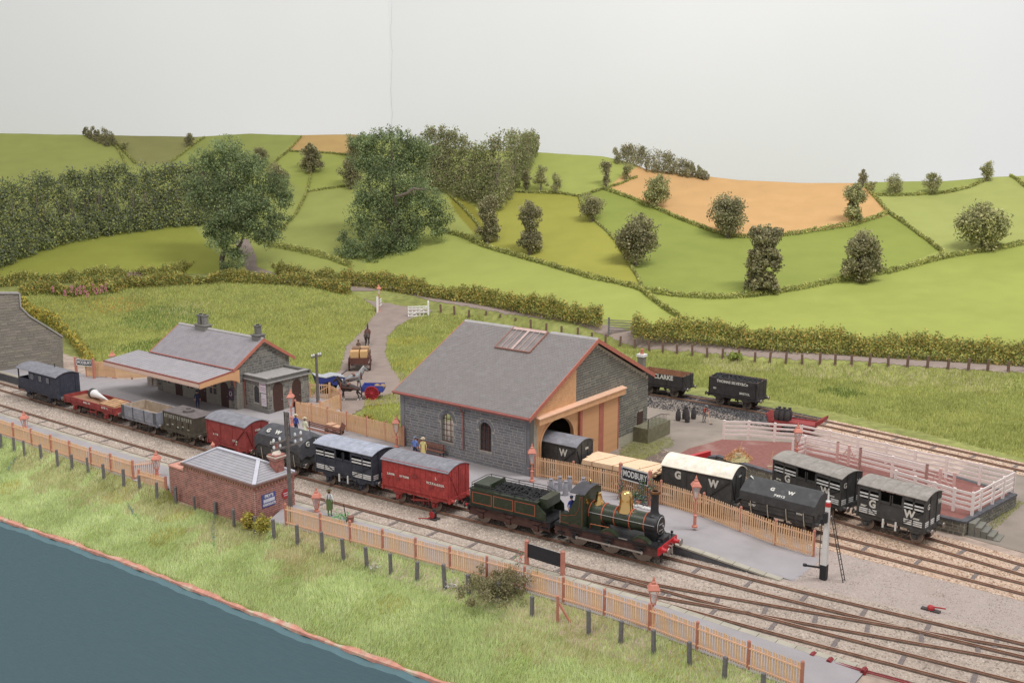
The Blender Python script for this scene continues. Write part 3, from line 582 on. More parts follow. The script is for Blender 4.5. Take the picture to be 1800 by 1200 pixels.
# grass blades
def grass(name,poly,dens,h,cols,seed=1,wdt=.022,gm=(1.78,1.74,1.95),lean=.5,patch=None,avoid=(),dz=0,world=False,label=None):
    w=np.array(poly if world else [GT(*p)[:2] for p in poly]); r=np.random.default_rng(seed)
    x0,y0=w.min(0);x1,y1=w.max(0); n=int((x1-x0)*(y1-y0)*dens); x=r.uniform(x0,x1,n);y=r.uniform(y0,y1,n)
    k=inpoly(x,y,[tuple(q) for q in w])
    for av in avoid: k&=~inpoly(x,y,[tuple(q) for q in av])
    x=x[k];y=y[k];n=len(x); z=zg(x,y)+dz
    pn=noise2(x,y,.55,seed)*.5+.5; pf=noise2(x,y,1.7,seed+2)*.5+.5
    hh=h*r.uniform(.5,1.2,n)*(.8+.35*np.clip(pf,0,1)); th=r.uniform(0,6.28,n); ln=lean*hh*r.uniform(.2,1.2,n); wd=wdt*r.uniform(.7,1.4,n)
    c=np.cos(th);s=np.sin(th); la=r.uniform(0,6.28,n)*.35+2.5*noise2(x,y,.9,seed+4)
    V=np.zeros((n,3,3)); V[:,0]=np.stack([x-c*wd,y-s*wd,z-.02],1);V[:,1]=np.stack([x+c*wd,y+s*wd,z-.02],1);V[:,2]=np.stack([x+np.cos(la)*ln,y+np.sin(la)*ln,z+hh],1)
    P_=np.array([q[:3] for q in cols]); t=np.clip(.5+.5*(pn-.5)+r.uniform(-.4,.4,n),0,.999)*len(P_); cc=P_[t.astype(int)]*gm*r.uniform(.82,1.18,(n,1))
    if patch:
        for (px,py,rad,pc,amt) in patch:
            gx,gy,_=GT(px,py); d=np.hypot((x-gx),(y-gy)/1.0)/rad+.35*noise2(x,y,2.5,seed+9); m=(d<1)&(r.uniform(0,1,n)<amt); cc[m]=np.array(pc[:3])*1.3*r.uniform(.85,1.15,(m.sum(),1))
    return tagit(link(name,npmesh(name,V.reshape(-1,3),3,m_blade,cc)),kind='stuff')
G1=[sr(142,148,92),sr(150,158,96),sr(158,167,102),sr(166,174,110),sr(178,180,128)]
YL=sr(184,172,84); ST=sr(198,188,152)
fa=[tuple(L(a,float(edgeb(a))+.15)) for a in np.arange(-36,34,2)]; fb=[tuple(L(a,b)) for a,b in [(34,-17.6),(28,-17.5),(20,-17.4),(10,-17.7),(0,-18.5),(-6,-19.3),(-22,-20.2),(-45,-20.6)]]
grass('grass',fa+fb,450,.28,G1,1,.016,lean=.65,gm=(2.08,2.12,3.0),world=True,patch=[(215,870,1.4,YL,.4),(310,908,1.1,YL,.35),(290,945,1.2,YL,.3),(10,860,1.2,YL,.3),(560,980,3,ST,.45),(420,930,3,ST,.5),(300,880,3,ST,.5),(120,825,3,ST,.45),(200,850,3,ST,.45),(520,960,2,ST,.5),(690,1065,1.,YL,.2),(960,1110,3,ST,.35),(1200,1180,2,YL,.12),(1070,1130,2.5,ST,.3),(60,802,2,ST,.5)])
G2=[sr(120,126,70),sr(134,140,76),sr(146,152,84),sr(160,162,94)]
grass('grass',[(1143,640),(1064,606),(1190,622),(1330,636),(1530,644),(1800,656),(1880,662),(1880,838),(1800,806),(1640,765),(1480,728),(1400,712),(1340,700),(1240,682),(1143,672)],75,.34,G2,2,.035,patch=[(1440,650,3,ST,.4),(1300,640,4,ST,.4),(1560,655,4,ST,.4),(1700,665,4,ST,.3),(1480,690,2,sr(96,116,54),.6)])
roadw=[GT(*p)[:2] for p in [(548,760),(545,700),(560,680),(598,650),(608,610),(650,565),(664,545),(640,528),(616,514),(690,510),(760,530),(735,556),(716,565),(700,572),(682,590),(677,620),(690,650),(730,668),(760,705),(760,760)]]
grass('grass',[(150,650),(135,620),(110,590),(70,560),(40,540),(40,512),(200,500),(400,492),(560,502),(616,514),(642,528),(664,545),(650,565),(608,610),(598,650),(560,682),(545,705),(500,700),(380,690),(262,662),(180,655)],42,.36,G2+[sr(150,156,84)],3,.045,avoid=[roadw],patch=[(150,540,6,YL,.2),(210,535,4,sr(190,150,90),.2),(290,560,6,sr(104,130,66),.45),(330,545,4,ST,.15),(280,610,5,sr(100,122,58),.5),(560,580,8,sr(168,168,90),.3)])
grass('grass',[(735,552),(790,552),(850,562),(860,600),(720,720),(700,665),(690,650),(677,620),(684,590),(706,570)],60,.34,G2,4,.04,patch=[(715,600,3,YL,.3),(735,640,3,YL,.3)])
grass('grass',[(640,700),(715,690),(715,760),(640,742)],90,.32,G2+[sr(170,176,84)],5,.03,patch=[(650,715,1.2,YL,.4)])
grass('grass',[(780,556),(850,564),(1000,592),(1064,608),(1143,640),(1143,690),(1000,690),(850,640)],50,.3,G2,6,.035,patch=[(950,585,3,ST,.4),(1090,620,3,ST,.4)])
grass('grass',[(1090,800),(1110,782),(1170,778),(1150,800),(1110,818)],160,.2,G2,7,.025)
grass('grass',[(1745,915),(1790,880),(1800,885),(1750,930),(1735,930)],200,.2,G2,8,.02)
# climbing weeds and tall flowers
def flowerspike(label,px,py,h,col,seed,name='foxglove',group=None,n=46):
    x,y,z=GT(px,py); t=thing(name,label,'flower',(x,y,z),0,group); r=np.random.default_rng(seed)
    mb=MB(); mb.cyl((0,0,0),(.05,0,h),.03,.015,5); mb.build('stem',M('stem_green',sr(110,124,66)),t)
    p=np.array([[r.normal()*.08,r.normal()*.08,h*(.5+.5*k/n)] for k in range(n)]); leaves('blossom',p,.13,np.array([col[:3]]*n)*r.uniform(.85,1.1,(n,1)),t,seed=seed); return t
FX=['leftmost but one','tall','middle left','tallest','centre','short centre','right of centre tall','right of centre short','right hand','rightmost tall','lone leftmost']
for i,(px,py,h) in enumerate([(115,521,1.5),(128,519,2.0),(136,520,1.7),(143,522,2.2),(150,520,2.0),(155,524,1.6),(166,519,2.2),(172,521,1.8),(180,518,1.9),(188,517,2.1),(94,514,1.5)]):
    flowerspike('pink foxglove on the left bank, %s of the row'%FX[i],px,py+9,h*1.15,sr(226,160,178),i,group='pink foxgloves on the left bank')
def vine(label,pts,seed,col=(sr(74,110,92),sr(64,92,110),sr(90,132,80)),zoff=.1,cat='plant',name='climbing_weed',w=.1):
    P_=[np.array(GT(*p)) for p in pts]; o0=P_[0]; q=[p-o0+np.array([0,0,zoff]) for p in P_]; t=thing(name,label,cat,tuple(o0)); MB().tube([tuple(a) for a in q],.025,4).build('stem',M('stem_green',sr(110,124,66)),t)
    r=np.random.default_rng(seed); n=90; k=r.integers(0,len(q)-1,n); u=r.uniform(0,1,n)[:,None]; Q=np.array(q); p=Q[k]*(1-u)+Q[k+1]*u+r.normal(size=(n,3))*w*.6
    leaves('foliage',p,.07,leafcols(n,col,np.zeros(n),seed),t,seed=seed); return t
vine('blue green trailing weed lying in the grass below the left fence',[(224,884),(230,897),(238,906),(245,914)],1)
vine('long thin green weed strand hanging down the foreground bank',[(380,905),(377,920),(374,938),(376,950),(377,965)],2)
vine('short blue green weed at the far left of the foreground bank',[(27,807),(20,818),(14,830)],3)
# ================================================================= PLATFORMS, FENCES, LAMPS, SIGNS
m_plat=M('platform_surface',sr(164,159,160),rough=.95,var=.06,scale=.7,bump=.15,bscale=20,dirt=(sr(140,136,132),.3,.6))
m_edge=M('edging_stone',sr(176,170,154),rough=.9,var=.12,scale=1.2,bump=.1)
m_pwall=M('platform_wall',sr(92,92,96),rough=.9,var=.2,scale=2,bump=.3)
m_tan=M('fence_tan',sr(230,188,146),rough=.7,var=.1,scale=2,bump=.05)
m_tanrail=M('fence_rail_tan',sr(236,190,158),rough=.7,var=.06,scale=2,bump=.05)
m_rb=M('red_brown_paint',sr(196,130,112),rough=.6,var=.1,scale=3,bump=.05)
m_lamp=M('lamp_paint',sr(212,136,116),rough=.55,var=.1,scale=4,bump=.03)
m_white=M('white_paint',sr(228,226,222),rough=.6,var=.04); m_black=M('black_paint',sr(40,40,44),rough=.6,var=.2,scale=4)
m_iron=M('dark_iron',sr(72,66,64),rough=.6,var=.2,scale=5); m_steel=M('bright_steel',sr(170,170,172),rough=.35,metal=.8,var=.1)
m_sleeper=M('weathered_timber_post',sr(120,116,116),rough=.95,var=.2,scale=6,bump=.3)
m_stoneg=M('grey_stone_trim',sr(138,136,136),rough=.9,var=.14,scale=3,bump=.25)
m_glass=bpy.data.materials.new('lamp_glass'); m_glass.use_nodes=True
_b=m_glass.node_tree.nodes['Principled BSDF']; _b.inputs['Base Color'].default_value=(.85,.85,.84,1); _b.inputs['Roughness'].default_value=.08; _b.inputs['Alpha'].default_value=.35; _b.inputs['IOR'].default_value=1.45
def platform(name,label,front,back,a0,a1,z,edge_z=None):
    t=tagit(thing(name,None,None),kind='structure'); n=int((a1-a0)/1.0)+1; aa=np.linspace(a0,a1,n)
    F_=np.array([L(a,float(front(a))+.42) for a in aa]);F0=np.array([L(a,float(front(a))) for a in aa]);Bk=np.array([L(a,float(back(a))) for a in aa]); zz=np.array([z(a) for a in aa])
    vs=[];fs=[]
    for i in range(n): vs+=[(F_[i][0],F_[i][1],zz[i]),(Bk[i][0],Bk[i][1],zz[i]),(F0[i][0],F0[i][1],-.3),(Bk[i][0],Bk[i][1],-.6),(F0[i][0],F0[i][1],zz[i]-.1),(F_[i][0],F_[i][1],zz[i]-.1)]
    top=MB();sd=MB(); T=[];Sd=[]
    for i in range(n-1):
        j=i*6;k=j+6; T.append((j,k,k+1,j+1)); Sd+= [(j+2,k+2,k+4,j+4),(j+4,k+4,k+5,j+5),(j+1,k+1,k+3,j+3)]
    top.add(vs,T); sd.add(vs,Sd+[(0,5,4,2,3,1),((n-1)*6,(n-1)*6+1,(n-1)*6+3,(n-1)*6+2,(n-1)*6+4,(n-1)*6+5)])
    top.build('surface',m_plat,t,recalc=True); sd.build('retaining_wall',m_pwall,t)
    # edging slabs
    a=a0
    while a<a1-.9:
        aL=a+.015; aR=a+1.0-.015; q=[]
        for (A_,o) in ((aL,0),(aR,0),(aR,.42),(aL,.42)):
            x,y=L(A_,float(front(A_))-(.04 if o==0 else 0)+o); q.append((x,y,float(z(A_))))
        h=.006*math.sin(a*5); mb=MB(); mb.add([(x,y,zz_-.1) for x,y,zz_ in q]+[(x,y,zz_+.004+h) for x,y,zz_ in q],[(0,3,2,1),(4,5,6,7),(0,1,5,4),(1,2,6,5),(2,3,7,6),(3,0,4,7)])
        mb.build('edging_slab',m_edge,t,recalc=False); a+=1.0
    return t
zN=lambda a: float(np.interp(a,[-90,20,30.5],[.62,.6,.08]))
fenceN=spline([(-60,-20.3),(-39,-20.27),(-22,-19.95),(-6,-19.08),(5,-18.09),(15,-17.25),(23.2,-17.2),(28.8,-17.3),(34,-17.4)])
platform('near_platform','',lambda a:fenceN(a)-.12,lambda a:T0(a)-1.62,-70,30.5,zN) if False else None
def platform2(name,edge,back,a0,a1,z):   # edge = track side (higher b for the near platform)
    return platform(name,'',edge,back,a0,a1,z)
# near platform: track edge lies on the far side, so the slabs run inward (towards the fence)
def nearplat():
    t=tagit(thing('near_platform',None,None),kind='structure'); a0,a1=-70,30.5; n=102; aa=np.linspace(a0,a1,n)
    vs=[];T=[];Sd=[]
    for a in aa:
        z=zN(a); e=float(T0(a))-1.62; f=float(fenceN(a))-.15+(2.0 if -17.6<a<-7.4 else 0)
        for b_,z_ in ((e-.42,z),(f,z),(e,-.3),(f,-.7),(e,z-.1),(e-.42,z-.1)): x,y=L(a,b_); vs.append((x,y,z_))
    for i in range(n-1):
        j=i*6;k=j+6; T.append((j,k,k+1,j+1)); Sd+=[(j+2,k+2,k+4,j+4),(j+4,k+4,k+5,j+5),(j+1,k+1,k+3,j+3)]
    MB().add(vs,T).build('surface',m_plat,t); MB().add(vs,Sd+[((n-1)*6,(n-1)*6+1,(n-1)*6+3,(n-1)*6+2,(n-1)*6+4,(n-1)*6+5)]).build('retaining_wall',m_pwall,t)
    a=a0
    while a<a1-.9:
        q=[]
        for A_,o in ((a+.015,0),(a+.985,0),(a+.985,-.42),(a+.015,-.42)):
            x,y=L(A_,float(T0(A_))-1.62+(.03 if o==0 else 0)+o); q.append((x,y,zN(A_)))
        h=.006*math.sin(a*5); MB().add([(x,y,z-.1) for x,y,z in q]+[(x,y,z+.004+h) for x,y,z in q],[(0,3,2,1),(4,5,6,7),(0,1,5,4),(1,2,6,5),(2,3,7,6),(3,0,4,7)]).build('edging_slab',m_edge,t)
        a+=1.0
nearplat()
zM=lambda a: float(np.interp(a,[-90,14,23.6],[.9,.9,.03]))
backM=spline([(-72,-4.5),(-56,-4.6),(-50,-2.5),(-43,2.8),(-28,3.2),(-22,2),(-18,-.3),(-13.6,-.05),(0,-.05),(1,-1.6),(9,-1.15),(16,-1.3),(21,-1.75),(25,-1.6)])
backMl=lambda a: np.interp(a,[-72,-56,-50,-46,-29,-24,-18,-12,1.5,1.9,9,16,21,25],[-4.3,-4.4,-3.,2.8,4.4,2.6,-1.6,-2.05,-2.05,-1.75,-1.25,-1.35,-1.8,-1.6])
platform('main_platform','',lambda a:T1(a)+1.6,backMl,-70,23.7,zM)
# ---------- picket fences
ME={}
def picket_mesh(h,w,key,m,pointed=True):
    if key in ME: return ME[key]
    d=.025; mb=MB(); P5=[(-w/2,0),(w/2,0),(w/2,h-w*.6),(0,h),(-w/2,h-w*.6)] if pointed else [(-w/2,0),(w/2,0),(w/2,h),(-w/2,h)]
    mb.prism(P5,-d/2,d/2); ME[key]=mb.mesh('picket',m); return ME[key]
def picket_fence(label,posts,h=1.33,sp=.135,w=.08,side=-1,pm=None,postm=None,railm=None,ph=.12,gap=.06,postside=0,name='picket_fence',posth=None,cat='fence',group='tan picket fences',smallstuff=False):
    """posts: world (x,y,z). side=-1: the rails lie on the viewer side of the pickets"""
    o=np.array(posts[0]); t=thing(name,label,cat,tuple(o),0,group); pm=pm or m_tan; postm=postm or m_rb; railm=railm or m_tanrail
    me=picket_mesh(h,w,('p',h,w,pm.name),pm); mp=MB().box(-.075,.075,-.075,.075,-.25,(posth or h+ph)).lathe([(.1,h+ph),(.075,h+ph+.04),(0,h+ph+.09)],4).mesh('fence_post',postm)
    cnt=0; rest=MB()
    for p in posts: link('post',mp,t,tuple(np.array(p)-o+(np.array([p[0],p[1],0])/math.hypot(p[0],p[1])*(.11 if side>0 else 0.))),(0,0,0))
    for p,q in zip(posts[:-1],posts[1:]):
        p=np.array(p)-o;q=np.array(q)-o; d=q-p; ln=np.linalg.norm(d[:2]); an=math.atan2(d[1],d[0]); nx,ny=-math.sin(an),math.cos(an)
        if (nx*(o[0]+p[0])+ny*(o[1]+p[1]))>0: nx,ny=-nx,-ny     # towards the viewer
        nx*=-side;ny*=-side; 
        for zz in (.22,h-.22):
            MB().bar(p+np.array([nx*.045*1,ny*.045,zz]),q+np.array([nx*.045,ny*.045,zz]),.05,.075).build('rail',railm,t)
        k=int(ln/sp)
        for i in range(k):
            u=(i+.5)/k; c=p+d*u; 
            link('picket',me,t,(c[0],c[1],c[2]+gap),(random.uniform(-.02,.02),random.uniform(-.012,.012),an)); cnt+=1
    return t
def FP(px,z): # px -> near fence line
    lo,hi=-75.,45.
    for _ in range(40):
        m=(lo+hi)/2; x,y=L(m,float(fenceN(m)))
        if P(x,y,z)[0]<px: lo=m
        else: hi=m
    x,y=L(lo,float(fenceN(lo))); return (x,y,zN(lo))
SIDE_IN=-1
picket_fence('long tan picket fence with red posts along the near platform, left of the brick hut',[FP(p,.6) for p in (-62,-35,-5,25,57,91,124,161,196,235)]+[tuple(L(*AT(276,838,.6)))+(.6,)],side=SIDE_IN)
picket_fence('short tan picket fence panel joining the left end of the brick hut',[(*L(*AT(246,858,.1)),.1),(*L(*AT(293,871,.1)),.1)],side=SIDE_IN)
picket_fence('long tan picket fence with red posts along the near platform, right of the brick hut',[FP(p,.6) for p in (503,564,616,673,731,791,856,922,990,1062,1141,1225,1315,1409)],side=SIDE_IN)
yF=lambda px,py,z:(*L(*AT(px,py,z)),z)
zf=lambda a:zM(a)
right=[(2.0,-1.95),(5.1,-1.55),(9.0,-1.3),(12.2,-1.35),(15.5,-1.45),(18.3,-1.75),(20.8,-1.95),(23.2,-1.7)]
picket_fence('tan picket fence down the platform ramp from goods shed to white signal post',[(*L(a,b),zM(a)) for a,b in right],side=1,h=1.55,w=.088,sp=.15)
mid=[AT(519,709,2.3),AT(548,715,2.3),AT(576,722,2.3),AT(610,730,2.3),AT(645,739,2.3),AT(678,747,2.3),AT(709,756,2.3)]
picket_fence('tan picket fence at the back of the platform between the station and the goods shed',[(*L(a,b),.9) for a,b in mid],side=1,h=1.58,w=.098,sp=.13)
picket_fence('short tan picket fence returning from the platform towards the forecourt horses',[(*L(*mid[0]),.9),(*L(*AT(562,707,2.3)),.8),(*L(*AT(598,693,2.2)),.7)],side=1,h=1.45,w=.09,sp=.145)
def gate(label,p,q,h,m,name='gate',cat='gate',n=9,group=None):
    t=thing(name,label,cat,p,0,group); p=np.array(p);q=np.array(q)-p; d=q; 
    for z in (.15,h-.15): MB().bar((0,0,z),(q[0],q[1],z+q[2]),.05,.09).build('rail',m,t)
    MB().bar((0,0,.2),(q[0],q[1],h-.2+q[2]),.04,.08).build('brace',m,t)
    me=picket_mesh(h-.02,.07,('g',h,m.name),m); an=math.atan2(q[1],q[0])
    for i in range(n): u=(i+.5)/n; link('picket',me,t,(q[0]*u+.03*math.sin(an),q[1]*u-.03*math.cos(an),q[2]*u+.02),(0,0,an))
    for e in (0,1): MB().box(-.08,.08,-.08,.08,-.2,h+.12).build('post',m,t,loc=tuple(q*e))
    return t
gate('tan picket gate with a diagonal brace beside the station outbuilding',(*L(*AT(545,700,.8)),.8),(*L(*AT(580,700,.8)),.75),1.5,m_tan)
picket_fence('short tan picket fence between the forecourt gate and the corner post',[(*L(*AT(580,700,.75)),.75),(*L(*AT(598,709,.7)),.7)],side=1,h=1.3,w=.07)
picket_fence('tan close boarded fence at the far left end of the station platform',[(*L(*AT(p,q,.9)),.9) for p,q in ((153,662),(187,663),(204,665),(232,665),(262,664))],side=1,h=1.65,w=.11,sp=.125)
# ---------- lamps
def lamp_post(label,px,py,z,top,loc=None,lean=0,post=True,sc=1.):
    x,y=(L(*AT(px,py,z)) if loc is None else loc); 
    k=F/(y*ct-(z-CH)*st); h=(py-top)/k/.985; t=thing('platform_lamp',label,'lamp post',(x,y,z),0,'red brown gas lamps'); s=sc*1.1
    hb=h-1.45*s
    mb=MB(); mb.lathe([(.17*s,0),(.17*s,.12),(.1*s,.16),(.095*s,.7*s),(.13*s,.74*s),(.065*s,.8*s),(.05*s,hb-.05),(.09*s,hb)],10); mb.bar((-.32*s,0,hb-.35),(.32*s,0,hb-.35),.035,.035); mb.build('column',m_lamp,t,True)
    mb=MB(); z0=hb
    for i in range(4):
        a=R(45+90*i); a2=R(135+90*i)
        mb.cyl((.13*s*math.cos(a),.13*s*math.sin(a),z0),(.3*s*math.cos(a),.3*s*math.sin(a),z0+.75*s),.022*s,n=5)
        mb.bar((.13*s*math.cos(a),.13*s*math.sin(a),z0),(.13*s*math.cos(a2),.13*s*math.sin(a2),z0),.03,.04)
        mb.bar((.3*s*math.cos(a),.3*s*math.sin(a),z0+.75*s),(.3*s*math.cos(a2),.3*s*math.sin(a2),z0+.75*s),.04,.05)
    mb.build('lantern_frame',m_lamp,t)
    mb=MB()
    for i in range(4):
        a=R(45+90*i); a2=R(135+90*i); q=[(.125*s,z0+.03),(.29*s,z0+.73*s)]
        mb.add([(q[0][0]*math.cos(a),q[0][0]*math.sin(a),q[0][1]),(q[0][0]*math.cos(a2),q[0][0]*math.sin(a2),q[0][1]),(q[1][0]*math.cos(a2),q[1][0]*math.sin(a2),q[1][1]),(q[1][0]*math.cos(a),q[1][0]*math.sin(a),q[1][1])],[(0,1,2,3)])
    mb.build('glass',m_glass,t,recalc=False)
    MB().cyl((0,0,z0),(0,0,z0+.4*s),.03,.045,6).build('mantle',m_white,t)
    tt=thing('x','x','x') if False else None
    mb=MB(); c4=[(.33,.74),(.35,.8),(.2,1.0),(.12,1.04),(.13,1.12),(.06,1.2),(.07,1.26),(.0,1.45)]
    mb.lathe([(r_*s*1.15,z0+q*s) for r_,q in c4],4); me=mb.mesh('lamp_top',m_lamp); me.transform(Matrix.Rotation(R(45),4,'Z')); link('lamp_top',me,t)
    return t
lamp_post('red brown gas lamp on the near platform at the far left of the photo',44,752,.6,720)
lamp_post('red brown gas lamp on the near platform just left of the brick hut',277,840,.6,788)
lamp_post('red brown gas lamp by the station outbuilding, behind the telegraph pole',513,748,.9,682)
lamp_post('red brown gas lamp against the platform fence near the left corner of the goods shed',697,786,.9,726)
lamp_post('red brown gas lamp at the right front corner of the goods shed',935,846,.9,776)
lamp_post('red brown gas lamp on the platform ramp in front of the cream roofed van',1221,926,.9,831)
lamp_post('squat red brown gas lamp between the brick hut and the man in green',557,899,.6,853)
lamp_post('red brown gas lamp behind the near fence, right of the black backed sign',1147,1100,.5,1006)
lamp_post('orange gas lamp at the bend of the pale cattle pen fence',1400,806,1.0,741)
lamp_post('red lamp beside the white gate post at the top of the road',667,548,2.4,499,sc=.9)
lamp_post('red lamp at the left end of the station canopy',200,664,.9,614,sc=.9)
# ---------- name boards
def nameboard(label,p,q,z,h0,h1,front=True,txt='MODBURY',sz=.62,cross=None):
    p=np.array(p);q=np.array(q); d=q-p; ln=float(np.linalg.norm(d)); an=math.atan2(d[1],d[0])
    t=thing('station_nameboard',label,'station sign',(p[0],p[1],z),an,'station name boards')
    for x in (0,ln): MB().box(x-.1,x+.1,-.1,.1,-.3,h1+.15).lathe([(.15,h1+.15),(0,h1+.26)],4,(x,0,0)).build('post',m_rb,t)
    MB().box(.1,ln-.1,-.03,.03,h0,h1).build('board',m_black,t)
    fr=MB(); e=.075
    for a,b,c,d_ in ((.1,ln-.1,h0,h0+e),(.1,ln-.1,h1-e,h1),(.1,.1+e,h0+e,h1-e),(ln-.1-e,ln-.1,h0+e,h1-e)): fr.box(a,b,-.045 if front else -.02,-.03 if front else .045,c,d_)
    if front:
        fr.build('frame',m_white,t); text('lettering',txt,sz,m_white,t,(ln/2,-.034,(h0+h1)/2),FRONT,.014,.004,sx=(ln-.45)/(len(txt)*sz*.7))
    else:
        fr=MB().box(.1,ln-.1,.03,.05,h1-.07,h1); fr.build('frame',m_white,t)
        text('lettering',txt,sz,m_white,t,(ln/2,.034,(h0+h1)/2),(R(90),0,R(180)),.022,.004,sx=(ln-.5)/(len(txt)*sz*.66))
    return t
nameboard('black and white station name board reading MODBURY with flowers at its foot',L(9.2,-1.75),L(11.7,-2.0),.9,1.35,2.3)
nameboard('black backed station sign standing over the near picket fence, seen from behind',L(*AT(926,990,.6)),L(*AT(989,1010,.6)),.6,.45,1.3,front=False)
nameboard('small distant station name board at the left end of the platform',L(*AT(135,662,.9)),L(*AT(166,665,.9)),.9,1.25,1.95,sz=.45)
# cream back-stay under the near sign
t=thing('fence_prop','red brown raking prop under the near picket fence below the black backed sign','prop',GT(980,1092)); x,y,z=t.location
MB().bar((0,0,-.3),(0,0,1.5),.15,.15).build('post',m_rb,t); MB().bar((.05,0,1.1),(.78,-.3,-.1),.1,.1).build('stay',m_rb,t)
# ---------- weathered sleeper posts in front
SPX=[(2,788,27),(25,793,25),(43,801,28),(73,806,26),(102,819,30),(127,824,27),(155,831,28),(183,842,28),(218,855,32),(246,860,26),(276,875,29),(310,886,32),(343,897,26),(379,907,26),(412,929,37),(449,939,34),(482,945,34),(523,956,36),(567,970,37),(604,983,39),(645,995,36),(687,1008,38),(733,1020,35),(782,1035,46),(824,1045,38),(876,1060,40),(935,1085,40),(1035,1115,45),(1091,1130,42),(1149,1149,45),(1212,1168,44),(1273,1192,42),(1341,1225,46)]
PLB=['first post from the left edge','second post from the left edge','third post from the left edge','fourth post from the left edge','post below the third fence panel','post below the fourth fence panel','post in front of the fifth fence panel','post left of the tall ninth post','tall post left of the brick hut fence panel','post covering the left end of the short fence panel','post covering the right end of the short fence panel','post before the low left end of the brick hut','post before the left third of the hut wall','post before the middle of the hut wall','post left of the yellow shrub','post between the two yellow shrubs','post right of the yellow shrubs','post just right of the telegraph pole foot','post below the squat lamp','post below the man in green','post right of the man in green','post left of the white flowers','post right of the white flowers','tall post left of the dark bush','post in the left half of the dark bush','post in the middle of the dark bush','post right of the dark bush','post right of the raking prop','second post right of the raking prop','post below the near lamp','post right of the near lamp','post near the bottom edge','rightmost post, cut by the bottom edge']
for i,((px,py,hp),lb) in enumerate(zip(SPX,PLB)):
    x,y,z=GT(px,py); k=F/(y*ct-(z-CH)*st); h=hp/k; mb=MB(); w_=.105; 
    mb.add([(-w_,-w_*.7,-.3),(w_,-w_*.7,-.3),(w_,w_*.7,-.3),(-w_,w_*.7,-.3),(-w_*.95,-w_*.65,h),(w_*.95,-w_*.65,h-.02),(w_*.9,w_*.65,h+.03),(-w_*.95,w_*.6,h+.02)],[(0,3,2,1),(4,5,6,7),(0,1,5,4),(1,2,6,5),(2,3,7,6),(3,0,4,7)])
    o=mb.build('timber_post',m_sleeper,None,loc=(x,y,z),rot=(random.uniform(-.04,.04),random.uniform(-.06,.06),YAW+random.uniform(-.3,.3))); tagit(o,'dark timber '+lb,'post','old timber posts in the foreground grass')
# ---------- lane posts at the back
LP=[(775,550),(799,554),(824,559),(854,563),(879,568),(906,573),(933,579),(960,584),(987,589),(1015,594),(1040,600),(1064,605),(1090,609),(1116,613),(1141,617),(1165,620),(1190,622),(1217,625),(1243,628),(1270,630),(1298,633),(1327,636),(1353,638),(1381,639),(1410,640),(1441,640),(1468,641),(1497,642),(1528,643),(1561,644),(1595,645),(1630,647),(1666,649),(1702,651),(1736,652),(1772,654),(1808,656)]
_ord=['first','second','third','fourth','fifth','sixth','seventh','eighth','ninth','tenth','eleventh','twelfth','thirteenth','fourteenth','fifteenth','sixteenth','seventeenth','eighteenth','nineteenth']
LPW=[_ord[i]+' to the right of the white gate' for i in range(12)]+[_ord[i]+' to the right of the grey field gate' for i in range(8)]+[_ord[i]+' in from the right edge of the photo' for i in range(16,-1,-1)]
m_lpost=M('lane_post_timber',sr(116,92,80),rough=.9,var=.2,scale=5,bump=.2)
for i,(px,py) in enumerate(LP):
    x,y,z=GT(px,py); mb=MB(); mb.box(-.13,.13,-.1,.1,-.3,1.25+.1*math.sin(i*2.3)); o=mb.build('lane_post',m_lpost,None,loc=(x,y,z),rot=(0,random.uniform(-.05,.05),-.2))
    tagit(o,'brown lane post '+LPW[i],'post','wooden posts along the back lane')
# field gate in the back hedge
t=thing('field_gate','weathered grey five bar field gate in the gap of the back hedge','gate',GT(1070,584)); 
for k in range(5): MB().bar((-.1,0,.3+.32*k),(3.0,-.5,.25+.32*k),.05,.09).build('bar',m_sleeper,t)
for x_ in (0,3.0): MB().box(x_-.12,x_+.12,-.1-.16*x_,.1-.16*x_,-.2,1.9).build('post',m_sleeper,t)
# white gates at the road mouth
t=thing('white_gate','white wooden gate standing open at the right of the road mouth','gate',GT(717,558)); q=np.array(GT(753,554))-np.array(GT(717,558)); an=math.atan2(q[1],q[0]); ln=math.hypot(q[0],q[1]); t.rotation_euler.z=an
for z_ in (.12,.62,1.12,1.45): MB().box(0,ln,-.04,.04,z_,z_+.14).build('rail',m_white,t)
for x_ in np.linspace(.1,ln-.1,6): MB().box(x_-.06,x_+.06,.04,.07,.1,1.6).build('upright',m_white,t)
MB().bar((.1,-.06,.15),(ln-.1,-.06,1.5),.04,.1).build('brace',m_white,t); MB().box(ln-.12,ln+.12,-.12,.12,-.2,2.1).lathe([(.17,2.1),(.1,2.2),(.12,2.25),(0,2.4)],8,(ln,0,0)).build('post',m_white,t)
t=thing('white_gate','white gate swung open edge on beside the red lamp at the road mouth','gate',GT(664,549)); q=np.array(GT(673,545))-np.array(GT(664,549)); an=math.atan2(q[1]+5,q[0]-.2); t.rotation_euler.z=an
for z_ in (.12,.62,1.12,1.45): MB().box(0,3,-.04,.04,z_,z_+.14).build('rail',m_white,t)
for x_ in np.linspace(.1,2.9,6): MB().box(x_-.06,x_+.06,.04,.07,.1,1.6).build('upright',m_white,t)
MB().box(-.14,.14,-.14,.14,-.2,2.3).build('post',m_white,t)
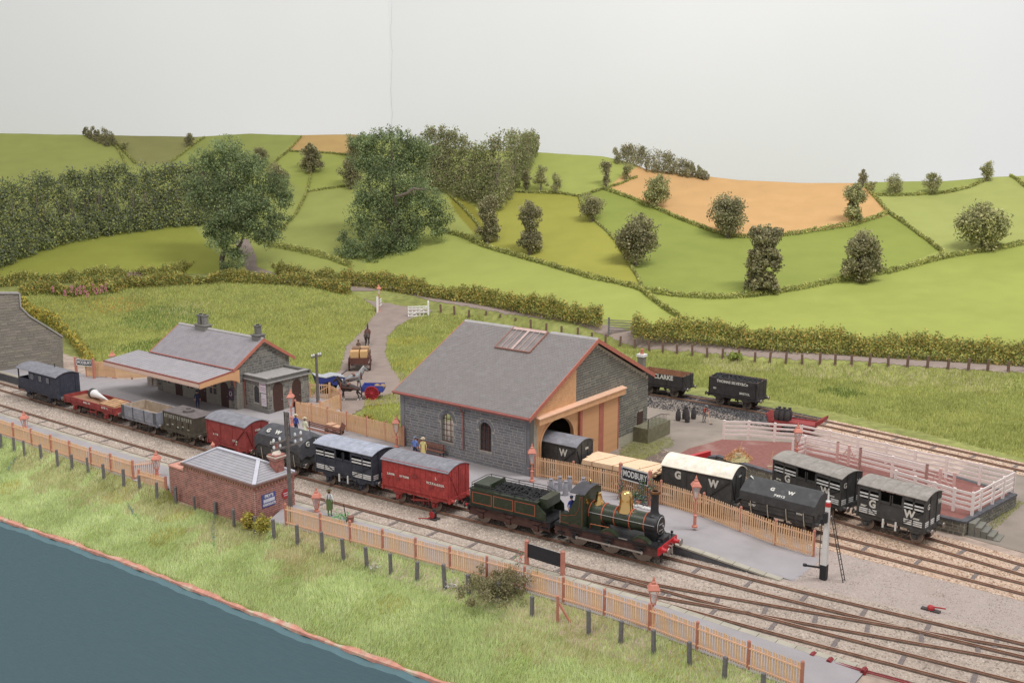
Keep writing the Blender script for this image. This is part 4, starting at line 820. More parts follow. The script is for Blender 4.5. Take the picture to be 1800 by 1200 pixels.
# ---------- fascia board at the front
m_fas=M('fascia_teal',sr(86,118,124),rough=.6,var=.03,scale=.5,bump=0)
nt=m_fas.node_tree; mpn=nt.nodes.new('ShaderNodeMapping'); mpn.inputs['Scale'].default_value=(.3,9,9); tcn=nt.nodes.new('ShaderNodeTexCoord'); nn=nt.nodes.new('ShaderNodeTexNoise'); nn.inputs['Scale'].default_value=2.2; nn.inputs['Detail'].default_value=6
nt.links.new(tcn.outputs['Object'],mpn.inputs[0]); nt.links.new(mpn.outputs[0],nn.inputs['Vector']); _mx=[q for q in nt.nodes if q.type=='MIX'][0]; _mx.inputs[6].default_value=sr(80,110,117); _mx.inputs[7].default_value=sr(96,127,133); nt.links.new(nn.outputs[0],_mx.inputs[0])
bu=nt.nodes.new('ShaderNodeBump'); bu.inputs['Strength'].default_value=.8; bu.inputs['Distance'].default_value=.05; nt.links.new(nn.outputs[0],bu.inputs['Height']); nt.links.new(bu.outputs[0],nt.nodes['Principled BSDF'].inputs['Normal'])
t=thing('fascia_board','teal painted fascia board with brush marks along the front edge of the layout','board',(A0[0],A0[1],0),YAW)
aa=np.arange(-62,64,.5); vs=[];fs=[]
for a in aa:
    e=float(edgeb(a)); z=float(zg(*L(a,e)))-.12+.05*math.sin(a*1.3)+.03*math.sin(a*4.1); vs+=[(a,e,z),(a,e-.6,z-.03),(a,e-.6,-16),(a,e,-16)]
for i in range(len(aa)-1):
    j=i*4;k=j+4; fs+=[(j+c,k+c,k+(c+1)%4,j+(c+1)%4) for c in range(4)]
MB().add(vs,fs).build('board',m_fas,t)
m_earth=M('red_earth',sr(204,146,128),rough=.95,var=.2,scale=3,bump=.5,bscale=12,dirt=(sr(204,200,176),1.1,1.))
vs=[];fs=[];
for a in aa:
    e=float(edgeb(a)); w_=.16+.1*math.sin(a*.9)+.08*math.sin(a*2.7); z0=float(zg(*L(a,e)));z1=float(zg(*L(a,e+w_))); vs+=[(a,e-.12,z0-.14+.04*math.sin(a*3.3)),(a,e-.1,z0+.02),(a,e+w_,z1+.035),(a,e+w_+.15,z1-.2)]
fs=[]
for i in range(len(aa)-1):
    j=i*4;k=j+4; fs+=[(j+c,k+c,k+c+1,j+c+1) for c in range(3)]
o=MB().add(vs,fs).build('earth_edge',m_earth,None,True,loc=(A0[0],A0[1],0),rot=(0,0,YAW)); o['kind']='structure'
# ---------- telegraph poles
m_pole=M('pole_timber',sr(112,104,100),rough=.9,var=.2,scale=3,bump=.25); m_ins=M('insulator',sr(225,225,225),rough=.3,var=.05)
def pole(label,base,h,arms,lean=(0,0),r=.17,ladder=False,armlen=1.3):
    t=thing('telegraph_pole',label,'telegraph pole',base,YAW); MB().cyl((0,0,-.4),(lean[0],lean[1],h),r,r*.62,10).build('pole',m_pole,t,True)
    for k in range(arms):
        z=h-.25-.45*k-(1.6 if ladder else 0); c=(lean[0]*z/h,lean[1]*z/h)
        m=MB().bar((c[0],c[1]-armlen,z),(c[0],c[1]+armlen,z),.12,.1).build('crossarm',m_pole,t)
        for yy in (-.9,-.5,.5,.9):
            i_=MB().lathe([(.03,0),(.03,.08),(.085,.09),(.075,.2),(.05,.26),(0,.28)],8,(c[0],c[1]+yy*armlen,z+.05)).build('insulator',m_ins,m,True)
    if ladder:
        for s in (-1,1): MB().bar((s*.22+.05,0,h-1.7),(s*.22,0,h),.05,.05).build('ladder_side',m_iron,t)
        for k in range(4): MB().bar((-.22,0,h-1.5+.42*k),(.24,0,h-1.5+.42*k),.04,.04).build('rung',m_iron,t)
    return t
pole('tall dark telegraph pole in front of the brick hut corner with white insulators',(*L(-5.67,-18.75),-.1),8.35,2,(0,0),.16,True,1.25)
pole('grey telegraph pole behind the station outbuilding with white insulators',(*L(-27.2,2.9),.9),4.7,1,(0,0),.17,False,.6)
# ---------- signal
t=thing('signal_post','tall white signal post with red band, black foot and iron ladder by the ramp end','signal',(*L(24.9,-4.4),.0),YAW)
h=5.0; MB().add([(-.17,-.17,.95),(.17,-.17,.95),(.17,.17,.95),(-.17,.17,.95),(-.11,-.11,h-.45),(.11,-.11,h-.45),(.11,.11,h-.45),(-.11,.11,h-.45)],[(0,3,2,1),(4,5,6,7),(0,1,5,4),(1,2,6,5),(2,3,7,6),(3,0,4,7)]).build('post',m_white,t)
MB().box(-.19,.19,-.19,.19,-.1,.95).build('foot',m_black,t)
MB().box(-.13,.13,-.13,.13,h-.45,h-.2).build('band',M('signal_red',sr(190,52,50),rough=.5),t)
MB().lathe([(.13,h-.2),(.15,h-.12),(.06,h-.05),(.05,h+.25),(.02,h+.45),(0,h+.5)],8).build('finial',m_white,t,True)
MB().box(-.1,.1,-.42,-.16,h-1.35,h-.75).lathe([(.14,h-1.5),(.14,h-1.2),(0,h-1.05)],8,(-.22,-.2,0)).build('lamp_case',m_black,t)
for s in (-.17,.17): MB().bar((1.1,.4+s,0),(.25,.1+s,h-1.0),.05,.05).build('ladder_side',m_iron,t)
for k in range(13):
    f=(k+.5)/13; MB().bar((1.1-.85*f,.4-.3*f-.17,f*(h-1)),(1.1-.85*f,.4-.3*f+.17,f*(h-1)),.03,.03).build('rung',m_iron,t)
MB().tube([(-.22,-.2,.7),(-.24,-.22,2.4),(-.2,-.2,h-1.3)],.025).build('pull_rod',m_iron,t)
MB().bar((-.2,-.1,.75),(-1.1,-.3,.72),.08,.1).lathe([(.13,-.06),(.13,.06)],8,(-1.05,-.3,.75)).build('balance_weight',m_black,t)
# ---------- point levers and discs
def lever(label,px,py,col):
    x,y,z=G(px,py,.05); t=thing('ground_lever',label,'point lever',(x,y,.02),YAW); MB().box(-.5,.5,-.15,.15,0,.1).build('base',m_iron,t)
    MB().lathe([(.2,0),(.2,.12),(.14,.2),(0,.24)],10,(.0,0,.1)).build('weight',col,t); MB().bar((0,0,.25),(.75,.1,.3),.06,.06).build('handle',col,t); return t
m_red=M('signal_red2',sr(176,50,52),rough=.5,var=.15)
lever('red and white point lever lying on the gravel at lower right',1636,1072,m_red)
x,y,z=G(763,912,.05); t=thing('ground_signal','small dark ground disc signal with red face between the two running lines','signal',(x,y,.03),YAW)
MB().box(-.35,.35,-.25,.25,0,.12).build('base',m_iron,t); MB().lathe([(.18,.12),(.2,.5),(.12,.6),(.08,.75),(0,.8)],10).build('lamp_body',m_black,t); MB().cyl((0,-.2,.4),(0,-.24,.4),.24,n=14).build('disc',m_red,t); MB().bar((-.9,-.6,.05),(-.1,-.2,.12),.05,.05).build('rod',m_red,t)
# point rodding at lower right
t=thing('point_rodding','dark red point rodding with joints beside the rail at the bottom right','rodding',(A0[0],A0[1],0),YAW)
m_rod=M('rod_red',sr(140,44,48),rough=.5,var=.2)
q=[AT(1398,1137,.12),AT(1430,1150,.12),AT(1460,1160,.12),AT(1520,1177,.12),AT(1590,1196,.12),AT(1700,1235,.12)]
for o_ in (0,.16): MB().tube([(a,b-o_,.12) for a,b in q],.035,6).build('rod',m_rod,t)
for a,b in q[1:4]: MB().box(a-.12,a+.12,b-.3,b+.12,0,.22).cyl((a,b-.3,.2),(a,b+.12,.2),.08).build('roller',m_rod,t)
# ---------- milk churns, bench, barrows, flowers
m_churn=M('churn_metal',sr(168,168,174),rough=.45,metal=.25,var=.1)
CH_=[(963,851),(973,857),(984,846),(993,853),(999,847),(1021,856),(1024,848)]
CL=['leftmost of the milk churns against the ramp fence','front churn second from left','back churn in the middle of the group','front churn third from left','churn at the right end of the main group','front one of the pair by the engine cab','back one of the pair by the engine cab']
def churn(label,a,b):
    t=thing('milk_churn','grey milk churn, '+label,'milk churn',(*L(a,b),zM(a)),0,'milk churns on the platform')
    MB().lathe([(.2,0),(.21,.04),(.17,.75),(.1,.95),(.1,1.0)],12).build('body',m_churn,t,True); MB().lathe([(.15,1.0),(.16,1.06),(.05,1.08),(.05,1.12),(0,1.13)],12).build('lid',m_churn,t,True)
    for s in (-1,1): MB().tube([(s*.15,0,.8),(s*.24,0,.85),(s*.22,0,.65),(s*.17,0,.6)],.015,5).build('handle',m_churn,t)
for (px,py),lb in zip([(968,866),(977,872),(984,862),(994,870),(1001,862),(1021,872),(1025,864)],CL):
    a,b=AT(px,py,.9); churn(lb,a,max(b,-5.2))
m_bench=M('bench_wood',sr(142,98,84),rough=.7,var=.15,scale=3)
def bench(label,a,b,ln=2.2,rz=0):
    t=thing('platform_bench',label,'bench',(*L(a,b),.9),YAW+rz,'platform benches')
    for k in range(3): MB().box(0,ln,-.4+.14*k,-.29+.14*k,.43,.47).build('seat_slat',m_bench,t)
    for k in range(3): MB().box(0,ln,.06,.09,.55+.15*k,.66+.15*k).build('back_slat',m_bench,t)
    for x_ in (.2,ln-.2):
        MB().box(x_-.03,x_+.03,-.38,-.32,0,.43).box(x_-.03,x_+.03,.04,.09,0,1.0).box(x_-.03,x_+.03,-.38,.04,.38,.43).build('leg',m_iron,t)
bench('brown slatted bench beside the boy in blue and the man in cream, against the fence',*AT(541,759,.9),ln=4.2)
bench('brown bench against the goods shed wall behind the seated couple',-9.6,-2.55,ln=3.2)
# flower bed at the name board
t=thing('flower_bed','planted bed with white stones, ferns and pots below the MODBURY board','flower bed',(*L(10.8,-2.3),.9),YAW)
r=np.random.default_rng(3); mb=MB()
for k in range(34):
    mb.blob((r.uniform(-1.2,1.5),r.uniform(-.55,-.25),.07),r.uniform(.07,.13),6,4)
mb.build('edging_stones',m_white,t,kind='stuff'); p=np.vstack([r.normal(size=(500,3))*[.35,.2,.22]+[.2+.0*k,0,.5] for k in range(1)]+[r.normal(size=(160,3))*[.1,.1,.5]+[-1.3,.1,.9],r.normal(size=(160,3))*[.12,.1,.5]+[.4,.15,1.0],r.normal(size=(120,3))*[.1,.1,.4]+[1.1,.1,1.3]]); p[:,2]=np.abs(p[:,2])
leaves('foliage',p,.075,leafcols(len(p),[sr(66,92,56),sr(80,104,64),sr(58,76,74),sr(54,68,86)],np.zeros(len(p)),3),t,seed=3)
p=p[r.integers(0,len(p),60)]+[0,-.1,.05]; leaves('blossom',p,.05,np.array([[.8,.8,.78]]*60),t,seed=4)
for x_ in (-.6,.35): MB().lathe([(.12,0),(.18,.3),(.2,.32),(.2,.36),(.15,.36)],10,(x_,-.2,0)).build('pot',m_rb,t)
vine('grey green climbing plant on the middle platform fence',[(632,771),(640,768)],11,(sr(110,110,110),sr(120,122,96)),1.0,w=.5)
vine('green climber on the platform fence close to the goods shed',[(664,780),(672,781)],12,(sr(126,140,84),sr(140,150,100)),.7,w=.45)
vine('blue green climber at the left foot of the black backed sign',[(913,995),(917,1005)],13,(sr(84,118,90),sr(150,96,84)),.8,w=.35)
vine('dark blue flowering climber under the black backed sign',[(958,1008),(975,1014)],14,(sr(66,84,120),sr(74,110,90)),.9,w=.35)
vine('little bush of white flowers in the grass under the fence near the man in green',[(655,1000),(659,1003)],15,(sr(150,150,150),sr(120,122,110)),.2,w=.25,name='white_flowers')
vine('white flowers in the grass left of the dark bush',[(788,1033),(800,1034)],16,(sr(150,150,150),sr(130,132,124)),.2,w=.25,name='white_flowers')
vine('white flowers by the first post right of the raking prop',[(1043,1085),(1052,1080)],17,(sr(150,150,150),sr(130,132,124)),.25,w=.25,name='white_flowers')
# ================================================================= BUILDINGS
def onB(px,py,b0):
    u,d,h=ray(px,py); n=BX; den=u*n[0]+d*n[1]; t=(b0+A0@n)/den; x,y,z=u*t,d*t,CH+h*t; return float(AB(x,y)[0]),float(z)
def onA(px,py,a0):
    u,d,h=ray(px,py); n=AX; den=u*n[0]+d*n[1]; t=(a0+A0@n)/den; x,y,z=u*t,d*t,CH+h*t; return float(AB(x,y)[1]),float(z)
def Mrand(name,cols,rough=.9,bump=.3,scale=5,bscale=14):
    m=M(name,cols[0],rough,.15,scale,bump,bscale=bscale); nt=m.node_tree; N=nt.nodes; K=nt.links; oi=N.new('ShaderNodeObjectInfo'); cr=N.new('ShaderNodeValToRGB'); cr.color_ramp.interpolation='CONSTANT'
    for i,c in enumerate(cols):
        e=cr.color_ramp.elements[i] if i<2 else cr.color_ramp.elements.new(i/len(cols)); e.position=i/len(cols); e.color=c
    K.new(oi.outputs['Random'],cr.inputs[0]); b=N['Principled BSDF']; src=b.inputs['Base Color'].links[0].from_socket
    mx=N.new('ShaderNodeMix'); mx.data_type='RGBA'; mx.inputs[0].default_value=.6; K.new(src,mx.inputs[6]); K.new(cr.outputs[0],mx.inputs[7]); K.new(mx.outputs[2],b.inputs['Base Color']); return m
m_stF=Mrand('stone_blue_grey',[sr(126,127,132),sr(116,117,122),sr(138,138,142),sr(108,109,114),sr(132,131,132)])
m_stG=Mrand('stone_green_grey',[sr(120,119,110),sr(112,110,102),sr(132,129,118),sr(102,101,96),sr(138,133,120)])
m_stS=Mrand('stone_station',[sr(118,116,112),sr(104,102,98),sr(134,130,122),sr(92,90,90),sr(142,136,124),sr(112,108,100)])
m_mort=M('mortar_pale',sr(174,169,160),rough=.95,var=.12,scale=5); m_mort2=M('mortar_olive',sr(178,172,154),rough=.95,var=.15,scale=5)
m_slate=M('roof_slate',sr(128,122,119),rough=.8,var=.06,scale=1.5,bump=.15,dirt=(sr(150,150,152),2.2,.25))
m_barge=M('barge_board_red',sr(184,112,94),rough=.6,var=.1,scale=3); m_gut=M('gutter_red_brown',sr(164,98,88),rough=.45,var=.12,scale=3)
m_wood=M('tan_boarding',sr(222,172,126),rough=.75,var=.1,scale=2,bump=.08); m_door=M('dark_brown_door',sr(74,50,44),rough=.6,var=.15,scale=4)
m_int=M('interior_dark',sr(128,116,100),rough=.95,var=.2); m_cop=M('coping_stone',sr(158,154,150),rough=.9,var=.12,scale=3,bump=.2)
m_win=bpy.data.materials.new('window_glass'); m_win.use_nodes=True; _b=m_win.node_tree.nodes['Principled BSDF']; _b.inputs['Base Color'].default_value=(.6,.62,.6,1); _b.inputs['Roughness'].default_value=.05; _b.inputs['Alpha'].default_value=.14
UNIT=MB().box(-.5,.5,0,1,-.5,.5).mesh('stone',None)
UB={}
def unit(mat):
    if mat.name not in UB:
        mb=MB(); b=.06; mb.add([(-.5,0,-.5),(.5,0,-.5),(.5,0,.5),(-.5,0,.5),(-.5+b*.5,1,-.5+b*1.5),(.5-b*.5,1,-.5+b*1.5),(.5-b*.5,1,.5-b*1.5),(-.5+b*.5,1,.5-b*1.5)],[(4,5,6,7),(0,1,5,4),(1,2,6,5),(2,3,7,6),(3,0,4,7)]); UB[mat.name]=mb.mesh('stone',mat)
    return UB[mat.name]
def stonework(parent,off,origin,udir,ndir,ulen,ztop,inside,course,lens,mat,quota,seed,proud=.014,z0=0,name='stone'):
    """coursed blocks on a vertical face; 'quota' of them as parts of their own, the rest joined"""
    r=np.random.default_rng(seed); o=np.array(origin,float);u=np.array(udir,float);n=np.array(ndir,float); an=math.atan2(-n[0],n[1])
    rest=MB(); cnt=0; z=z0; items=[]
    while z<ztop:
        ch=course*r.uniform(.85,1.15); x=-r.uniform(0,lens[1])
        while x<ulen:
            ln=r.uniform(*lens); x0=max(0,x);x1=min(ulen,x+ln)
            ok_=lambda A_:inside(A_,z+.02) and inside(A_,z+ch-.03)
            if ok_(x0+.02) and not ok_(x1-.02):
                while x1-x0>.12 and not ok_(x1-.02): x1-=.05
            elif ok_(x1-.02) and not ok_(x0+.02):
                while x1-x0>.12 and not ok_(x0+.02): x0+=.05
            if x1-x0>.12 and ok_(x0+.02) and ok_(x1-.02) and inside((x0+x1)/2,z+ch/2): items.append(((x0+x1)/2,z+ch/2,x1-x0-.05,ch-.042,proud*r.uniform(.5,1.5)))
            x+=ln
        z+=ch
    items.sort(key=lambda i:-i[2]*i[3])
    for (uc,zc,w_,h_,d) in items:
        c=o+u*uc+np.array([0,0,zc])
        if cnt<quota:
            q=link(name,unit(mat),parent,tuple(c+np.array(off)),(0,0,an)); q.scale=(w_,d,h_); cnt+=1
        else:
            p=[c+u*s*w_/2+np.array([0,0,t*h_/2])+n*k*d for k in (0,1) for t in (-1,1) for s in (-1,1)]
            rest.add(p,[(0,1,3,2),(4,6,7,5),(0,4,5,1),(1,5,7,3),(3,7,6,2),(2,6,4,0)])
    if rest.v: rest.build('stonework',mat,parent,loc=off,kind='stuff')
    return cnt
def archpoly(x0,x1,z0,zs,n=10,rise=None):
    c=(x0+x1)/2;r_=(x1-x0)/2; k=rise or r_
    return [(x0,z0),(x1,z0)]+[(c+r_*math.cos(t),zs+k*math.sin(t)) for t in np.linspace(0,math.pi,n)]
def inpt(p,poly): return bool(inpoly(np.array([p[0]]),np.array([p[1]]),poly)[0])
def slates(parent,off,P0,udir,vdir,ul,vl,mat,w_=.3,ex=.22,th=.018,skip=None,seed=1,name='slates'):
    """overlapping slates: P0 eave corner, u along the eave, v up the slope"""
    P0=np.array(P0,float);u=np.array(udir,float);v=np.array(vdir,float);n=np.cross(u,v); n*=np.sign(n[2]); r=np.random.default_rng(seed); mb=MB(); rows=int(vl/ex)
    for j in range(rows):
        y=j*ex; x=-(w_*.5 if j%2 else 0)
        while x<ul:
            a=max(0,x)+.006;b=min(ul,x+w_)-.006
            if b-a>.03 and not (skip and skip((a+b)/2,y)):
                h=r.uniform(0,.004); q=[P0+u*a+v*y+n*(.02+h),P0+u*b+v*y+n*(.02+h),P0+u*b+v*(y+ex*1.02)+n*(.01+h),P0+u*a+v*(y+ex*1.02)+n*(.01+h),P0+u*a+v*y,P0+u*b+v*y]
                mb.add(q,[(0,1,2,3),(4,5,1,0),(4,0,3),(5,2,1)])
            x+=w_
    return mb.build(name,mat,parent,loc=off,kind='stuff',recalc=False)
# ---------------------------------------------------------------- goods shed
a0,a1,b0,b1=-13.55,0.,0.,17.8; HE,HR,BR=4.72,9.2,8.9
t=thing('goods_shed','large grey stone goods shed with slate roof, skylight and tan sliding doors','goods shed',(A0[0]*.965,A0[1]*.965,.9),YAW); t.scale=(.965,)*3; SH=t; Z0=(0,0,0)
x0,zb=onB(776,774.7,0);x1,_=onB(797.5,778,0);_,zt1=onB(786,726.6,0); y0,zb2=onB(842.7,790,0);y1,_=onB(864,793,0);_,zt2=onB(853,739.7,0)
wins=[archpoly(x0,x1,zb,zt1-(x1-x0)/2),archpoly(y0,y1,zb,zt1-(x1-x0)/2)]
MB().prism([(a0,-1.2),(a1,-1.2),(a1,HE),(a0,HE)],0.,.45,'y',wins).build('front_wall',m_mort,t)
MB().prism([(a0,-1.2),(a1,-1.2),(a1,HE),(a0,HE)],b1-.45,b1,'y').build('rear_wall',m_mort2,t)
gab=[(b0+.46,-.3),(b1-.46,-.3),(b1-.46,HE-.05),(BR,HR-.15),(b0+.46,HE-.05)]
gab=[(b0+.46,-1.2),(b1-.46,-1.2),(b1-.46,HE+.12),(BR,HR-.12),(b0+.46,HE+.12)]
bl,_=onA(951,800,0); br,_=onA(1008,790,0); _,zta=onA(979,733,0); bd0,_=onA(1021,760,0); bd1,_=onA(1083,760,0); bw,_=onA(1012,690,0); bw0,_=onA(944,760,0)
_,zbm0=onA(944,731,0);_,zbm1=onA(1091,680,0);bm1,_=onA(1091,690,0)
ZBT=(zbm0+zbm1)/2; ZBB=ZBT-.62
larch=archpoly(bl,br,-1.1,ZBB-1.9,12,1.75); arch2=archpoly(1.6,7.2,-1.1,3.0,12,1.2)
MB().prism(gab,a0,a0+.45,'x',[arch2]).build('left_gable_wall',m_mort2,t)
MB().prism([(b0+.46,-1.2),(bw0,-1.2),(bw0,ZBB),(bl-.3,ZBB),(bd1+.05,ZBB),(bd1+.05,-1.2),(b1-.46,-1.2),(b1-.46,HE+.12),(BR,HR-.12),(b0+.46,HE+.12)],-.45,-.002,'x').build('right_gable_wall',m_mort2,t)
# timber infill with the arch, beam, sliding doors
MB().prism([(bw0,-1.15),(bd0-.1,-1.15),(bd0-.1,ZBB),(bw0,ZBB)],-.3,-.05,'x',[larch]).build('arch_boarding',m_wood,t)
mb=MB(); n=14
for i in range(n):
    t0=math.pi*i/n;t1=math.pi*(i+1)/n;c=(bl+br)/2;r0=(br-bl)/2; zs=ZBB-1.9
    q=[(c+r0*math.cos(k)*f,zs+1.75*math.sin(k)*f) for k,f in ((t0,1),(t1,1),(t1,1.09),(t0,1.09))]; mb.prism(q,-.05,.02,'x')
mb.box(-.05,.02,bl-.12,bl,-1.0,zs).box(-.05,.02,br,br+.12,-1.0,zs); mb.build('arch_trim',m_wood,t)
tri=[(b0+.35,HE-.1),(bw,ZBT),(bw,HE+(bw-0)*(HR-HE)/BR-.3),(b0+.35,HE-.02)]
zc=lambda b:HE-.25+(b)*(HR-HE)/BR
nb_=0;z=ZBT+.03
while z<zc(bw)-.1:
    bs=max(b0+.5,(z+.18-HE+.25)*BR/(HR-HE))
    if bw-bs>.1: MB().prism([(bs,z),(bw,z),(bw,z+.17),(bs+.1,z+.17)],-.002,.035,'x').build('weatherboard',m_wood,t)
    z+=.185
b_=MB().box(.0,.42,bw0-.25,bm1+.15,ZBB,ZBT-.08).build('door_beam',m_wood,t); MB().prism([(0,ZBT-.08),(.5,ZBT-.14),(.5,ZBT-.06),(0,ZBT+.05)],bw0-.35,bm1+.25,'y').build('beam_cover',m_tanrail,t)
bdm0,_=onA(1050,760,0); bdm1,_=onA(1058,760,0); bp0,_=onA(1017,760,0)
for (p_,q_) in ((bd0,bdm0),(bdm1,bd1)):
    d=MB().box(.06,.12,p_,q_,-.9,ZBB).build('sliding_door',m_wood,t); k=int((q_-p_)/.16)
    me=MB().box(.12,.138,-.07,.07,-.88,ZBB-.02).mesh('door_board',m_wood)
    for i in range(k): link('board',me,d,(0,p_+(i+.5)*(q_-p_)/k,0))
for p_,q_ in ((bp0,bd0),(bdm0,bdm1),(bd1,bd1+.14)): MB().box(.0,.17,p_,q_,-.9,ZBB).build('door_post',m_barge,t)
MB().box(a0+.5,-.5,.5,1.5,-.9,.04).box(a0+.5,-.5,7.,b1-.5,-.9,.04).build('floor',m_int,t); MB().box(a0+.45,-.5,7.2,b1-.5,.05,.4).build('loading_stage',m_int,t)
# small door, landing and railing on the gable
dp0,dz0=onA(1119,764,0); dp1,_=onA(1127,764,0); _,dzt=onA(1123,724,0)
d=MB().box(.0,.05,dp0,dp1+.15,.45,dzt).build('side_door',m_door,t); MB().box(.04,.09,dp0+.1,dp0+.16,1.6,1.75).build('handle',m_iron,d)
MB().box(.0,1.5,dp0-.6,dp1+2.6,-1.0,.45).build('landing',M('mossy_stone',sr(122,118,94),var=.2,scale=3),t)
rl=MB(); rl.tube([(1.45,dp0-.55,1.35),(1.45,dp1+.9,1.35),(1.45,dp1+2.5,.95)],.03); rl.tube([(1.45,dp0-.55,.45),(1.45,dp0-.55,1.35),(0.05,dp0-.55,1.35)],.03); R_=rl.build('railing',m_iron,t)
me=MB().cyl((0,0,0),(0,0,.9),.016,n=5).mesh('railing_bar',m_iron)
for i in range(14):
    bb=dp0-.45+i*.24; link('bar',me,R_,(1.45,bb,.45 if bb<dp1+.9 else .45-.25*(bb-dp1-.9)))
# windows
m_wbar=M('window_bar_brown',sr(92,58,52),rough=.6)
for wi,wp in enumerate(wins):
    xs=[p[0] for p in wp];zs_=[p[1] for p in wp]; X0,X1,Zb,Zt=min(xs),max(xs),min(zs_),max(zs_)
    w=MB().prism([(x,z) for x,z in wp],.2,.21,'y').build('window',m_win if wi==0 else M('dark_glass',sr(58,54,54),rough=.15,bump=0),t,recalc=False)
    fr=MB()
    for k in range(1,3): fr.box(X0+(X1-X0)*k/3-.025,X0+(X1-X0)*k/3+.025,.16,.2,Zb,Zt-(.1 if wi==0 else .1))
    for k in range(1,5): fr.box(X0,X1,.165,.195,Zb+(Zt-Zb)*k/5-.02,Zb+(Zt-Zb)*k/5+.02)
    fr.box(X0,X1,.14,.22,Zb,Zb+.07); fr.build('frame',m_wbar,w)
    # dressed ring round the arch
    c=(X0+X1)/2; r0=(X1-X0)/2; zs=Zt-r0
    for i in range(9):
        t0=math.pi*i/9;t1=math.pi*(i+1)/9; q=[(c+r0*math.cos(k)*f,zs+r0*math.sin(k)*f) for k,f in ((t0+.02,1.02),(t1-.02,1.02),(t1-.02,1.42),(t0+.02,1.42))]
        MB().prism(q,-.035,.0,'y').build('voussoir',m_stoneg if False else m_stF,t)
    MB().box(X0-.1,X1+.1,-.06,.25,Zb-.1,Zb-.001).build('sill',m_cop,w)
ring=[archpoly(min(p[0] for p in w_)-.05-(.2),max(p[0] for p in w_)+.05+.2,0+min(p[1] for p in w_),max(p[1] for p in w_)-.7,10) for w_ in wins]
ringz=[(min(p[0] for p in w_),max(p[0] for p in w_),min(p[1] for p in w_),max(p[1] for p in w_)) for w_ in wins]
def inF(x,z):
    X=a0+x
    for X0,X1,Zb,Zt in ringz:
        if X0-.03<X<X1+.03 and Zb-.1<z<Zt-.4: return False
        if z>=Zt-(X1-X0)/2-.05 and math.hypot(X-(X0+X1)/2,z-(Zt-(X1-X0)/2))<(X1-X0)/2*1.44: return False
    return z<HE-.12 and .42<x<13.15
n1_=stonework(t,Z0,(a0,0,0),(1,0,0),(0,-1,0),13.55,HE,inF,.225,(.35,.95),m_stF,215,5)
for x_ in (a0,a1-.42): MB().box(x_-.01,x_+.43,-.05,.2,-.1,HE-.05).build('quoin',m_stF,t)
MB().box(a0,a1,-.045,.1,-.2,.12).build('plinth',m_stF,t)
MB().box(-.2,.05,-.03,b0+.46,-.1,HE).build('quoin',m_stG,t)
def inG(y,z):
    zr=HE-.1+(y)*(HR-HE)/BR if y<BR else HR-.1-(y-BR)*(HR-HE)/(b1-BR)
    if z>zr-.2: return False
    if z>=ZBT+.02: return y>bw+.02
    if z>ZBB-.05: return y>bm1+.2
    if dp0-.05<y<dp1+.2 and 0.4<z<dzt+.05: return False
    if dp0-.6<y<dp1+2.6 and z<.45: return False
    return y>bd1+.16
stonework(t,Z0,(0,0,0),(0,1,0),(1,0,0),b1,HR,inG,.225,(.35,.85),m_stG,85,6,z0=.0)
# roof
sl=math.hypot(BR+.45,HR-HE+.05); vd=np.array([0,BR+.45,HR+.12-(HE+.0)]);vd/=np.linalg.norm(vd); vl=math.hypot(BR+.45,HR+.12-HE)
r0=MB().prism([(-.45,HE-.02),(BR,HR+.1),(b1+.45,HE-.02),(b1+.45,HE+.1),(BR,HR+.22),(-.45,HE+.1)],a0-.3,a1+.32,'x').build('roof',m_slate,t)
tl=[None]*0
P00=(a0-.34,-.5,HE+.08)
def onroof(px,py):
    n=np.cross([1,0,0],vd); # local plane through P00
    u,d,h=ray(px,py); dl=np.array([u*AX[0]+d*AX[1],u*BX[0]+d*BX[1],h]); o=np.array([-(A0@AX),-(A0@BX),CH]); tt_=((np.array(P00)-o)@n)/(dl@n); q=o+dl*tt_; return q[0],(q-np.array(P00))@vd
SK=[onroof(*p) for p in ((868,612),(930,620),(962,590),(903,580))]
sx0_=(SK[0][0]+SK[3][0])/2; sx1_=(SK[1][0]+SK[2][0])/2; sv0=(SK[0][1]+SK[1][1])/2; sv1=min(vl-.05,(SK[2][1]+SK[3][1])/2+.3)
slates(t,Z0,P00,(1,0,0),vd,13.55+.7,vl,m_slate,.3,.2,skip=lambda u,v:(sx0_-.05<u+P00[0]<sx1_+.05 and sv0-.05<v<sv1))
vd2=np.array([0,-(b1-BR+.45),HR+.12-HE]);vd2/=np.linalg.norm(vd2)
slates(t,Z0,(a0-.34,b1+.5,HE+.08),(1,0,0),vd2,13.55+.7,vl,m_slate,.45,.3,seed=2)
m_ridge=M('ridge_tile',sr(172,168,164),rough=.9,var=.1)
for k in range(30):
    xx=a0-.34+k*.475
    if sx0_-.1<xx<sx1_-.2: continue
    MB().prism([(BR-.2,HR+.12),(BR,HR+.33),(BR+.2,HR+.12),(BR,HR+.26)],xx,xx+.465,'x').build('ridge_tile',m_ridge,t)
def R3(u,v,n): p=np.array(P00)+np.array([1,0,0])*(u-P00[0])+vd*v; nn=np.cross([1,0,0],vd); return tuple(p+nn*n)
sk=MB()
for u in (sx0_,sx1_): sk.bar(R3(u,sv0,.1),R3(u,sv1,.1),.09,.16,tuple(np.cross([1,0,0],vd)))
for v in (sv0,sv1): sk.bar(R3(sx0_,v,.1),R3(sx1_,v,.1),.09,.16,tuple(np.cross([1,0,0],vd)))
sko=sk.build('skylight_frame',M('skylight_frame_brown',sr(150,112,100),rough=.7,var=.12,scale=4),t)
sb=MB(); K_=6
for k in range(1,K_):
    u=sx0_+(sx1_-sx0_)*k/K_; sb.bar(R3(u,sv0,.17),R3(u,sv1,.17),.035 if k!=3 else .22,.05,tuple(np.cross([1,0,0],vd)))
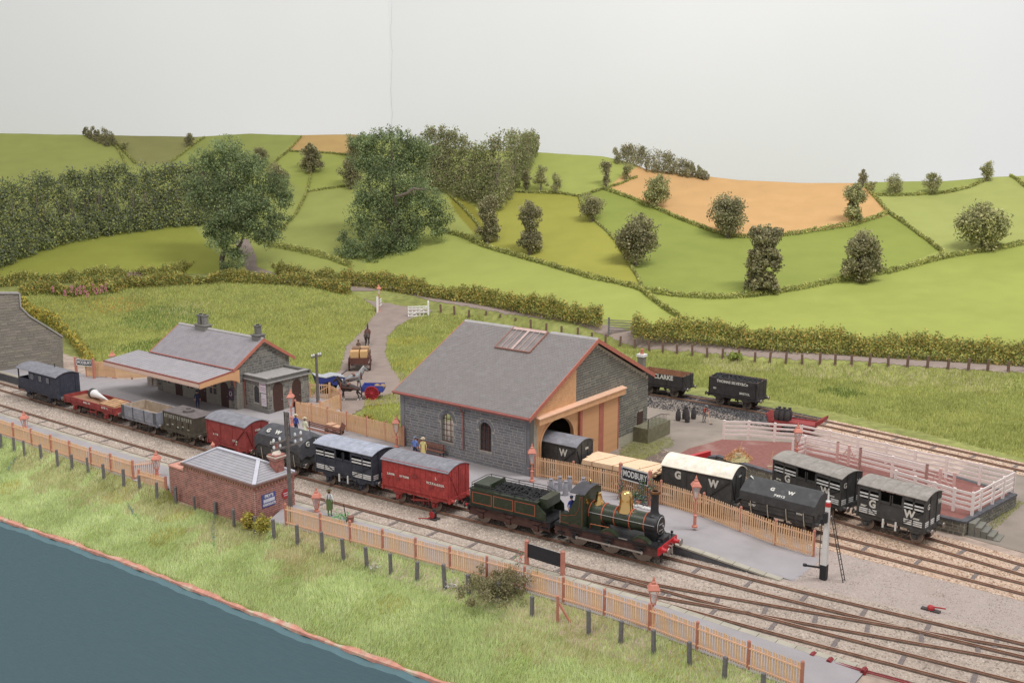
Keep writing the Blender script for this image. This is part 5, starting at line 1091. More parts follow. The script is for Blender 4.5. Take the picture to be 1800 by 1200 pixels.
sb.bar(R3(sx0_+.1,sv1-.15,.16),R3(sx1_-.1,sv1-.15,.16),.3,.05,tuple(np.cross([1,0,0],vd))); sb.build('glazing_bars',M('pale_bars',sr(190,164,156),var=.1),sko)
gl=MB(); gl.add([R3(sx0_,sv0,.15),R3(sx1_,sv0,.15),R3(sx1_,sv1,.15),R3(sx0_,sv1,.15)],[(0,1,2,3)]); gl.build('pane',m_win,sko,recalc=False)
MB().add([R3(sx0_,sv0,.05),R3(sx1_,sv0,.05),R3(sx1_,sv1,.05),R3(sx0_,sv1,.05)],[(0,1,2,3)]).build('lining',M('skylight_lining',sr(122,108,104),var=.45,scale=.8),sko,recalc=False)
for e in (a0-.37,a1+.33):
    MB().prism([(-.55,HE-.28),(BR,HR-.1),(b1+.55,HE-.28),(b1+.55,HE+.08),(BR,HR+.26),(-.55,HE+.08)],e,e+.07,'x').build('barge_board',m_barge,t)
MB().tube([(a0-.35,-.6,HE-.0),(a1+.38,-.6,HE-.0)],.1,8).box(a0-.3,a1+.3,-.53,-.46,HE-.18,HE+.06).build('gutter',m_gut,t)
dpx,_=onB(814,720,-.1)
MB().tube([(dpx,-.6,HE-.1),(dpx,-.5,HE-.35),(dpx,-.12,HE-.7),(dpx,-.12,.9)],.055,7).lathe([(.09,0),(.09,.1)],8,(dpx,-.12,HE-.75)).lathe([(.09,0),(.09,.1)],8,(dpx,-.12,2.6)).build('downpipe',m_gut,t)
MB().tube([(a1-.3,-.09,HE-.4),(a1-.3,-.09,.9)],.03,6).build('conduit',m_cop,t)
cb,cz=onA(1128,640,-3.); ch=MB().box(-3.3,-2.7,cb-.3,cb+.3,cz-3.,cz+.75).build('chimney',m_stG,t); MB().box(-3.38,-2.62,cb-.38,cb+.38,cz+.75,cz+1.0).build('chimney_cap',m_white,ch); MB().lathe([(.18,0),(.14,.35),(.17,.4),(.08,.52),(0,.55)],10,(-3,cb,cz+1.0)).build('chimney_pot',m_barge,ch)
# ---------------------------------------------------------------- station building
m_mort3=M('mortar_station',sr(152,147,136),rough=.95,var=.15,scale=5); SA,SB,PZ=-37.4,0.,.9; t=thing('station_building','small grey stone station building with slate roof and wide grey platform canopy','station',(*L(SA,SB),PZ),YAW); ST_=t; of=(-SA,-SB,-PZ)
s0,s1,f0,f1=-43.6,-31.,-3.45,2.8; E_,Rg,Rb=4.85,7.05,-.33
MB().prism([(s0,PZ-.4),(s1,PZ-.4),(s1,E_),(s0,E_)],f0,f0+.4,'y').build('front_wall',m_mort3,t,loc=of); MB().box(s0,s1,f1-.4,f1,PZ-.4,E_).build('rear_wall',m_mort3,t,loc=of)
gp=[(f0+.01,PZ-.4),(f1-.01,PZ-.4),(f1-.01,E_+.05),(Rb,Rg-.1),(f0+.01,E_+.05)]
for x_ in (s0,s1-.4): MB().prism(gp,x_,x_+.4-.003 if x_==s0 else x_+.4,'x').build('gable_wall',m_mort3,t,loc=of)
rf=MB().prism([(f0-.35,E_-.1),(Rb,Rg-.05),(f1+.35,E_-.1),(f1+.35,E_+.02),(Rb,Rg+.1),(f0-.35,E_+.02)],s0-.25,s1+.25,'x').build('roof',M('station_slate',sr(148,143,146),rough=.8,var=.1,scale=1.5,bump=.15),t,loc=of)
v_=np.array([0,Rb-f0+.4,Rg-E_+.1]); vl_=np.linalg.norm(v_); v_/=vl_; slates(t,of,(s0-.28,f0-.42,E_-.02),(1,0,0),v_,s1-s0+.56,vl_,MATS['station_slate'],.32,.21,seed=4)
v_=np.array([0,-(f1-Rb+.4),Rg-E_+.1]); v_/=np.linalg.norm(v_); slates(t,of,(s0-.28,f1+.42,E_-.02),(1,0,0),v_,s1-s0+.56,vl_,MATS['station_slate'],.32,.21,seed=5)
for k in range(22): MB().prism([(Rb-.16,Rg+.06),(Rb,Rg+.22),(Rb+.16,Rg+.06)],s0-.28+k*.595,s0-.28+k*.595+.585,'x').build('ridge_tile',m_ridge,t,loc=of)
MB().prism([(f0-.5,E_-.32),(Rb,Rg-.2),(f1+.5,E_-.32),(f1+.5,E_+.0),(Rb,Rg+.14),(f0-.5,E_+.0)],s1+.25,s1+.32,'x').build('barge_board',m_barge,t,loc=of)
MB().prism([(f0-.5,E_-.32),(Rb,Rg-.2),(f1+.5,E_-.32),(f1+.5,E_+.0),(Rb,Rg+.14),(f0-.5,E_+.0)],s0-.32,s0-.25,'x').build('barge_board',m_barge,t,loc=of)
MB().tube([(s0-.2,f0-.5,E_-.02),(s1+.2,f0-.5,E_-.02)],.07,7).build('gutter',m_gut,t,loc=of)
def chimney(cx,pots,wx=.55,h=1.15,par=None):
    c=MB().box(cx-wx,cx+wx,Rb-.42,Rb+.42,Rg-.5,Rg+.35).box(cx-wx-.08,cx+wx+.08,Rb-.5,Rb+.5,Rg+.35,Rg+.45).build('chimney',m_stS,par,loc=of)
    for p_ in pots:
        MB().box(cx+p_-.22,cx+p_+.22,Rb-.24,Rb+.24,Rg+.45,Rg+h).box(cx+p_-.29,cx+p_+.29,Rb-.31,Rb+.31,Rg+h,Rg+h+.1).build('chimney_shaft',m_stS,c)
        MB().cyl((cx+p_,Rb,Rg+h+.1),(cx+p_,Rb,Rg+h+.18),.16,n=8).build('chimney_pot',m_black,c)
    m_=MB().prism([(Rb-.62,Rg-.42),(Rb-.42,Rg-.3),(Rb+.42,Rg-.3),(Rb+.62,Rg-.42)],cx-wx-.12,cx+wx+.12,'x').build('lead_flashing',m_cop,c); return c
xc1,_=0,0
ca1=[a for a in np.linspace(s0,s1,400) if abs(P(*L(a,Rb),Rg+.8)[0]-357)<.6][0]; ca2=[a for a in np.linspace(s0,s1+.3,400) if abs(P(*L(a,Rb),Rg+.8)[0]-454)<.7][0]
chimney(ca1,(-.34,.34),.8,1.3,t); chimney(ca2,(0,),.45,1.2,t)
m_zinc=M('canopy_zinc',sr(166,162,164),rough=.75,var=.08,scale=1.2,bump=.1)
cb0,cz0,cz1=-7.65,4.3,4.72; ca0,ca3=-46.0,-30.75
cn=MB().prism([(cb0,cz0-.06),(f0-.4,cz1-.06),(f0-.4,cz1),(cb0,cz0)],ca0,ca3,'x').build('canopy',m_zinc,t,loc=of)
for k in range(28):
    x_=ca0+.3+k*(ca3-ca0-.4)/27; MB().prism([(cb0+.02,cz0),(f0-.42,cz1),(f0-.42,cz1+.05),(cb0+.02,cz0+.05)],x_,x_+.05,'x').build('roll',m_zinc,cn)
MB().box(ca0-.03,ca3+.03,cb0-.06,cb0,cz0-.1,cz0+.05).build('canopy_edge',m_gut,cn); MB().prism([(cb0-.06,cz0-.1),(cb0-.06,cz0+.05),(f0-.4,cz1+.06),(f0-.4,cz1-.1)],ca3,ca3+.05,'x').build('canopy_edge',m_gut,cn)
m_val=M('valance_cream',sr(232,202,184),rough=.8,var=.06); 
me=MB().prism([(-.055,0),(.055,0),(.055,-.32),(0,-.42),(-.055,-.32)],-.015,.015).mesh('valance_board',m_val); k=0
x_=ca0+.06
while x_<ca3: link('valance_board',me,cn,(x_+0,cb0-.03,cz0-.1)); x_+=.125
y_=cb0+.06; i=0
while y_<f0+.2:
    u=(y_-cb0)/(f0+.2-cb0); dpt=.42+.75*u**6+.0; q=MB().prism([(-.055,.12),(.055,.12),(.055,-dpt),(0,-dpt-.1),(-.055,-dpt)],-.015,.015,'x').build('valance_board',m_wood,cn,loc=(ca3+.02,y_,cz0-.1+(cz1-cz0)*u)); y_+=.125; i+=1
for x_ in (-44.5,-41,-37.5,-34,-31.2):
    MB().prism([(f0-.05,PZ+2.0),(f0-.05,cz1-.2),(f0-3.6,cz0-.0),(f0-3.3,cz0-.1),(f0-.4,cz1-.6)],x_,x_+.12,'x').build('bracket',m_rb,t,loc=of)
# platform front openings, posters, seats below the canopy
for x_,w_,kind_ in ((-42.4,1.0,'w'),(-40.6,1.1,'d'),(-38.7,1.0,'w'),(-36.9,1.2,'d'),(-35.1,1.0,'w'),(-33.4,1.1,'d')):
    if kind_=='d': d=MB().prism(archpoly(x_,x_+w_,PZ,PZ+2.0,8,.35),f0-.03,f0+.05,'y').build('door',m_door,t,loc=of); MB().box(x_+w_-.18,x_+w_-.1,f0-.08,f0-.03,PZ+1,PZ+1.12).build('handle',m_steel,d)
    else: d=MB().prism(archpoly(x_,x_+w_,PZ+1.,PZ+2.1,8,.3),f0-.02,f0+.05,'y').build('window',M('dark_glass2',sr(64,62,64),rough=.15,bump=0),t,loc=of); MB().box(x_+w_/2-.03,x_+w_/2+.03,f0-.05,f0-.02,PZ+1,PZ+2.35).box(x_,x_+w_,f0-.05,f0-.02,PZ+1.6,PZ+1.66).build('frame',m_val,d)
m_post=M('poster_paper',sr(216,206,212),rough=.8,var=.08,scale=6); m_postb=M('poster_print',sr(140,90,110),rough=.8)
def poster(par,x_,y_,z_,w_,h_,off,mat=None,head=True):
    q=MB().box(x_,x_+w_,y_-.03,y_,z_,z_+h_).build('poster',mat or m_post,par,loc=off)
    mb=MB(); 
    if head: mb.box(x_+.06,x_+w_-.06,y_-.034,y_-.03,z_+h_*.78,z_+h_*.86)
    for k in range(4): mb.box(x_+.08,x_+w_-.08-.06*(k%2),y_-.034,y_-.03,z_+h_*(.2+.12*k),z_+h_*(.2+.12*k)+.03)
    mb.build('print',m_postb,q); return q
poster(t,-32.2,f0-.05,1.7,.7,1.1,of,M('poster_dark',sr(70,58,72)),True); text('poster_letter','O',.6,m_post,t,(-31.85-SA,f0-.1,1.4),FRONT)
stonework(t,of,(s0,f0,0),(1,0,0),(0,-1,0),s1-s0,E_,lambda x,z:x>11.6 or x<.9,.27,(.3,.75),m_stS,60,11,z0=PZ)
stonework(t,of,(s1,f0,0),(0,1,0),(1,0,0),f1-f0,Rg,lambda y,z:z<min(E_-.15+y*(Rg-E_)/(Rb-f0),E_-.15+(f1-f0-y)*(Rg-E_)/(f1-Rb)) and z>3.4,.25,(.3,.75),m_stS,110,12,z0=3.2)
# luggage heap at the far end under the canopy
t2=thing('luggage_pile','pile of pale parcels and hampers on the platform under the left canopy end','luggage',(*L(*AT(270,676,.9)),.9),YAW)
for q in ((-.6,.2,-.3,.4,0,.8),(.25,.9,-.2,.4,0,.6),(-.5,.0,-.2,.3,.82,1.4),(.1,.7,-.15,.35,.62,1.1)): MB().box(*q).build('parcel',M('parcel_buff',sr(178,164,152),var=.2),t2)
# extension with parapet
e0,e1,g0,g1,ET=-30.98,-27.7,-2.55,2.3,4.15; t=thing('station_outbuilding','low flat roofed grey stone block with arched brown doors at the station end','outbuilding',(*L(e0,g0),PZ),YAW); of=(-e0,-g0,-PZ)
MB().box(e0,e1,g0,g1,PZ-.4,ET-.35).build('wall',m_mort3,t,loc=of)
pr=MB(); 
for q in ((e0,e1+.12,g0-.12,g0+.3),(e1-.3,e1+.12,g0+.3,g1),(e0,e1+.12,g1-.2,g1+.2)): pr.box(q[0],q[1],q[2],q[3],ET-.33,ET-.0)
pr.build('parapet',m_stS,t,loc=of); MB().box(e0,e1+.2,g0-.2,g0-.121,ET-.42,ET-.3).box(e1+.121,e1+.2,g0-.12,g1+.1,ET-.42,ET-.3).build('cornice',m_cop,t,loc=of); MB().box(e0,e1-.3,g0+.3,g1-.2,ET-.34,ET-.2).build('flat_roof',m_cop,t,loc=of)
for i in range(7): x_=e0+.05+i*.48; MB().box(x_,x_+.46,g0-.17,g0+.36,ET,ET+.06).build('coping_stone',m_cop,t,loc=of)
for i in range(9): y_=g0+.4+i*.49; MB().box(e1-.36,e1+.17,y_,y_+.47,ET,ET+.06).build('coping_stone',m_cop,t,loc=of)
doors=[]
for pl,pr_,pt,pb in ((480,498,671,722),(514,530,666,708)):
    y0_,_=onA(pl,700,e1);y1_,_=onA(pr_,700,e1);_,zt_=onA((pl+pr_)/2,pt,e1); doors.append((y0_,y1_,zt_)); d=MB().prism(archpoly(y0_,y1_,PZ,zt_-(y1_-y0_)/2),e1-.05,e1+.012,'x').build('door',m_door,t,loc=of)
    MB().box(e1+.012,e1+.06,y1_-.25,y1_-.17,PZ+1,PZ+1.1).build('handle',m_steel,d); c=(y0_+y1_)/2;r0_=(y1_-y0_)/2;zs=zt_-r0_
    for i in range(7):
        t0=math.pi*i/7;t1=math.pi*(i+1)/7; q=[(c+r0_*math.cos(k)*f,zs+r0_*math.sin(k)*f) for k,f in ((t0+.03,1.02),(t1-.03,1.02),(t1-.03,1.45),(t0+.03,1.45))]; MB().prism(q,e1,e1+.03,'x').build('voussoir',m_stS,t,loc=of)
wx0,wz0=onB(448,706,g0);wx1,_=onB(455,706,g0);_,wz1=onB(450,680,g0)
w=MB().prism(archpoly(wx0,wx1+.1,wz0,wz1-.2),g0-.012,g0+.1,'y').build('window',MATS['dark_glass2'],t,loc=of); MB().box(wx0-.08,wx1+.18,g0-.08,g0-.012,wz0-.1,wz0).build('sill',m_cop,w)
p0,_=onB(457,685,g0);p1,_=onB(468,685,g0); _,q0=onB(462,690,g0);_,q1=onB(462,673,g0);_,q2=onB(463,713,g0)
poster(t,p0,g0-.03,q0,p1-p0,q1-q0,of); poster(t,p0+.2,g0-.03,q2,p1-p0-.2,q0-q2-.08,of,None,False)
stonework(t,of,(e0,g0,0),(1,0,0),(0,-1,0),e1-e0,ET-.45,lambda x,z:not(wx0-.1<e0+x<wx1+.2 and wz0-.1<z<wz1+.1),.24,(.25,.6),m_stS,70,13,z0=PZ+.35)
stonework(t,of,(e1,g0,0),(0,1,0),(1,0,0),g1-g0,ET-.45,lambda y,z:all(not(y0_-.05<g0+y<y1_+.05 and z<zt_-.25) and math.hypot(g0+y-(y0_+y1_)/2,z-(zt_-(y1_-y0_)/2))>(y1_-y0_)*.74 for y0_,y1_,zt_ in doors),.24,(.25,.6),m_stS,90,14,z0=PZ+.1)
MB().box(e0,e1+.1,g0-.1,g0,PZ-.2,PZ+.34).box(e1,e1+.1,g0,doors[0][0],PZ-.2,PZ+.34).build('plinth',m_stS,t,loc=of)
MB().tube([(e0+.12,g0-.12,ET-.5),(e0+.12,g0-.12,PZ)],.05,7).build('downpipe',m_gut,t,loc=of)
# ---------------------------------------------------------------- brick hut
m_brick=M('red_brick',sr(162,108,98),rough=.9,var=.35,scale=3.5,bump=.1,detail=2); m_bm=M('brick_mortar',sr(220,198,188),rough=.95,var=.08)
h0,h1,k0,k1,HT=-16.1,-8.3,-19.55,-16.15,2.95; t=thing('brick_hut','red brick platform hut with hipped grey roof, chimney and enamel signs','hut',(*L(h0,k0),0),YAW); of=(-h0,-k0,0)
MB().box(h0,h1,k0,k1,-.6,HT-.1).build('wall',m_bm,t,loc=of)
def bricks(face,o,u,n,ul,z0,z1,off,par,skip=None):
    o=np.array(o,float);u=np.array(u,float);n=np.array(n,float); mb=MB(); z=z0;j=0; r=np.random.default_rng(int(abs(ul)*100)); bl_,bh=.42,.14
    while z<z1:
        x=-(bl_/2 if j%2 else 0)
        while x<ul:
            a=max(0,x)+.014;b=min(ul,x+bl_)-.014
            if b-a>.03 and not (skip and skip((a+b)/2,z)):
                d=.012+r.uniform(0,.008); q=[o+u*s+np.array([0,0,zz])+n*k for k in (0,d) for zz in (z+.017,z+bh-.017) for s in (a,b)]; mb.add(q,[(4,6,7,5),(0,4,5,1),(1,5,7,3),(3,7,6,2),(2,6,4,0)])
            x+=bl_
        z+=bh;j+=1
    return mb.build('bricks',m_brick,par,loc=off,kind='stuff')
bricks(0,(h0,k0,0),(1,0,0),(0,-1,0),h1-h0,-.35,HT-.45,of,t); bricks(0,(h1,k0,0),(0,1,0),(1,0,0),k1-k0,-.35,HT-.45,of,t); bricks(0,(h0,k1,0),(0,-1,0),(-1,0,0),k1-k0,1.2,HT-.45,of,t)
cor=MB()
for d_,za,zb_ in ((.06,HT-.45,HT-.33),(.12,HT-.17,HT-.07)): cor.box(h0-d_,h1+d_,k0-d_,k1+d_,za,zb_)
cor.build('brick_cornice',m_brick,t,loc=of)
MB().box(h0-.02,h1+.02,k0-.02,k1+.02,HT-.33,HT-.17).build('brick_cornice',m_brick,t,loc=of)
me=MB().box(-.06,.06,-.06,0,HT-.33,HT-.17).mesh('dentil',M('brick_buff',sr(170,134,110),var=.15)); 
for i in range(30): link('dentil',me,t,(h0+.13+i*(h1-h0-.26)/29+of[0],k0+of[1]-.03,0))
for i in range(13): link('dentil',me,t,(h1+of[0]+.03,k0+.13+i*.26+of[1],0),(0,0,R(90)))
MB().box(h0-.17,h1+.17,k0-.17,k1+.17,HT-.07,HT+.03).build('parapet_coping',M('coping_brown',sr(128,100,92),rough=.9,var=.15,scale=4),t,loc=of)
MB().box(h0-.05,h1+.05,k0-.05,k1+.05,-.6,-.2).build('plinth',m_brick,t,loc=of)
m_hr=M('hut_roof_grey',sr(164,162,166),rough=.8,var=.08,scale=2,bump=.1); ra,rb_,rz,rm=-14.4,-9.9,3.95,(k0+k1)/2; o_=.05
vs=[(h0-o_,k0-o_,HT+.03),(h1+o_,k0-o_,HT+.03),(h1+o_,k1+o_,HT+.03),(h0-o_,k1+o_,HT+.03),(ra,rm,rz),(rb_,rm,rz)]
rf=MB().add(vs,[(0,1,5,4),(2,3,4,5),(1,2,5),(3,0,4),(3,2,1,0)]).build('roof',m_hr,t,loc=of)
sheetm=MB()
for j in range(9):
    f=j/9; f2=(j+1)/9; A_=np.array(vs[0])*(1-f)+np.array(vs[4])*f; B_=np.array(vs[1])*(1-f)+np.array(vs[5])*f; C2=np.array(vs[1])*(1-f2)+np.array(vs[5])*f2; D2=np.array(vs[0])*(1-f2)+np.array(vs[4])*f2; up_=np.array([0,-.01,.035])
    sheetm=MB().add([A_+up_,B_+up_,C2+up_*.3,D2+up_*.3,A_,B_],[(0,1,2,3),(4,5,1,0)]); sheetm.build('roof_sheet',m_hr,rf)
    A_=np.array(vs[1])*(1-f)+np.array(vs[5])*f; B_=np.array(vs[2])*(1-f)+np.array(vs[5])*f; C2=np.array(vs[2])*(1-f2)+np.array(vs[5])*f2; D2=np.array(vs[1])*(1-f2)+np.array(vs[5])*f2; up_=np.array([.01,0,.035])
    MB().add([A_+up_,B_+up_,C2+up_*.3,D2+up_*.3,A_,B_],[(0,1,2,3),(4,5,1,0)]).build('roof_sheet',m_hr,rf)
m_lead=M('lead_pale',sr(198,198,206),rough=.7,var=.06)
for p_,q_ in ((0,4),(1,5),(4,5),(2,5),(3,4)):
    A_,B_=np.array(vs[p_]),np.array(vs[q_]); MB().bar(A_+[0,0,.04],B_+[0,0,.05],.26,.07).build('hip_flashing',m_lead,rf)
cx,cy=-8.9,-17.1; c=MB().box(cx-.35,cx+.35,cy-.35,cy+.35,HT-.1,HT+1.15).build('chimney',m_brick,t,loc=of)
MB().box(cx-.45,cx+.45,cy-.45,cy+.45,HT+1.15,HT+1.27).box(cx-.42,cx+.42,cy-.42,cy+.42,HT+1.36,HT+1.46).build('chimney_band',m_brick,c)
MB().box(cx-.47,cx+.47,cy-.47,cy+.47,HT+1.27,HT+1.36).box(cx-.4,cx+.4,cy-.4,cy+.4,HT+1.1,HT+1.15).build('chimney_band',M('stone_cream',sr(214,200,186)),c)
MB().lathe([(.42,HT+1.46),(.2,HT+1.75),(.18,HT+1.8)],4,(cx,cy,0)).build('chimney_cap',MATS['stone_cream'],c); MB().lathe([(.17,HT+1.75),(.15,HT+2.1),(.19,HT+2.15),(.19,HT+2.2),(.12,HT+2.2)],10,(cx,cy,0)).build('chimney_pot',m_brick,c)
# enamel signs on the end wall
def wallsign(px0,px1,py0,py1,face,name,mat,lines,tm,border=None):
    y0_,_=onA(px0,(py0+py1)/2,h1);y1_,_=onA(px1,(py0+py1)/2,h1);_,z1_=onA((px0+px1)/2,py0,h1);_,z0_=onA((px0+px1)/2,py1,h1)
    q=MB().box(h1+.025,h1+.06,y0_,y1_,z0_,z1_).build(name,mat,t,loc=of); hh=(z1_-z0_)
    if border: MB().box(h1+.058,h1+.066,y0_+.1,y1_-.1,z0_+hh*.36,z0_+hh*.62).build('panel',border,q)
    for s_,f,sz,col in lines: text('lettering',s_,sz,col,q,(h1+.068,(y0_+y1_)/2,z0_+hh*f),ENDR,.012,.003,sx=(y1_-y0_-.16)/(len(s_)*sz*.62)).parent=q
wallsign(460,484,866,889,0,'enamel_sign',M('enamel_blue',sr(82,88,150),rough=.3,bump=0,var=.05),[("FRY'S",.82,.3,m_white),('CHOCOLATE',.18,.22,m_white)],m_white,M('enamel_panel',sr(214,214,222),rough=.4))
wallsign(495,509,860,874,0,'enamel_sign',M('enamel_red',sr(176,58,62),rough=.4,bump=0,var=.1),[("STOP",.6,.2,m_postb)],m_white) if False else None
y0_,_=onA(495,867,h1);y1_,_=onA(509,867,h1);_,z1_=onA(502,858,h1);_,z0_=onA(502,876,h1)
q=MB().lathe([(.0,-.02),(.34,-.02),(.34,.02),(0,.02)],18,(0,0,0),'x').build('enamel_sign',M('enamel_red',sr(176,58,62),rough=.4,bump=0,var=.1),t,loc=(h1+.05+of[0],(y0_+y1_)/2+of[1],(z0_+z1_)/2)); MB().box(.02,.026,-.24,.24,.03,.09).box(.02,.026,-.2,.2,-.12,-.07).build('lettering',m_post,q)
# low yard wall at the left end
j0,j1,JT=-17.9,-16.13,2.35
MB().box(j0,j1,k0,k0+.3,-.6,JT).box(j0,j0+.3,k0+.3,k1,-.6,JT).box(j0,j1,k1-.3,k1,-.6,JT).build('yard_wall',m_bm,t,loc=of); bricks(0,(j0,k0,0),(1,0,0),(0,-1,0),j1-j0,-.35,JT-.12,of,t)
MB().box(j0-.08,j1,k0-.08,k0+.38,JT,JT+.1).box(j0-.08,j0+.38,k0+.38,k1-.38,JT,JT+.1).box(j0-.08,j1,k1-.38,k1+.08,JT,JT+.1).build('yard_coping',m_earth,t,loc=of)
MB().box(j0+.3,j1,k0+.3,k1-.3,JT-.5,JT-.3).build('yard_floor',m_earth,t,loc=of); MB().lathe([(.05,JT-.3),(.05,JT+1.0),(.14,JT+1.05),(.16,JT+1.2),(.05,JT+1.35),(0,JT+1.45)],9,(-16.5,k1-.6,0)).build('vent_pipe',m_lamp,t,loc=of)
MB().box(j0-.1,j0-.02,k0-.05,k0+.1,-.4,JT-.1).build('white_edge',m_white,t,loc=of)
# ---------------------------------------------------------------- cattle dock
m_pave=M('dock_red_brick',sr(138,92,84),rough=.95,var=.14,scale=3,bump=.2,dirt=(sr(168,140,130),.6,.5)); DZ=1.0
dk=[AT(1696,917,DZ),AT(1787,868,DZ),AT(1662,831,DZ),AT(1460,790,DZ),AT(1405,777,DZ),AT(1267,771,DZ),AT(1208,787,DZ),AT(1185,800,DZ),AT(1235,812,DZ),AT(1357,830,DZ),AT(1520,868,DZ),AT(1642,905,DZ)]
# keep the front edge clear of the siding
dk=[(a,max(b,float(TC(a))+1.75)) if i in (0,8,9,10,11) else (a,b) for i,(a,b) in enumerate(dk)]
D0=dk[0]; t=thing('cattle_dock','raised stone loading dock with red brick paving behind the cattle wagons','loading dock',(*L(*D0),0),YAW); of=(-D0[0],-D0[1],0)
MB().prism(dk,-.4,DZ-.12,'z').build('wall',m_mort2,t,loc=of)
c_=np.mean(dk,0); MB().prism([(a*.985+c_[0]*.015,b*.985+c_[1]*.015) for a,b in dk],DZ-.12,DZ,'z').build('paving',m_pave,t,loc=of)
for i in range(len(dk)):
    p=np.array(dk[i]);q=np.array(dk[(i+1)%len(dk)]); ln=np.linalg.norm(q-p); u=(q-p)/ln; n=np.array([u[1],-u[0]])
    if (c_-p)@n>0: n=-n
    k=max(1,int(ln/.9))
    if i in (11,0,1,8,9,10,7):
        for j in range(k):
            A_=p+u*(j*ln/k+.01);B_=p+u*((j+1)*ln/k-.01); MB().prism([tuple(A_+n*.06),tuple(B_+n*.06),tuple(B_-n*.36),tuple(A_-n*.36)],DZ-.119,DZ+.015+.006*(j%3),'z').build('coping_stone',m_pwall if i!=0 else m_pwall,t,loc=of)
    if i in (0,10,11,8,9): stonework(t,of,(p[0],p[1],0),(u[0],u[1],0),(n[0],n[1],0),ln,DZ-.13,lambda x,z:True,.2,(.3,.6),m_stG,60,20+i,z0=.0,proud=.03)
# steps at the corner
p=np.array(dk[0]); 
for j in range(5): MB().box(p[0]+.15+.38*j,p[0]+.15+.38*(j+1)+.05,p[1]+.35,p[1]+1.7,-.2,DZ-.2*(j+.6)).build('step',m_stG,t,loc=of)
# pens
m_pen=M('pen_pink_white',sr(243,231,225),rough=.75,var=.06,scale=4); m_penr=M('pen_post_pink',sr(222,184,176),rough=.75,var=.08)
def pen(label,pts,h=1.5,rails=4,z=DZ,zz=None,postm=None):
    w=[L(*AT(px,py,z)) for px,py in pts]; o=w[0]; t=thing('pen_fence',label,'fence',(*o,z),0,'pale rail fences of the cattle pen')
    for x,y in w: MB().box(-.09,.09,-.09,.09,-.1,h+.12).build('post',postm or m_pen,t,loc=(x-o[0],y-o[1],0),rot=(0,0,YAW))
    for (x,y),(x2,y2) in zip(w[:-1],w[1:]):
        for k in range(rails): zz_=h-.02-.36*k; MB().bar((x-o[0],y-o[1]-.02,zz_),(x2-o[0],y2-o[1]-.02,zz_),.06,.17).build('rail',m_pen,t)
    return t
pen('pale pink rail fence across the left end of the cattle pen',[(1272,771),(1315,772),(1361,776),(1407,779)])
pen('long pale pink rail fence along the back of the cattle pen',[(1407,779),(1457,790),(1507,803),(1557,814),(1607,827),(1662,838),(1721,852),(1780,866)])
pen('pale pink rail fence on the front of the cattle pen, left of the first gate',[(1393,806),(1414,800),(1471,812)])
pen('pale pink rail fence between the two gates of the cattle pen',[(1511,823),(1567,838),(1627,854)])
pen('pale pink rail fence along the dock front behind the last cattle wagon',[(1572,864),(1606,875),(1640,886),(1675,897),(1708,906)])
pen('pale pink rail fence climbing the right end of the cattle pen',[(1708,905),(1722,898),(1744,886),(1762,876),(1780,866)])
def pengate(label,p,q):
    w0=L(*AT(*p,DZ));w1=L(*AT(*q,DZ)); d=(w1[0]-w0[0],w1[1]-w0[1]); t=thing('pen_gate',label,'gate',(*w0,DZ),0,'red and pink pen gates')
    for k in range(5): MB().bar((d[0]*.04,d[1]*.04,.18+.3*k),(d[0]*.48,d[1]*.48,.18+.3*k),.04,.08).bar((d[0]*.52,d[1]*.52,.18+.3*k),(d[0]*.96,d[1]*.96,.18+.3*k),.04,.08).build('bar',m_pen,t,kind='stuff')
    for f in (0,.5,1): MB().box(-.09,.09,-.09,.09,-.1,1.62).build('post',m_penr,t,loc=(d[0]*f,d[1]*f,0),rot=(0,0,YAW))
    for f0_,f1_ in ((.04,.48),(.96,.52)): MB().bar((d[0]*f0_,d[1]*f0_,.2),(d[0]*f1_,d[1]*f1_,1.35),.05,.07).build('brace',m_penr,t)
pengate('pink gate of the cattle pen above the left cattle wagon',(1471,812),(1511,823)); pengate('pink gate of the cattle pen above the right cattle wagon',(1627,854),(1675,869))
# heaps and brushes on the dock
def heap(label,px,py,z,r_,h,col,name='straw_heap',cat='heap',broom=True):
    x,y=L(*AT(px,py,z)); t=thing(name,label,cat,(x,y,z)); r=np.random.default_rng(5); n=900; q=r.uniform(0,1,n)**.6; a=r.uniform(0,6.28,n); p=np.stack([q*r_*np.cos(a),q*r_*.8*np.sin(a),h*(1-q)*(1+.2*r.normal(size=n))+.02],1)
    MB().lathe([(r_*.92,0),(r_*.5,h*.5),(0,h*.92)],14).build('heap',col,t); leaves('straw',p,.08,leafcols(n,[sr(138,116,86),sr(124,106,76)],np.zeros(n),5,.1),t,seed=5); return t
heap('small straw heap with a broom stuck in it on the red dock paving',1298,806,DZ,1.15,.75,M('straw',sr(176,164,116),var=.2,scale=8,bump=.4))
def broom(label,px,py,z,top,lean):
    x,y=L(*AT(px,py,z)); t=thing('broom',label,'broom',(x,y,z)); MB().cyl((0,0,.12),(lean,0,top),.025,n=6).build('handle',m_tan,t); MB().box(-.18,.18,-.06,.06,0,.15).build('head',M('straw2',sr(206,190,160)),t)
broom('broom with a pale head standing on top of the straw heap',1298,800,DZ+.5,1.1,.25); broom('broom with pale head leaning at the dock edge left of the cattle wagon',1353,822,DZ,1.3,.2)
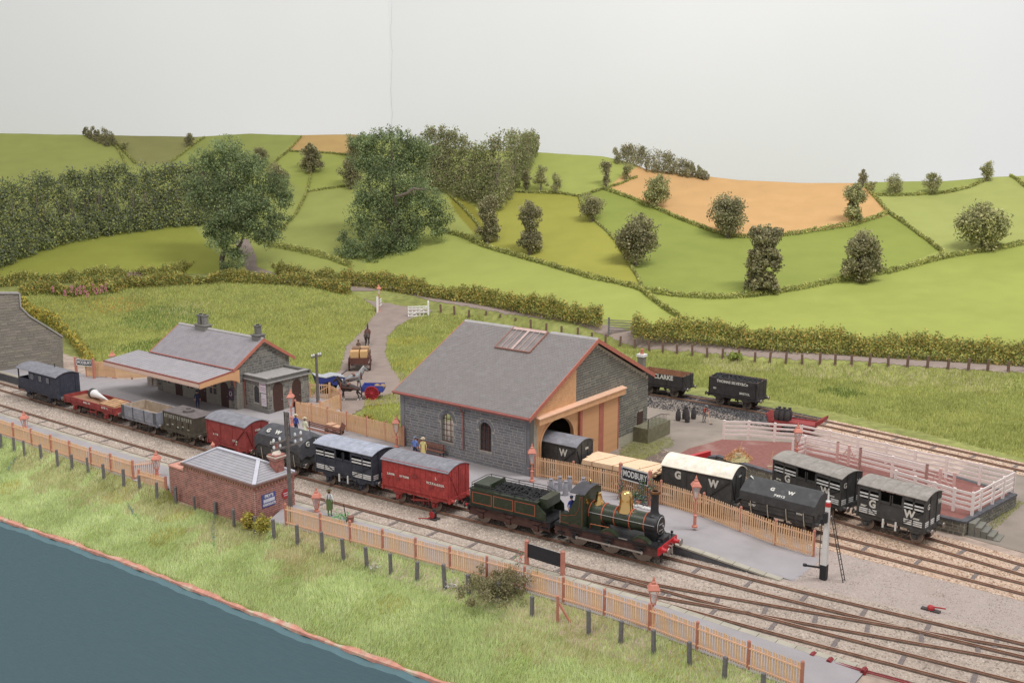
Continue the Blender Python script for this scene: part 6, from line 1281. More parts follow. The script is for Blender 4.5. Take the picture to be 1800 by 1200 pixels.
# ---------------------------------------------------------------- stone retaining wall at the far left
p=np.array(L(*AT(-80,672,.3)));q=np.array(L(*AT(118,640,.6))); an=math.atan2(*(q-p)[::-1]); u=(q-p)/np.linalg.norm(q-p); n=np.array([u[1],-u[0]])
def onW(px,py):
    uu,d,h=ray(px,py); tt_=(p@n)/(uu*n[0]+d*n[1]); x,y,z=uu*tt_,d*tt_,CH+h*tt_; return float((np.array([x,y])-p)@u),float(z)
poly=[onW(-80,690),onW(112,655),onW(110,592),onW(78,572),onW(52,556),onW(36,540),onW(34,516),onW(-80,516)]
m_ret=M('retaining_stone',sr(136,130,118),rough=.95,var=.2,scale=2,bump=.4,bscale=7,dirt=(sr(140,130,112),.4,.5)); t=thing('retaining_wall','dark stone retaining wall stepping down the bank at the far left','wall',(p[0],p[1],0),an)
MB().prism([(x,z) for x,z in poly],0,.7,'y').build('wall',m_ret,t)
for (x,z),(x2,z2) in zip(poly[2:-1],poly[3:]): MB().bar((x,.3,z+.05),(x2,.3,z2+.05),.9,.14).build('coping_stone',m_cop,t)
stonework(t,(0,0,0),(0,0,0),(1,0,0),(0,-1,0),max(x for x,_ in poly),max(z for _,z in poly),lambda x,z:inpt((x,z),poly),.3,(.5,1.1),Mrand('retaining_blocks',[sr(134,127,118),sr(144,136,124),sr(122,117,108),sr(140,134,116)]),200,30,proud=.03,z0=0)
m_grw=None
# ================================================================= ROLLING STOCK
def wm(name,c,**k): 
    k.setdefault('rough',.75);k.setdefault('var',.16);k.setdefault('scale',2.2);k.setdefault('dirt',(tuple(min(1,x*1.6+.02) for x in c[:3])+(1,),2.6,.5)); return M(name,c,**k)
w_black=wm('wagon_black',sr(70,69,67)); w_navy=wm('brake_van_black',sr(56,58,70)); w_grey=wm('wagon_grey',sr(142,144,152)); w_red=wm('wagon_red',sr(146,62,58)); w_redb=wm('wagon_bright_red',sr(172,66,62)); w_olive=wm('tank_dark_olive',sr(76,70,58))
w_roofg=wm('van_roof_grey',sr(128,128,134),bump=.08); w_roofl=wm('van_roof_pale',sr(158,162,174),bump=.05); w_roofc=wm('van_roof_cream',sr(232,222,204),bump=.03); w_roofo=wm('van_roof_olive_grey',sr(146,140,132))
w_under=wm('underframe_dark',sr(64,56,52)); w_wheel=wm('wheel_rust',sr(70,56,50)); w_tyre=M('wheel_tyre',sr(150,140,132),rough=.4,metal=.6,var=.1); w_letter=M('lettering_cream',sr(216,214,204),rough=.8,var=.1,scale=6); w_tarp=wm('tarpaulin_dark',sr(78,78,82),bump=.3,scale=1.5); w_rope=M('rope',sr(190,180,160),var=.15)
w_plank=wm('inside_planks',sr(168,152,134)); w_inred=wm('wagon_inside_brown',sr(150,110,84)); w_pole_=wm('sheet_black',sr(70,70,70),bump=.2)
def wheelmesh(r_):
    k=('wh',r_)
    if k not in ME:
        ME[k]=MB().lathe([(.0,-.06),(.12,-.08),(.12,-.03),(r_*.8,-.02),(r_*.82,-.06),(r_,-.06),(r_+.03,.05),(r_*.8,.06),(.1,.02),(0,.02)],20,(0,0,0),'y').mesh('wheel',w_wheel,True)
        ME[k,'t']=MB().lathe([(r_*.84,-.065),(r_*.99,-.065),(r_*1.0,-.05),(r_*.84,-.05)],20,(0,0,0),'y').mesh('tyre',w_tyre,True)
    return ME[k],ME[k,'t']
def wheels(t,xs,r_=.46,gy=.74):
    a,b=wheelmesh(r_)
    for x in xs:
        for s in (-1,1):
            w=link('wheel',a,t,(x,s*gy,r_),(0,R(random.uniform(0,60)),0 if s<0 else R(180))); link('tyre',b,w)
        MB().cyl((x,-gy,r_),(x,gy,r_),.07,n=8).build('axle',w_under,t)
def buffers(t,xe,mat,z=1.0,head=None,r_=.2,out=.45):
    for sx in ((-1,1) if np.ndim(xe)==0 else (1,)):
        X=xe if np.ndim(xe)==0 else xe[0]
        for s in (-1,1):
            b=MB().lathe([(.17,0),(.13,.06),(.11,.28)],10,(0,0,0),'x').build('buffer',mat,t,True,loc=(sx*X,s*.87,z),rot=(0,0,0 if sx>0 else R(180)))
            MB().lathe([(.05,.26),(.05,out-.05),(r_,out-.05),(r_*.9,out),(0,out+.02)],12,(0,0,0),'x').build('buffer_head',head or w_tyre,b,True)
def under(t,ln,wb,mat,iron=None,wd=2.1,lever=True,mode='w',hook=True,sz=.28):
    iron=iron or mat; h=ln/2
    for s in (-1,1): MB().box(-h,h,s*wd/2-.06*(s<0)-.06*(s>0)-.0,s*wd/2+.06,.9,.9+sz).build('solebar',mat,t)
    for s in (-1,1): MB().box(s*h-.07,s*h+.07,-wd/2-.12,wd/2+.12,.85,1.2).build('headstock',mat,t)
    MB().box(-h+.1,h-.1,-wd/2+.1,wd/2-.1,1.1,1.17).build('floor',mat,t)
    wheels(t,(-wb/2,wb/2))
    for x in (-wb/2,wb/2):
        for s in (-1,1):
            y=s*(wd/2-.03)
            a=MB().prism([(x-.42,.92),(x-.2,.35),(x-.1,.3),(x-.1,.75),(x+.1,.75),(x+.1,.3),(x+.2,.35),(x+.42,.92)],y-.02,y+.02,'y').build('axle_guard',iron,t)
            MB().box(x-.13,x+.13,y-.16,y+.16,.34,.62).lathe([(.1,-.05),(.1,.05)],8,(x,y+s*.16,.47),'y').build('axlebox',iron,a)
            sp=MB(); 
            for k,(l_,z_) in enumerate(((.5,.84),(.4,.79),(.3,.74),(.2,.69))): sp.box(x-l_,x+l_,y-.05+s*.06,y+.05+s*.06,z_,z_+.045)
            sp.build('leaf_spring',iron,a)
    if lever:
        for s in (-1,1):
            MB().bar((-.4,s*(wd/2+.09),.55),(1.25,s*(wd/2+.14),.78),.04,.07).bar((1.2,s*(wd/2+.1),.45),(1.2,s*(wd/2+.1),.95),.04,.05).build('brake_lever',iron,t)
            MB().bar((-.35,s*.74,.42),(.35,s*.74,.5),.08,.2).box(-.5,-.38,s*.74-.06,s*.74+.06,.25,.75).box(.38,.5,s*.74-.06,s*.74+.06,.25,.75).build('brake_blocks',iron,t)
    buffers(t,h,mat)
    if hook:
        for s in (-1,1): MB().tube([(s*h,0,1.0),(s*(h+.25),0,1.0),(s*(h+.3),0,1.1)],.035,6).tube([(s*(h+.2),.05,1.0),(s*(h+.24),.05,.75),(s*(h+.24),-.05,.75),(s*(h+.2),-.05,1.0)],.022,5).build('coupling',iron,t)
def roofarc(wd,ze,rise,n=11,over=.1): return [((-wd/2-over)+(wd+2*over)*i/(n-1), ze+rise*(1-((2*i/(n-1))-1)**2)) for i in range(n)]
def roof(t,ln,wd,ze,rise,mat,over=.1,eo=.08,ribs=0,x0=None,x1=None):
    arc=roofarc(wd,ze,rise,13,over); poly=arc+[(y,z-.05) for y,z in arc[::-1]]; X0=x0 if x0 is not None else -ln/2-eo; X1=x1 if x1 is not None else ln/2+eo
    r_=MB().prism(poly,X0,X1,'x').build('roof',mat,t,True)
    for k in range(ribs):
        x=X0+(X1-X0)*(k+1)/(ribs+1); MB().prism([(y,z+.012) for y,z in arc]+[(y,z-.01) for y,z in arc[::-1]],x-.025,x+.025,'x').build('roof_seam',mat,r_,False)
    return r_
def body(t,ln,wd,z0,ze,rise,mat,planks=True,name='body'):
    """van body; side planks are recessed between thin joints"""
    e=[(-wd/2,z0)]+[(y,z-.04) for y,z in roofarc(wd,ze,rise,11,0)]+[(wd/2,z0)]
    b=MB().prism(e,-ln/2,ln/2,'x').build(name,mat,t)
    if planks:
        mb=MB(); z=z0+.02
        while z<ze-.1: 
            for s in (-1,1): mb.box(-ln/2+.01,ln/2-.01,s*(wd/2)-.012,s*(wd/2)+.012,z,z+.2)
            z+=.225
        y=-wd/2+.02
        while y<wd/2-.1:
            zt=ze-.08; mb.box(-ln/2-.012,-ln/2+.01,y,min(wd/2-.01,y+.2),z0+.02,zt).box(ln/2-.01,ln/2+.012,y,min(wd/2-.01,y+.2),z0+.02,zt); y+=.225
        mb.build('planking',mat,t,kind='stuff')
    return b
def irons(t,ln,wd,z0,ze,mat,diag=True,door=1.6,vert=(),endd=True,dbl=False):
    y=wd/2+.035
    for s in (-1,1):
        for x in (-ln/2+.05,ln/2-.05,-door/2,door/2)+tuple(vert): MB().box(x-.05,x+.05,min(s*wd/2,s*y),max(s*wd/2,s*y),z0,ze-.05).build('stanchion',mat,t)
        if diag:
            for sg in (-1,1): MB().bar((sg*(door/2+.08),s*y,z0+.1),(sg*(ln/2-.12),s*y,ze-.25),.05,.09,up=(0,1,0)).build('diagonal_strap',mat,t)
    if endd:
        for sx in (-1,1):
            for yy in (-.45,.45): MB().box(sx*ln/2-.0 if sx>0 else -ln/2-.05,ln/2+.05 if sx>0 else -ln/2,yy-.05,yy+.05,z0,ze+.05).build('end_stanchion',mat,t)
            for yy in (-1,1): MB().bar((sx*(ln/2+.03),yy*.5,z0+.1),(sx*(ln/2+.03),yy*(wd/2-.08),ze-.3),.05,.07).build('end_diagonal',mat,t)
def place(label,cat,f,x0,x1,group=None,name='wagon',fine=0):
    """wagon thing between two points of a track given along it"""
    ac=(x0+x1)/2; d=.8*(x1-x0)/2; xa,ya=L(ac-d,float(f(ac-d)));xb,yb=L(ac+d,float(f(ac+d))); return thing(name,label,cat,((xa+xb)/2,(ya+yb)/2,RT),math.atan2(yb-ya,xb-xa),group)
GRP='wagons of the goods train'
def side_text(t,s,x,z,size,wd,mat=None,sx=1.,bold=.012,side=-1): return text('lettering',s,size,mat or w_letter,t,(x,side*(wd/2+.045),z),FRONT if side<0 else (R(90),0,R(180)),bold,.003,sx=sx)
def end_text(t,s,y,z,size,xe,mat=None,sx=1.): return text('lettering',s,size,mat or w_letter,t,(xe+.03,y,z),ENDR,.012,.003,sx=sx)
# --- brake van (far left)
t=place('dark grey goods brake van with an open verandah at the left end of the train','brake van',T1,-54.4,-47.1,GRP,'brake_van'); ln=7.3;wd=2.3
under(t,ln,4.2,w_navy,lever=False)
MB().box(-ln/2+2.1,ln/2,-wd/2,wd/2,1.15,3.05).build('cabin',w_navy,t); mb=MB()
for s in (-1,1):
    for k in range(8): mb.box(-ln/2+2.12,ln/2-.02,s*wd/2-.012,s*wd/2+.012,1.18+.235*k,1.18+.235*k+.21)
for k in range(10): mb.box(ln/2-.01,ln/2+.012,-wd/2+.02+.226*k,-wd/2+.02+.226*k+.2,1.18,3.1)
mb.build('planking',w_navy,t,kind='stuff'); MB().box(-ln/2,-ln/2+2.1,-wd/2,-wd/2+.08,1.15,2.1).box(-ln/2,-ln/2+2.1,wd/2-.08,wd/2,1.15,2.1).box(-ln/2,-ln/2+.08,-wd/2,wd/2,1.15,2.1).build('verandah_side',w_navy,t)
for s in (-1,1): MB().box(-ln/2,-ln/2+.1,s*wd/2-.1*(s>0),s*wd/2+.1*(s<0),2.1,3.05).build('verandah_post',w_navy,t)
for x in (-.9,.6,2.0): q=MB().box(x-.28,x+.28,-wd/2-.03,-wd/2+.02,2.2,2.75).build('window',M('dim_glass',sr(110,110,116),rough=.2,bump=0),t); MB().prism([(x-.33,2.14),(x+.33,2.14),(x+.33,2.81),(x-.33,2.81)],-wd/2-.045,-wd/2-.03,'y',[[(x-.27,2.2),(x+.27,2.2),(x+.27,2.75),(x-.27,2.75)]]).build('frame',w_navy,q)
MB().prism([(y,z) for y,z in [(-wd/2,3.0)]+[(y,z-.04) for y,z in roofarc(wd,3.05,.38,9,0)]+[(wd/2,3.0)]],-ln/2+2.1,ln/2-.003,'x').build('roof_end',w_navy,t)
roof(t,ln,wd,3.05,.38,w_roofg,.16,.1); MB().cyl((.8,.3,3.35),(.8,.3,3.75),.06,n=8).build('stove_pipe',w_black,t); MB().bar((-2,-1.25,.55),(2.4,-1.25,.55),.25,.05).build('step_board',w_under,t); side_text(t,'G W',-1.9+.9,2.45,.5,wd,wm('faded_letter',sr(110,112,122)),1.0)
for yy in (-.75,.75): MB().box(ln/2,ln/2+.06,yy-.05,yy+.05,1.2,3.1).build('end_stanchion',w_navy,t)
# --- red low wagon with load
t=place('low sided red wagon carrying white sheeted load and brown planks','flat wagon',T1,-45.9,-37.6,GRP,'low_wagon'); ln=8.3;wd=2.3; under(t,ln,5.2,w_red,w_red)
for s in (-1,1): MB().box(-ln/2,ln/2,s*wd/2-.04,s*wd/2+.04,1.15,1.55).build('side_plank',w_red,t)
for s in (-1,1): MB().box(s*ln/2-.04,s*ln/2+.04,-wd/2+.04,wd/2-.04,1.15,1.55).build('end_plank',w_red,t)
MB().box(-ln/2+.05,ln/2-.05,-wd/2+.05,wd/2-.05,1.16,1.24).build('deck',w_inred,t)
for i in range(9): MB().box(-ln/2+.02+i*1.0,-ln/2+.1+i*1.0,-wd/2-.08,-wd/2-.04,1.1,1.55).build('stanchion',w_red,t)
side_text(t,'G W R',2.6,1.35,.26,wd,None,1.3); side_text(t,'ENG DEPT',-.3,1.35,.2,wd,None,1.2); 
t2=place('white cone shaped load with a dark end lying slantwise in the red low wagon','load',T1,-42.7,-40.6,None,'sheeted_load'); t2.location.z=RT+1.24
MB().lathe([(.03,-1.9),(.34,1.0),(.42,1.3)],12,(.7,-.2,.42),'x').build('white_cone',m_white,t2,True); MB().lathe([(.42,1.3),(.46,1.8),(.1,2.3),(0,2.3)],12,(.7,-.2,.42),'x').build('dark_end',w_black,t2,True); t2.rotation_euler.z+=R(170)
t2=place('pile of brown boards on the right half of the red low wagon','load',T1,-40.6,-38.2,None,'board_stack'); t2.location.z=RT+1.24
for k in range(6): MB().box(-1.2,1.2,-.8+.27*k,-.55+.27*k,0,.3+.05*(k%3)).build('board',wm('board_tan',sr(188,150,112)),t2)
# --- grey open
def openwagon(t,ln,wd,z0,z1,mat,inm,nplank=4,door=True,blk=None):
    hp=(z1-z0)/nplank
    for k in range(nplank):
        for s in (-1,1): MB().box(-ln/2,ln/2,s*wd/2-.035,s*wd/2+.035,z0+k*hp+.008,z0+(k+1)*hp-.008).build('side_plank',mat,t)
        for s in (-1,1): MB().box(s*ln/2-.035,s*ln/2+.035,-wd/2+.04,wd/2-.04,z0+k*hp+.008,z0+(k+1)*hp-.008).build('end_plank',mat,t)
    MB().box(-ln/2+.04,ln/2-.04,-wd/2+.05,wd/2-.05,z0,z0+.06).build('deck',inm,t)
    for s in (-1,1): MB().box(-ln/2+.05,ln/2-.05,s*(wd/2-.05)-.01,s*(wd/2-.05)+.01,z0+.05,z1-.01).build('lining',inm,t); MB().box(s*(ln/2-.05)-.01,s*(ln/2-.05)+.01,-wd/2+.06,wd/2-.06,z0+.05,z1-.01).build('lining',inm,t)
t=place('weathered grey open wagon, empty with buff inside','open wagon',T1,-36.3,-31.3,GRP,'open_wagon'); ln=5.;wd=2.35; under(t,ln,2.8,w_grey,w_under); openwagon(t,ln,wd,1.17,2.15,w_grey,w_plank); w_gd=wm('iron_dark_grey',sr(84,84,90))
for s in (-1,1):
    for x in (-.85,.85,): MB().box(x-.07,x+.07,s*wd/2+s*.035-.02,s*wd/2+s*.035+.02,1.1,2.15).build('strap',w_gd,t)
    for x in (-ln/2+.15,ln/2-.15): MB().box(x-.2,x+.2,s*wd/2+s*.035-.015,s*wd/2+s*.035+.015,1.15,2.16).build('corner_plate',w_gd,t)
for sx in (-1,1):
    for yy in (-.5,.5): MB().box(sx*ln/2+sx*.04-.04,sx*ln/2+sx*.04+.04,yy-.08,yy+.08,1.1,2.15).build('end_stanchion',w_grey,t)
# --- rectangular tank
t=place('dark rectangular tar tank wagon with round filler lid on its flat top','tank wagon',T1,-30.5,-25.9,GRP,'tank_wagon'); ln=4.6;wd=2.2; under(t,ln,2.5,w_olive,w_olive)
MB().box(-ln/2+.1,ln/2-.1,-wd/2+.08,wd/2-.08,1.17,2.5).build('tank',w_olive,t); MB().box(-ln/2+.06,ln/2-.06,-wd/2+.04,wd/2-.04,2.5,2.56).build('top_plate',wm('tank_top',sr(104,96,94)),t); MB().lathe([(.48,2.56),(.48,2.76),(.4,2.8),(.2,2.8),(.2,2.92),(0,2.95)],16).build('filler_lid',wm('tank_top',sr(104,96,94)),t,True)
for x in np.linspace(-ln/2+.15,ln/2-.15,6): MB().box(x-.03,x+.03,-wd/2+.03,-wd/2+.08,1.17,2.5).build('rib',w_olive,t)
side_text(t,'BURNETT & Co LTD',0,2.2,.36,wd-.1,wm('faded_white',sr(176,174,160)),.82) if False else side_text(t,'R.S. CLARE & Co',0,2.2,.4,wd-.12,wm('faded_white',sr(176,174,160)),.9) if False else None
r=np.random.default_rng(2); mb=MB(); x=-1.95
for k in range(13):
    w_=r.uniform(.12,.2); y=-wd/2+.05
    mb.box(x,x+.05,y-.02,y,2.03,2.36); 
    if k%2: mb.box(x,x+w_,y-.02,y,2.3,2.36).box(x,x+w_,y-.02,y,2.17,2.22)
    else: mb.box(x+w_-.05,x+w_,y-.02,y,2.03,2.36)
    x+=.3
for k in range(5): mb.box(-1.7+.9*k*.8,-1.45+.9*k*.8,-wd/2+.03,-wd/2+.05,1.35+.15*(k%2),1.45+.15*(k%2))
mb.build('lettering',wm('faded_white',sr(176,174,160)),t,kind='stuff')
# --- red iron mink
def mink(t,ln,mat,roofm,rise=.35,wd=2.3,ze=2.95,under_=True,umat=None,texts=()):
    under(t,ln,2.9,umat or mat,umat or mat); body(t,ln,wd,1.17,ze,rise,mat,planks=False); irons(t,ln,wd,1.17,ze,mat,True,1.5); roof(t,ln,wd,ze,rise,roofm,.12,.06)
t=place('dull red iron van with grey roof and crossed strapping','van',T1,-24.3,-19.3,GRP,'goods_van'); mink(t,4.9,w_red,w_roofg)
side_text(t,'G W R',-1.3,1.75,.22,2.3); side_text(t,'11258',1.1,1.6,.24,2.3); side_text(t,'9.7',1.25,1.36,.16,2.3); end_text(t,'11258',-.3+.3,2.5,.22,2.45+.02)
# --- sheeted wagon
def sheeted(t,ln,wd,mat,zt,lump=True,seed=1,peak=.5):
    under(t,ln,2.9,w_black,w_under); openwagon(t,ln,wd,1.17,1.9,w_black,w_plank,3)
    n,m=26,20; xs=np.linspace(-ln/2-.12,ln/2+.12,n); vs=[]
    for x in xs:
        e=min(1,(ln/2+.12-abs(x))/.7)
        for j in range(m):
            s_=j/(m-1)*2-1; y=(wd/2+.09)*max(-1,min(1,s_*1.45)); top=zt-(.35 if lump else 0)*(1-e)**2-peak*min(1,abs(s_*1.45))**(1.6 if lump else 1.0)
            z=top if abs(s_*1.45)<1 else top-(abs(s_*1.45)-1)*(1.9 if lump else 1.3)
            z+=(.06*float(noise2(x*1.,y,2.4,seed)) if lump else 0.01*float(noise2(x,y,3,seed)))+(.03*math.sin(x*7+seed) if abs(s_)>.7 and lump else 0)
            if x in (xs[0],xs[-1]): z=min(z,zt-.2)
            vs.append((x,y,z))
    fs=[(i*m+j,(i+1)*m+j,(i+1)*m+j+1,i*m+j+1) for i in range(n-1) for j in range(m-1)]
    k0_=len(vs)
    for x0_,i in ((xs[0],0),(xs[-1],n-1)):
        for j in range(m): v=vs[i*m+j]; vs.append((v[0]+(.03 if i else -.03),v[1]*.98,1.55+.1*math.sin(j*1.3)))
    for j in range(m-1): fs+=[(j,j+1,k0_+j+1,k0_+j),((n-1)*m+j,(n-1)*m+j+1,k0_+m+j+1,k0_+m+j)]
    q=MB().add(vs,fs).build('tarpaulin',mat,t,True)
    for x in (-ln*.36,-ln*.12,ln*.14,ln*.38): MB().tube([(x,-wd/2-.14,1.75),(x+.05,-wd/2-.12,1.2),(x+.1,-wd/2-.1,.85)],.03,5).build('rope',w_rope,q)
    return q
t=place('wagon loaded high under a crumpled dark sheet lettered G W','sheeted wagon',T1,-18.3,-13.0,GRP,'sheeted_wagon'); sheeted(t,4.9,2.35,w_tarp,3.35,True,3,.55)
for s_,x in (('G',-1.2),('W',-.15)): text('lettering',s_,.5,w_letter,t,(x,-.95,3.1),(R(34),0,0),.02,.03)
text('lettering','37527',.3,w_letter,t,(-.3,-1.33,2.3),(R(86),0,0),.01,.03); text('lettering','G',.5,w_letter,t,(2.63,-.5,2.55),ENDR,.015,.03); text('lettering','W',.5,w_letter,t,(2.63,.55,2.55),ENDR,.015,.03)
# --- cattle wagons
def cattle(t,ln,mat,roofm,ribs=4,letters=True,wd=2.35,num='38901',white_low=True):
    under(t,ln,3.3,mat,mat if white_low else None); z0,zm,ze=1.17,2.15,3.12
    MB().box(-ln/2,ln/2,-wd/2,-wd/2+.06,z0,zm).build('lower_side',mat,t); MB().box(-ln/2,ln/2,wd/2-.06,wd/2,z0,zm).build('lower_side',mat,t)
    e=[(-wd/2,z0)]+[(y,z-.04) for y,z in roofarc(wd,ze,.3,9,0)]+[(wd/2,z0)]
    for s in (-1,1): MB().prism(e,s*ln/2-.05,s*ln/2+.0,'x').build('end',mat,t)
    MB().box(-ln/2+.05,ln/2-.05,-wd/2+.06,wd/2-.06,z0,z0+.05).build('deck',w_plank,t)
    lw=M('limewash',sr(222,222,218),rough=.9,var=.25,scale=5)
    for s in (-1,1):
        ya,yb=s*wd/2-.03,s*wd/2+.03
        for x in (-ln/2+.06,-ln*.33,-.8,.8,ln*.33,ln/2-.06): MB().box(x-.055,x+.055,ya,yb+.012,z0,ze).build('post',mat,t)
        for (xa,xb) in ((-ln/2+.1,-.85),(.85,ln/2-.1)):
            for z in (2.28,2.5): MB().box(xa,xb,s*wd/2-.02,s*wd/2+.02,z,z+.1).build('slat',lw if z<2.4 else lw,t)
            MB().box(xa-.05,xb+.05,ya,yb,2.8,ze).build('top_board',mat,t)
            for k in range(3): MB().box(xa+.05,xb-.05,s*wd/2+(-.03 if s<0 else .005),s*wd/2+(-.005 if s<0 else .03),z0+.06+.13*k,z0+.14+.13*k).build('limewashed_plank',lw,t)
            MB().bar((xa if xa>0 else xb,s*(wd/2+.04),z0+.05),(xb if xa>0 else xa,s*(wd/2+.04),2.3),.04,.08,up=(0,1,0)).build('diagonal_strap',mat,t)
        for x in (-.4,.4): MB().box(x-.36,x+.36,s*wd/2-.02,s*wd/2+.035,2.18,2.35).box(x-.36,x-.3,s*wd/2-.02,s*wd/2+.035,2.35,2.85).box(x+.3,x+.36,s*wd/2-.02,s*wd/2+.035,2.35,2.85).build('upper_door',mat,t); 
        MB().box(-.75,.75,s*wd/2-.01,s*wd/2+.04,z0+.02,2.12).build('drop_door',mat,t)
        for x in (-.5,.35): MB().box(x,x+.12,s*wd/2-.03,s*wd/2+.04,.55,1.15).build('hinge',lw,t)
    for sx in (-1,1):
        for yy in (-.5,.5): MB().box(sx*ln/2-.03,sx*ln/2+.05,yy-.05,yy+.05,z0,ze+.1).build('end_stanchion',mat,t)
        for k in range(3):
            for yy in (-.83,.83,0): MB().box(sx*ln/2-.01,sx*ln/2+.015,yy-.26,yy+.26,z0+.06+.13*k,z0+.14+.13*k).build('limewashed_plank',lw,t)
    for s_ in range(1): roof(t,ln,wd,ze,.3,roofm,.1,.08,ribs)
    if letters:
        side_text(t,'G',-ln*.27,2.02-.08,.72,wd,None,.9,.03); side_text(t,'W',ln*.28,1.98-.08,.72,wd,None,.9,.03); side_text(t,num,-ln*.4,1.72,.17,wd); side_text(t,'MEDIUM',ln*.37,1.72,.13,wd); end_text(t,'G',-.82,2.55,.5,ln/2+.02); end_text(t,'W',.82,2.55,.5,ln/2+.02)
t=place('dark slatted cattle wagon with a pale blue grey ribbed roof in the train','cattle wagon',T1,-11.95,-5.55,GRP,'cattle_wagon'); cattle(t,5.7,wm('cattle_dark_blue_black',sr(58,62,72)),w_roofl,3,False)
# --- long red van
t=place('bright red cattle and fruit van with grey roof next to the tender','van',T1,-5.1,1.0,GRP,'goods_van'); ln=5.9;wd=2.4; under(t,ln,3.2,w_redb,w_red); body(t,ln,wd,1.17,3.1,.38,w_redb); roof(t,ln,wd,3.1,.38,w_roofg,.12,.06,5)
for s in (-1,1):
    y=s*(wd/2+.035)
    for k in range(13): x=-ln/2+.06+k*(ln-.12)/12; MB().box(x-.03,x+.03,min(s*wd/2,y),max(s*wd/2,y),1.17,3.05).build('batten',w_redb,t)
    for z in (1.62,2.3): MB().box(-ln/2,ln/2,min(s*wd/2,y),max(s*wd/2,y),z,z+.06).build('waist_rail',w_redb,t)
    for sx in (-1,1):
        for k in range(2): MB().box(sx*(1.5+k*.9)-.18,sx*(1.5+k*.9)+.18,s*(wd/2+.02)-.02,s*(wd/2+.02)+.02,1.75,1.98).build('louvre',w_red,t)
    MB().box(-.25,.25,s*(wd/2+.05)-.01,s*(wd/2+.05)+.01,2.2,2.45).build('door_catch',w_red,t)
for yy in (-.8,0,.8): MB().box(ln/2,ln/2+.05,yy-.04,yy+.04,1.17,3.3).build('end_stanchion',w_redb,t)
for s in (-1,1): MB().bar((ln/2+.03,.1*s,1.2),(ln/2+.03,s*1.1,3.0),.04,.06).build('end_diagonal',w_redb,t)
side_text(t,'LSWR',-2.1,2.12,.2,wd,None,1.3); side_text(t,'10 TONS',-.9,2.12,.2,wd,None,1.1); side_text(t,'S.F.A.L.D. R.N.',1.95,2.12-.02,.24,wd,None,1.2) if False else side_text(t,'W.T.F.A.G.R.N.',1.85,2.1,.22,wd,None,1.1); side_text(t,'L',1.9,2.52,.24,wd)
# ---------------------------------------------------------------- locomotive and tender
l_grn=wm('engine_green',sr(52,60,44),rough=.3,var=.1); l_blk=wm('engine_black',sr(40,40,42),rough=.45); l_org=M('lining_orange',sr(186,96,66),rough=.6,var=.1); l_brass=M('polished_brass',sr(222,184,122),rough=.16,metal=1,var=.05,bump=0); l_red=M('buffer_red',sr(196,44,52),rough=.4,var=.1); l_brn=wm('frame_brown',sr(82,56,50)); l_coal=M('coal',sr(44,44,46),rough=.5,var=.4,scale=9,bump=.4)
l_steelr=M('polished_rod',sr(196,192,188),rough=.3,metal=.7,var=.1)
def lining(par,face,y,x0,x1,z0,z1,w_=.035,d=.008,cut=None):
    mb=MB()
    s=-1 if y<0 else 1
    for q in ((x0,x1,z0,z0+w_),(x0,x1,z1-w_,z1),(x0,x0+w_,z0+w_,z1-w_),(x1-w_,x1,z0+w_,z1-w_)): mb.box(q[0],q[1],min(y,y+s*d),max(y,y+s*d),q[2],q[3])
    return mb.build('lining',l_org,par)
t=place('dark green six wheeled coal tender with orange lined panels and coal rails','tender',T1,2.4,8.9,'engine and tender','tender'); TD=t; ln=6.3; wd=2.35
for s in (-1,1): MB().box(-ln/2,ln/2,s*1.08-.03,s*1.08+.03,.55,1.15).build('frame',l_brn,t)
for s in (-1,1): MB().box(s*ln/2-.08,s*ln/2+.08,-1.2,1.2,.85,1.25).build('buffer_beam',l_blk if s>0 else l_blk,t)
MB().box(-ln/2,ln/2,-1.28,1.28,1.2,1.27).build('footplate',l_blk,t); wheels(t,(-2.15,0,2.15),.58)
for x in (-2.15,0,2.15):
    for s in (-1,1): MB().box(x-.17,x+.17,s*1.1-.1,s*1.1+.12,.42,.8).build('axlebox',l_brn,t); q=MB(); [q.box(x-.5+.07*k,x+.5-.07*k,s*1.16-.05,s*1.16+.05,1.08-.045*k,1.12-.045*k) for k in range(5)]; q.build('leaf_spring',l_brn,t)
tk=MB().box(-ln/2+.15,ln/2-.9,-wd/2,wd/2,1.27,2.35).build('tank',l_grn,t); MB().box(-ln/2+.1,ln/2-.85,-wd/2-.06,wd/2+.06,2.35,2.42).build('tank_flare',l_grn,t)
for s in (-1,1):
    y=s*wd/2; w3=(ln-1.05-.2)/3
    for k in range(3): xx=-ln/2+.25+k*w3; lining(tk,0,y,xx+.08,xx+w3-.06,1.42,2.2,.04)
    MB().prism([(ln/2-.9,1.27),(ln/2-.2,1.27),(ln/2-.25,1.75),(ln/2-.9,2.3)],y-.03,y+.03,'y').build('side_sheet',l_grn,t); 
    for zz in (2.55,2.72): MB().tube([(-ln/2+.3,y*1.0,zz),(ln/2-1.5,y,zz),(ln/2-.85,y,zz-.22)],.025,5).build('coal_rail',l_blk,t)
    for x in np.linspace(-ln/2+.3,ln/2-1.5,5): MB().cyl((x,y,2.42),(x,y,2.73),.022,n=5).build('rail_post',l_blk,t)
for zz in (2.55,2.72): MB().tube([(-ln/2+.3,-wd/2,zz),(-ln/2+.12,-wd/2+.25,zz),(-ln/2+.12,wd/2-.25,zz),(-ln/2+.3,wd/2,zz)],.025,5).build('coal_rail',l_blk,t)
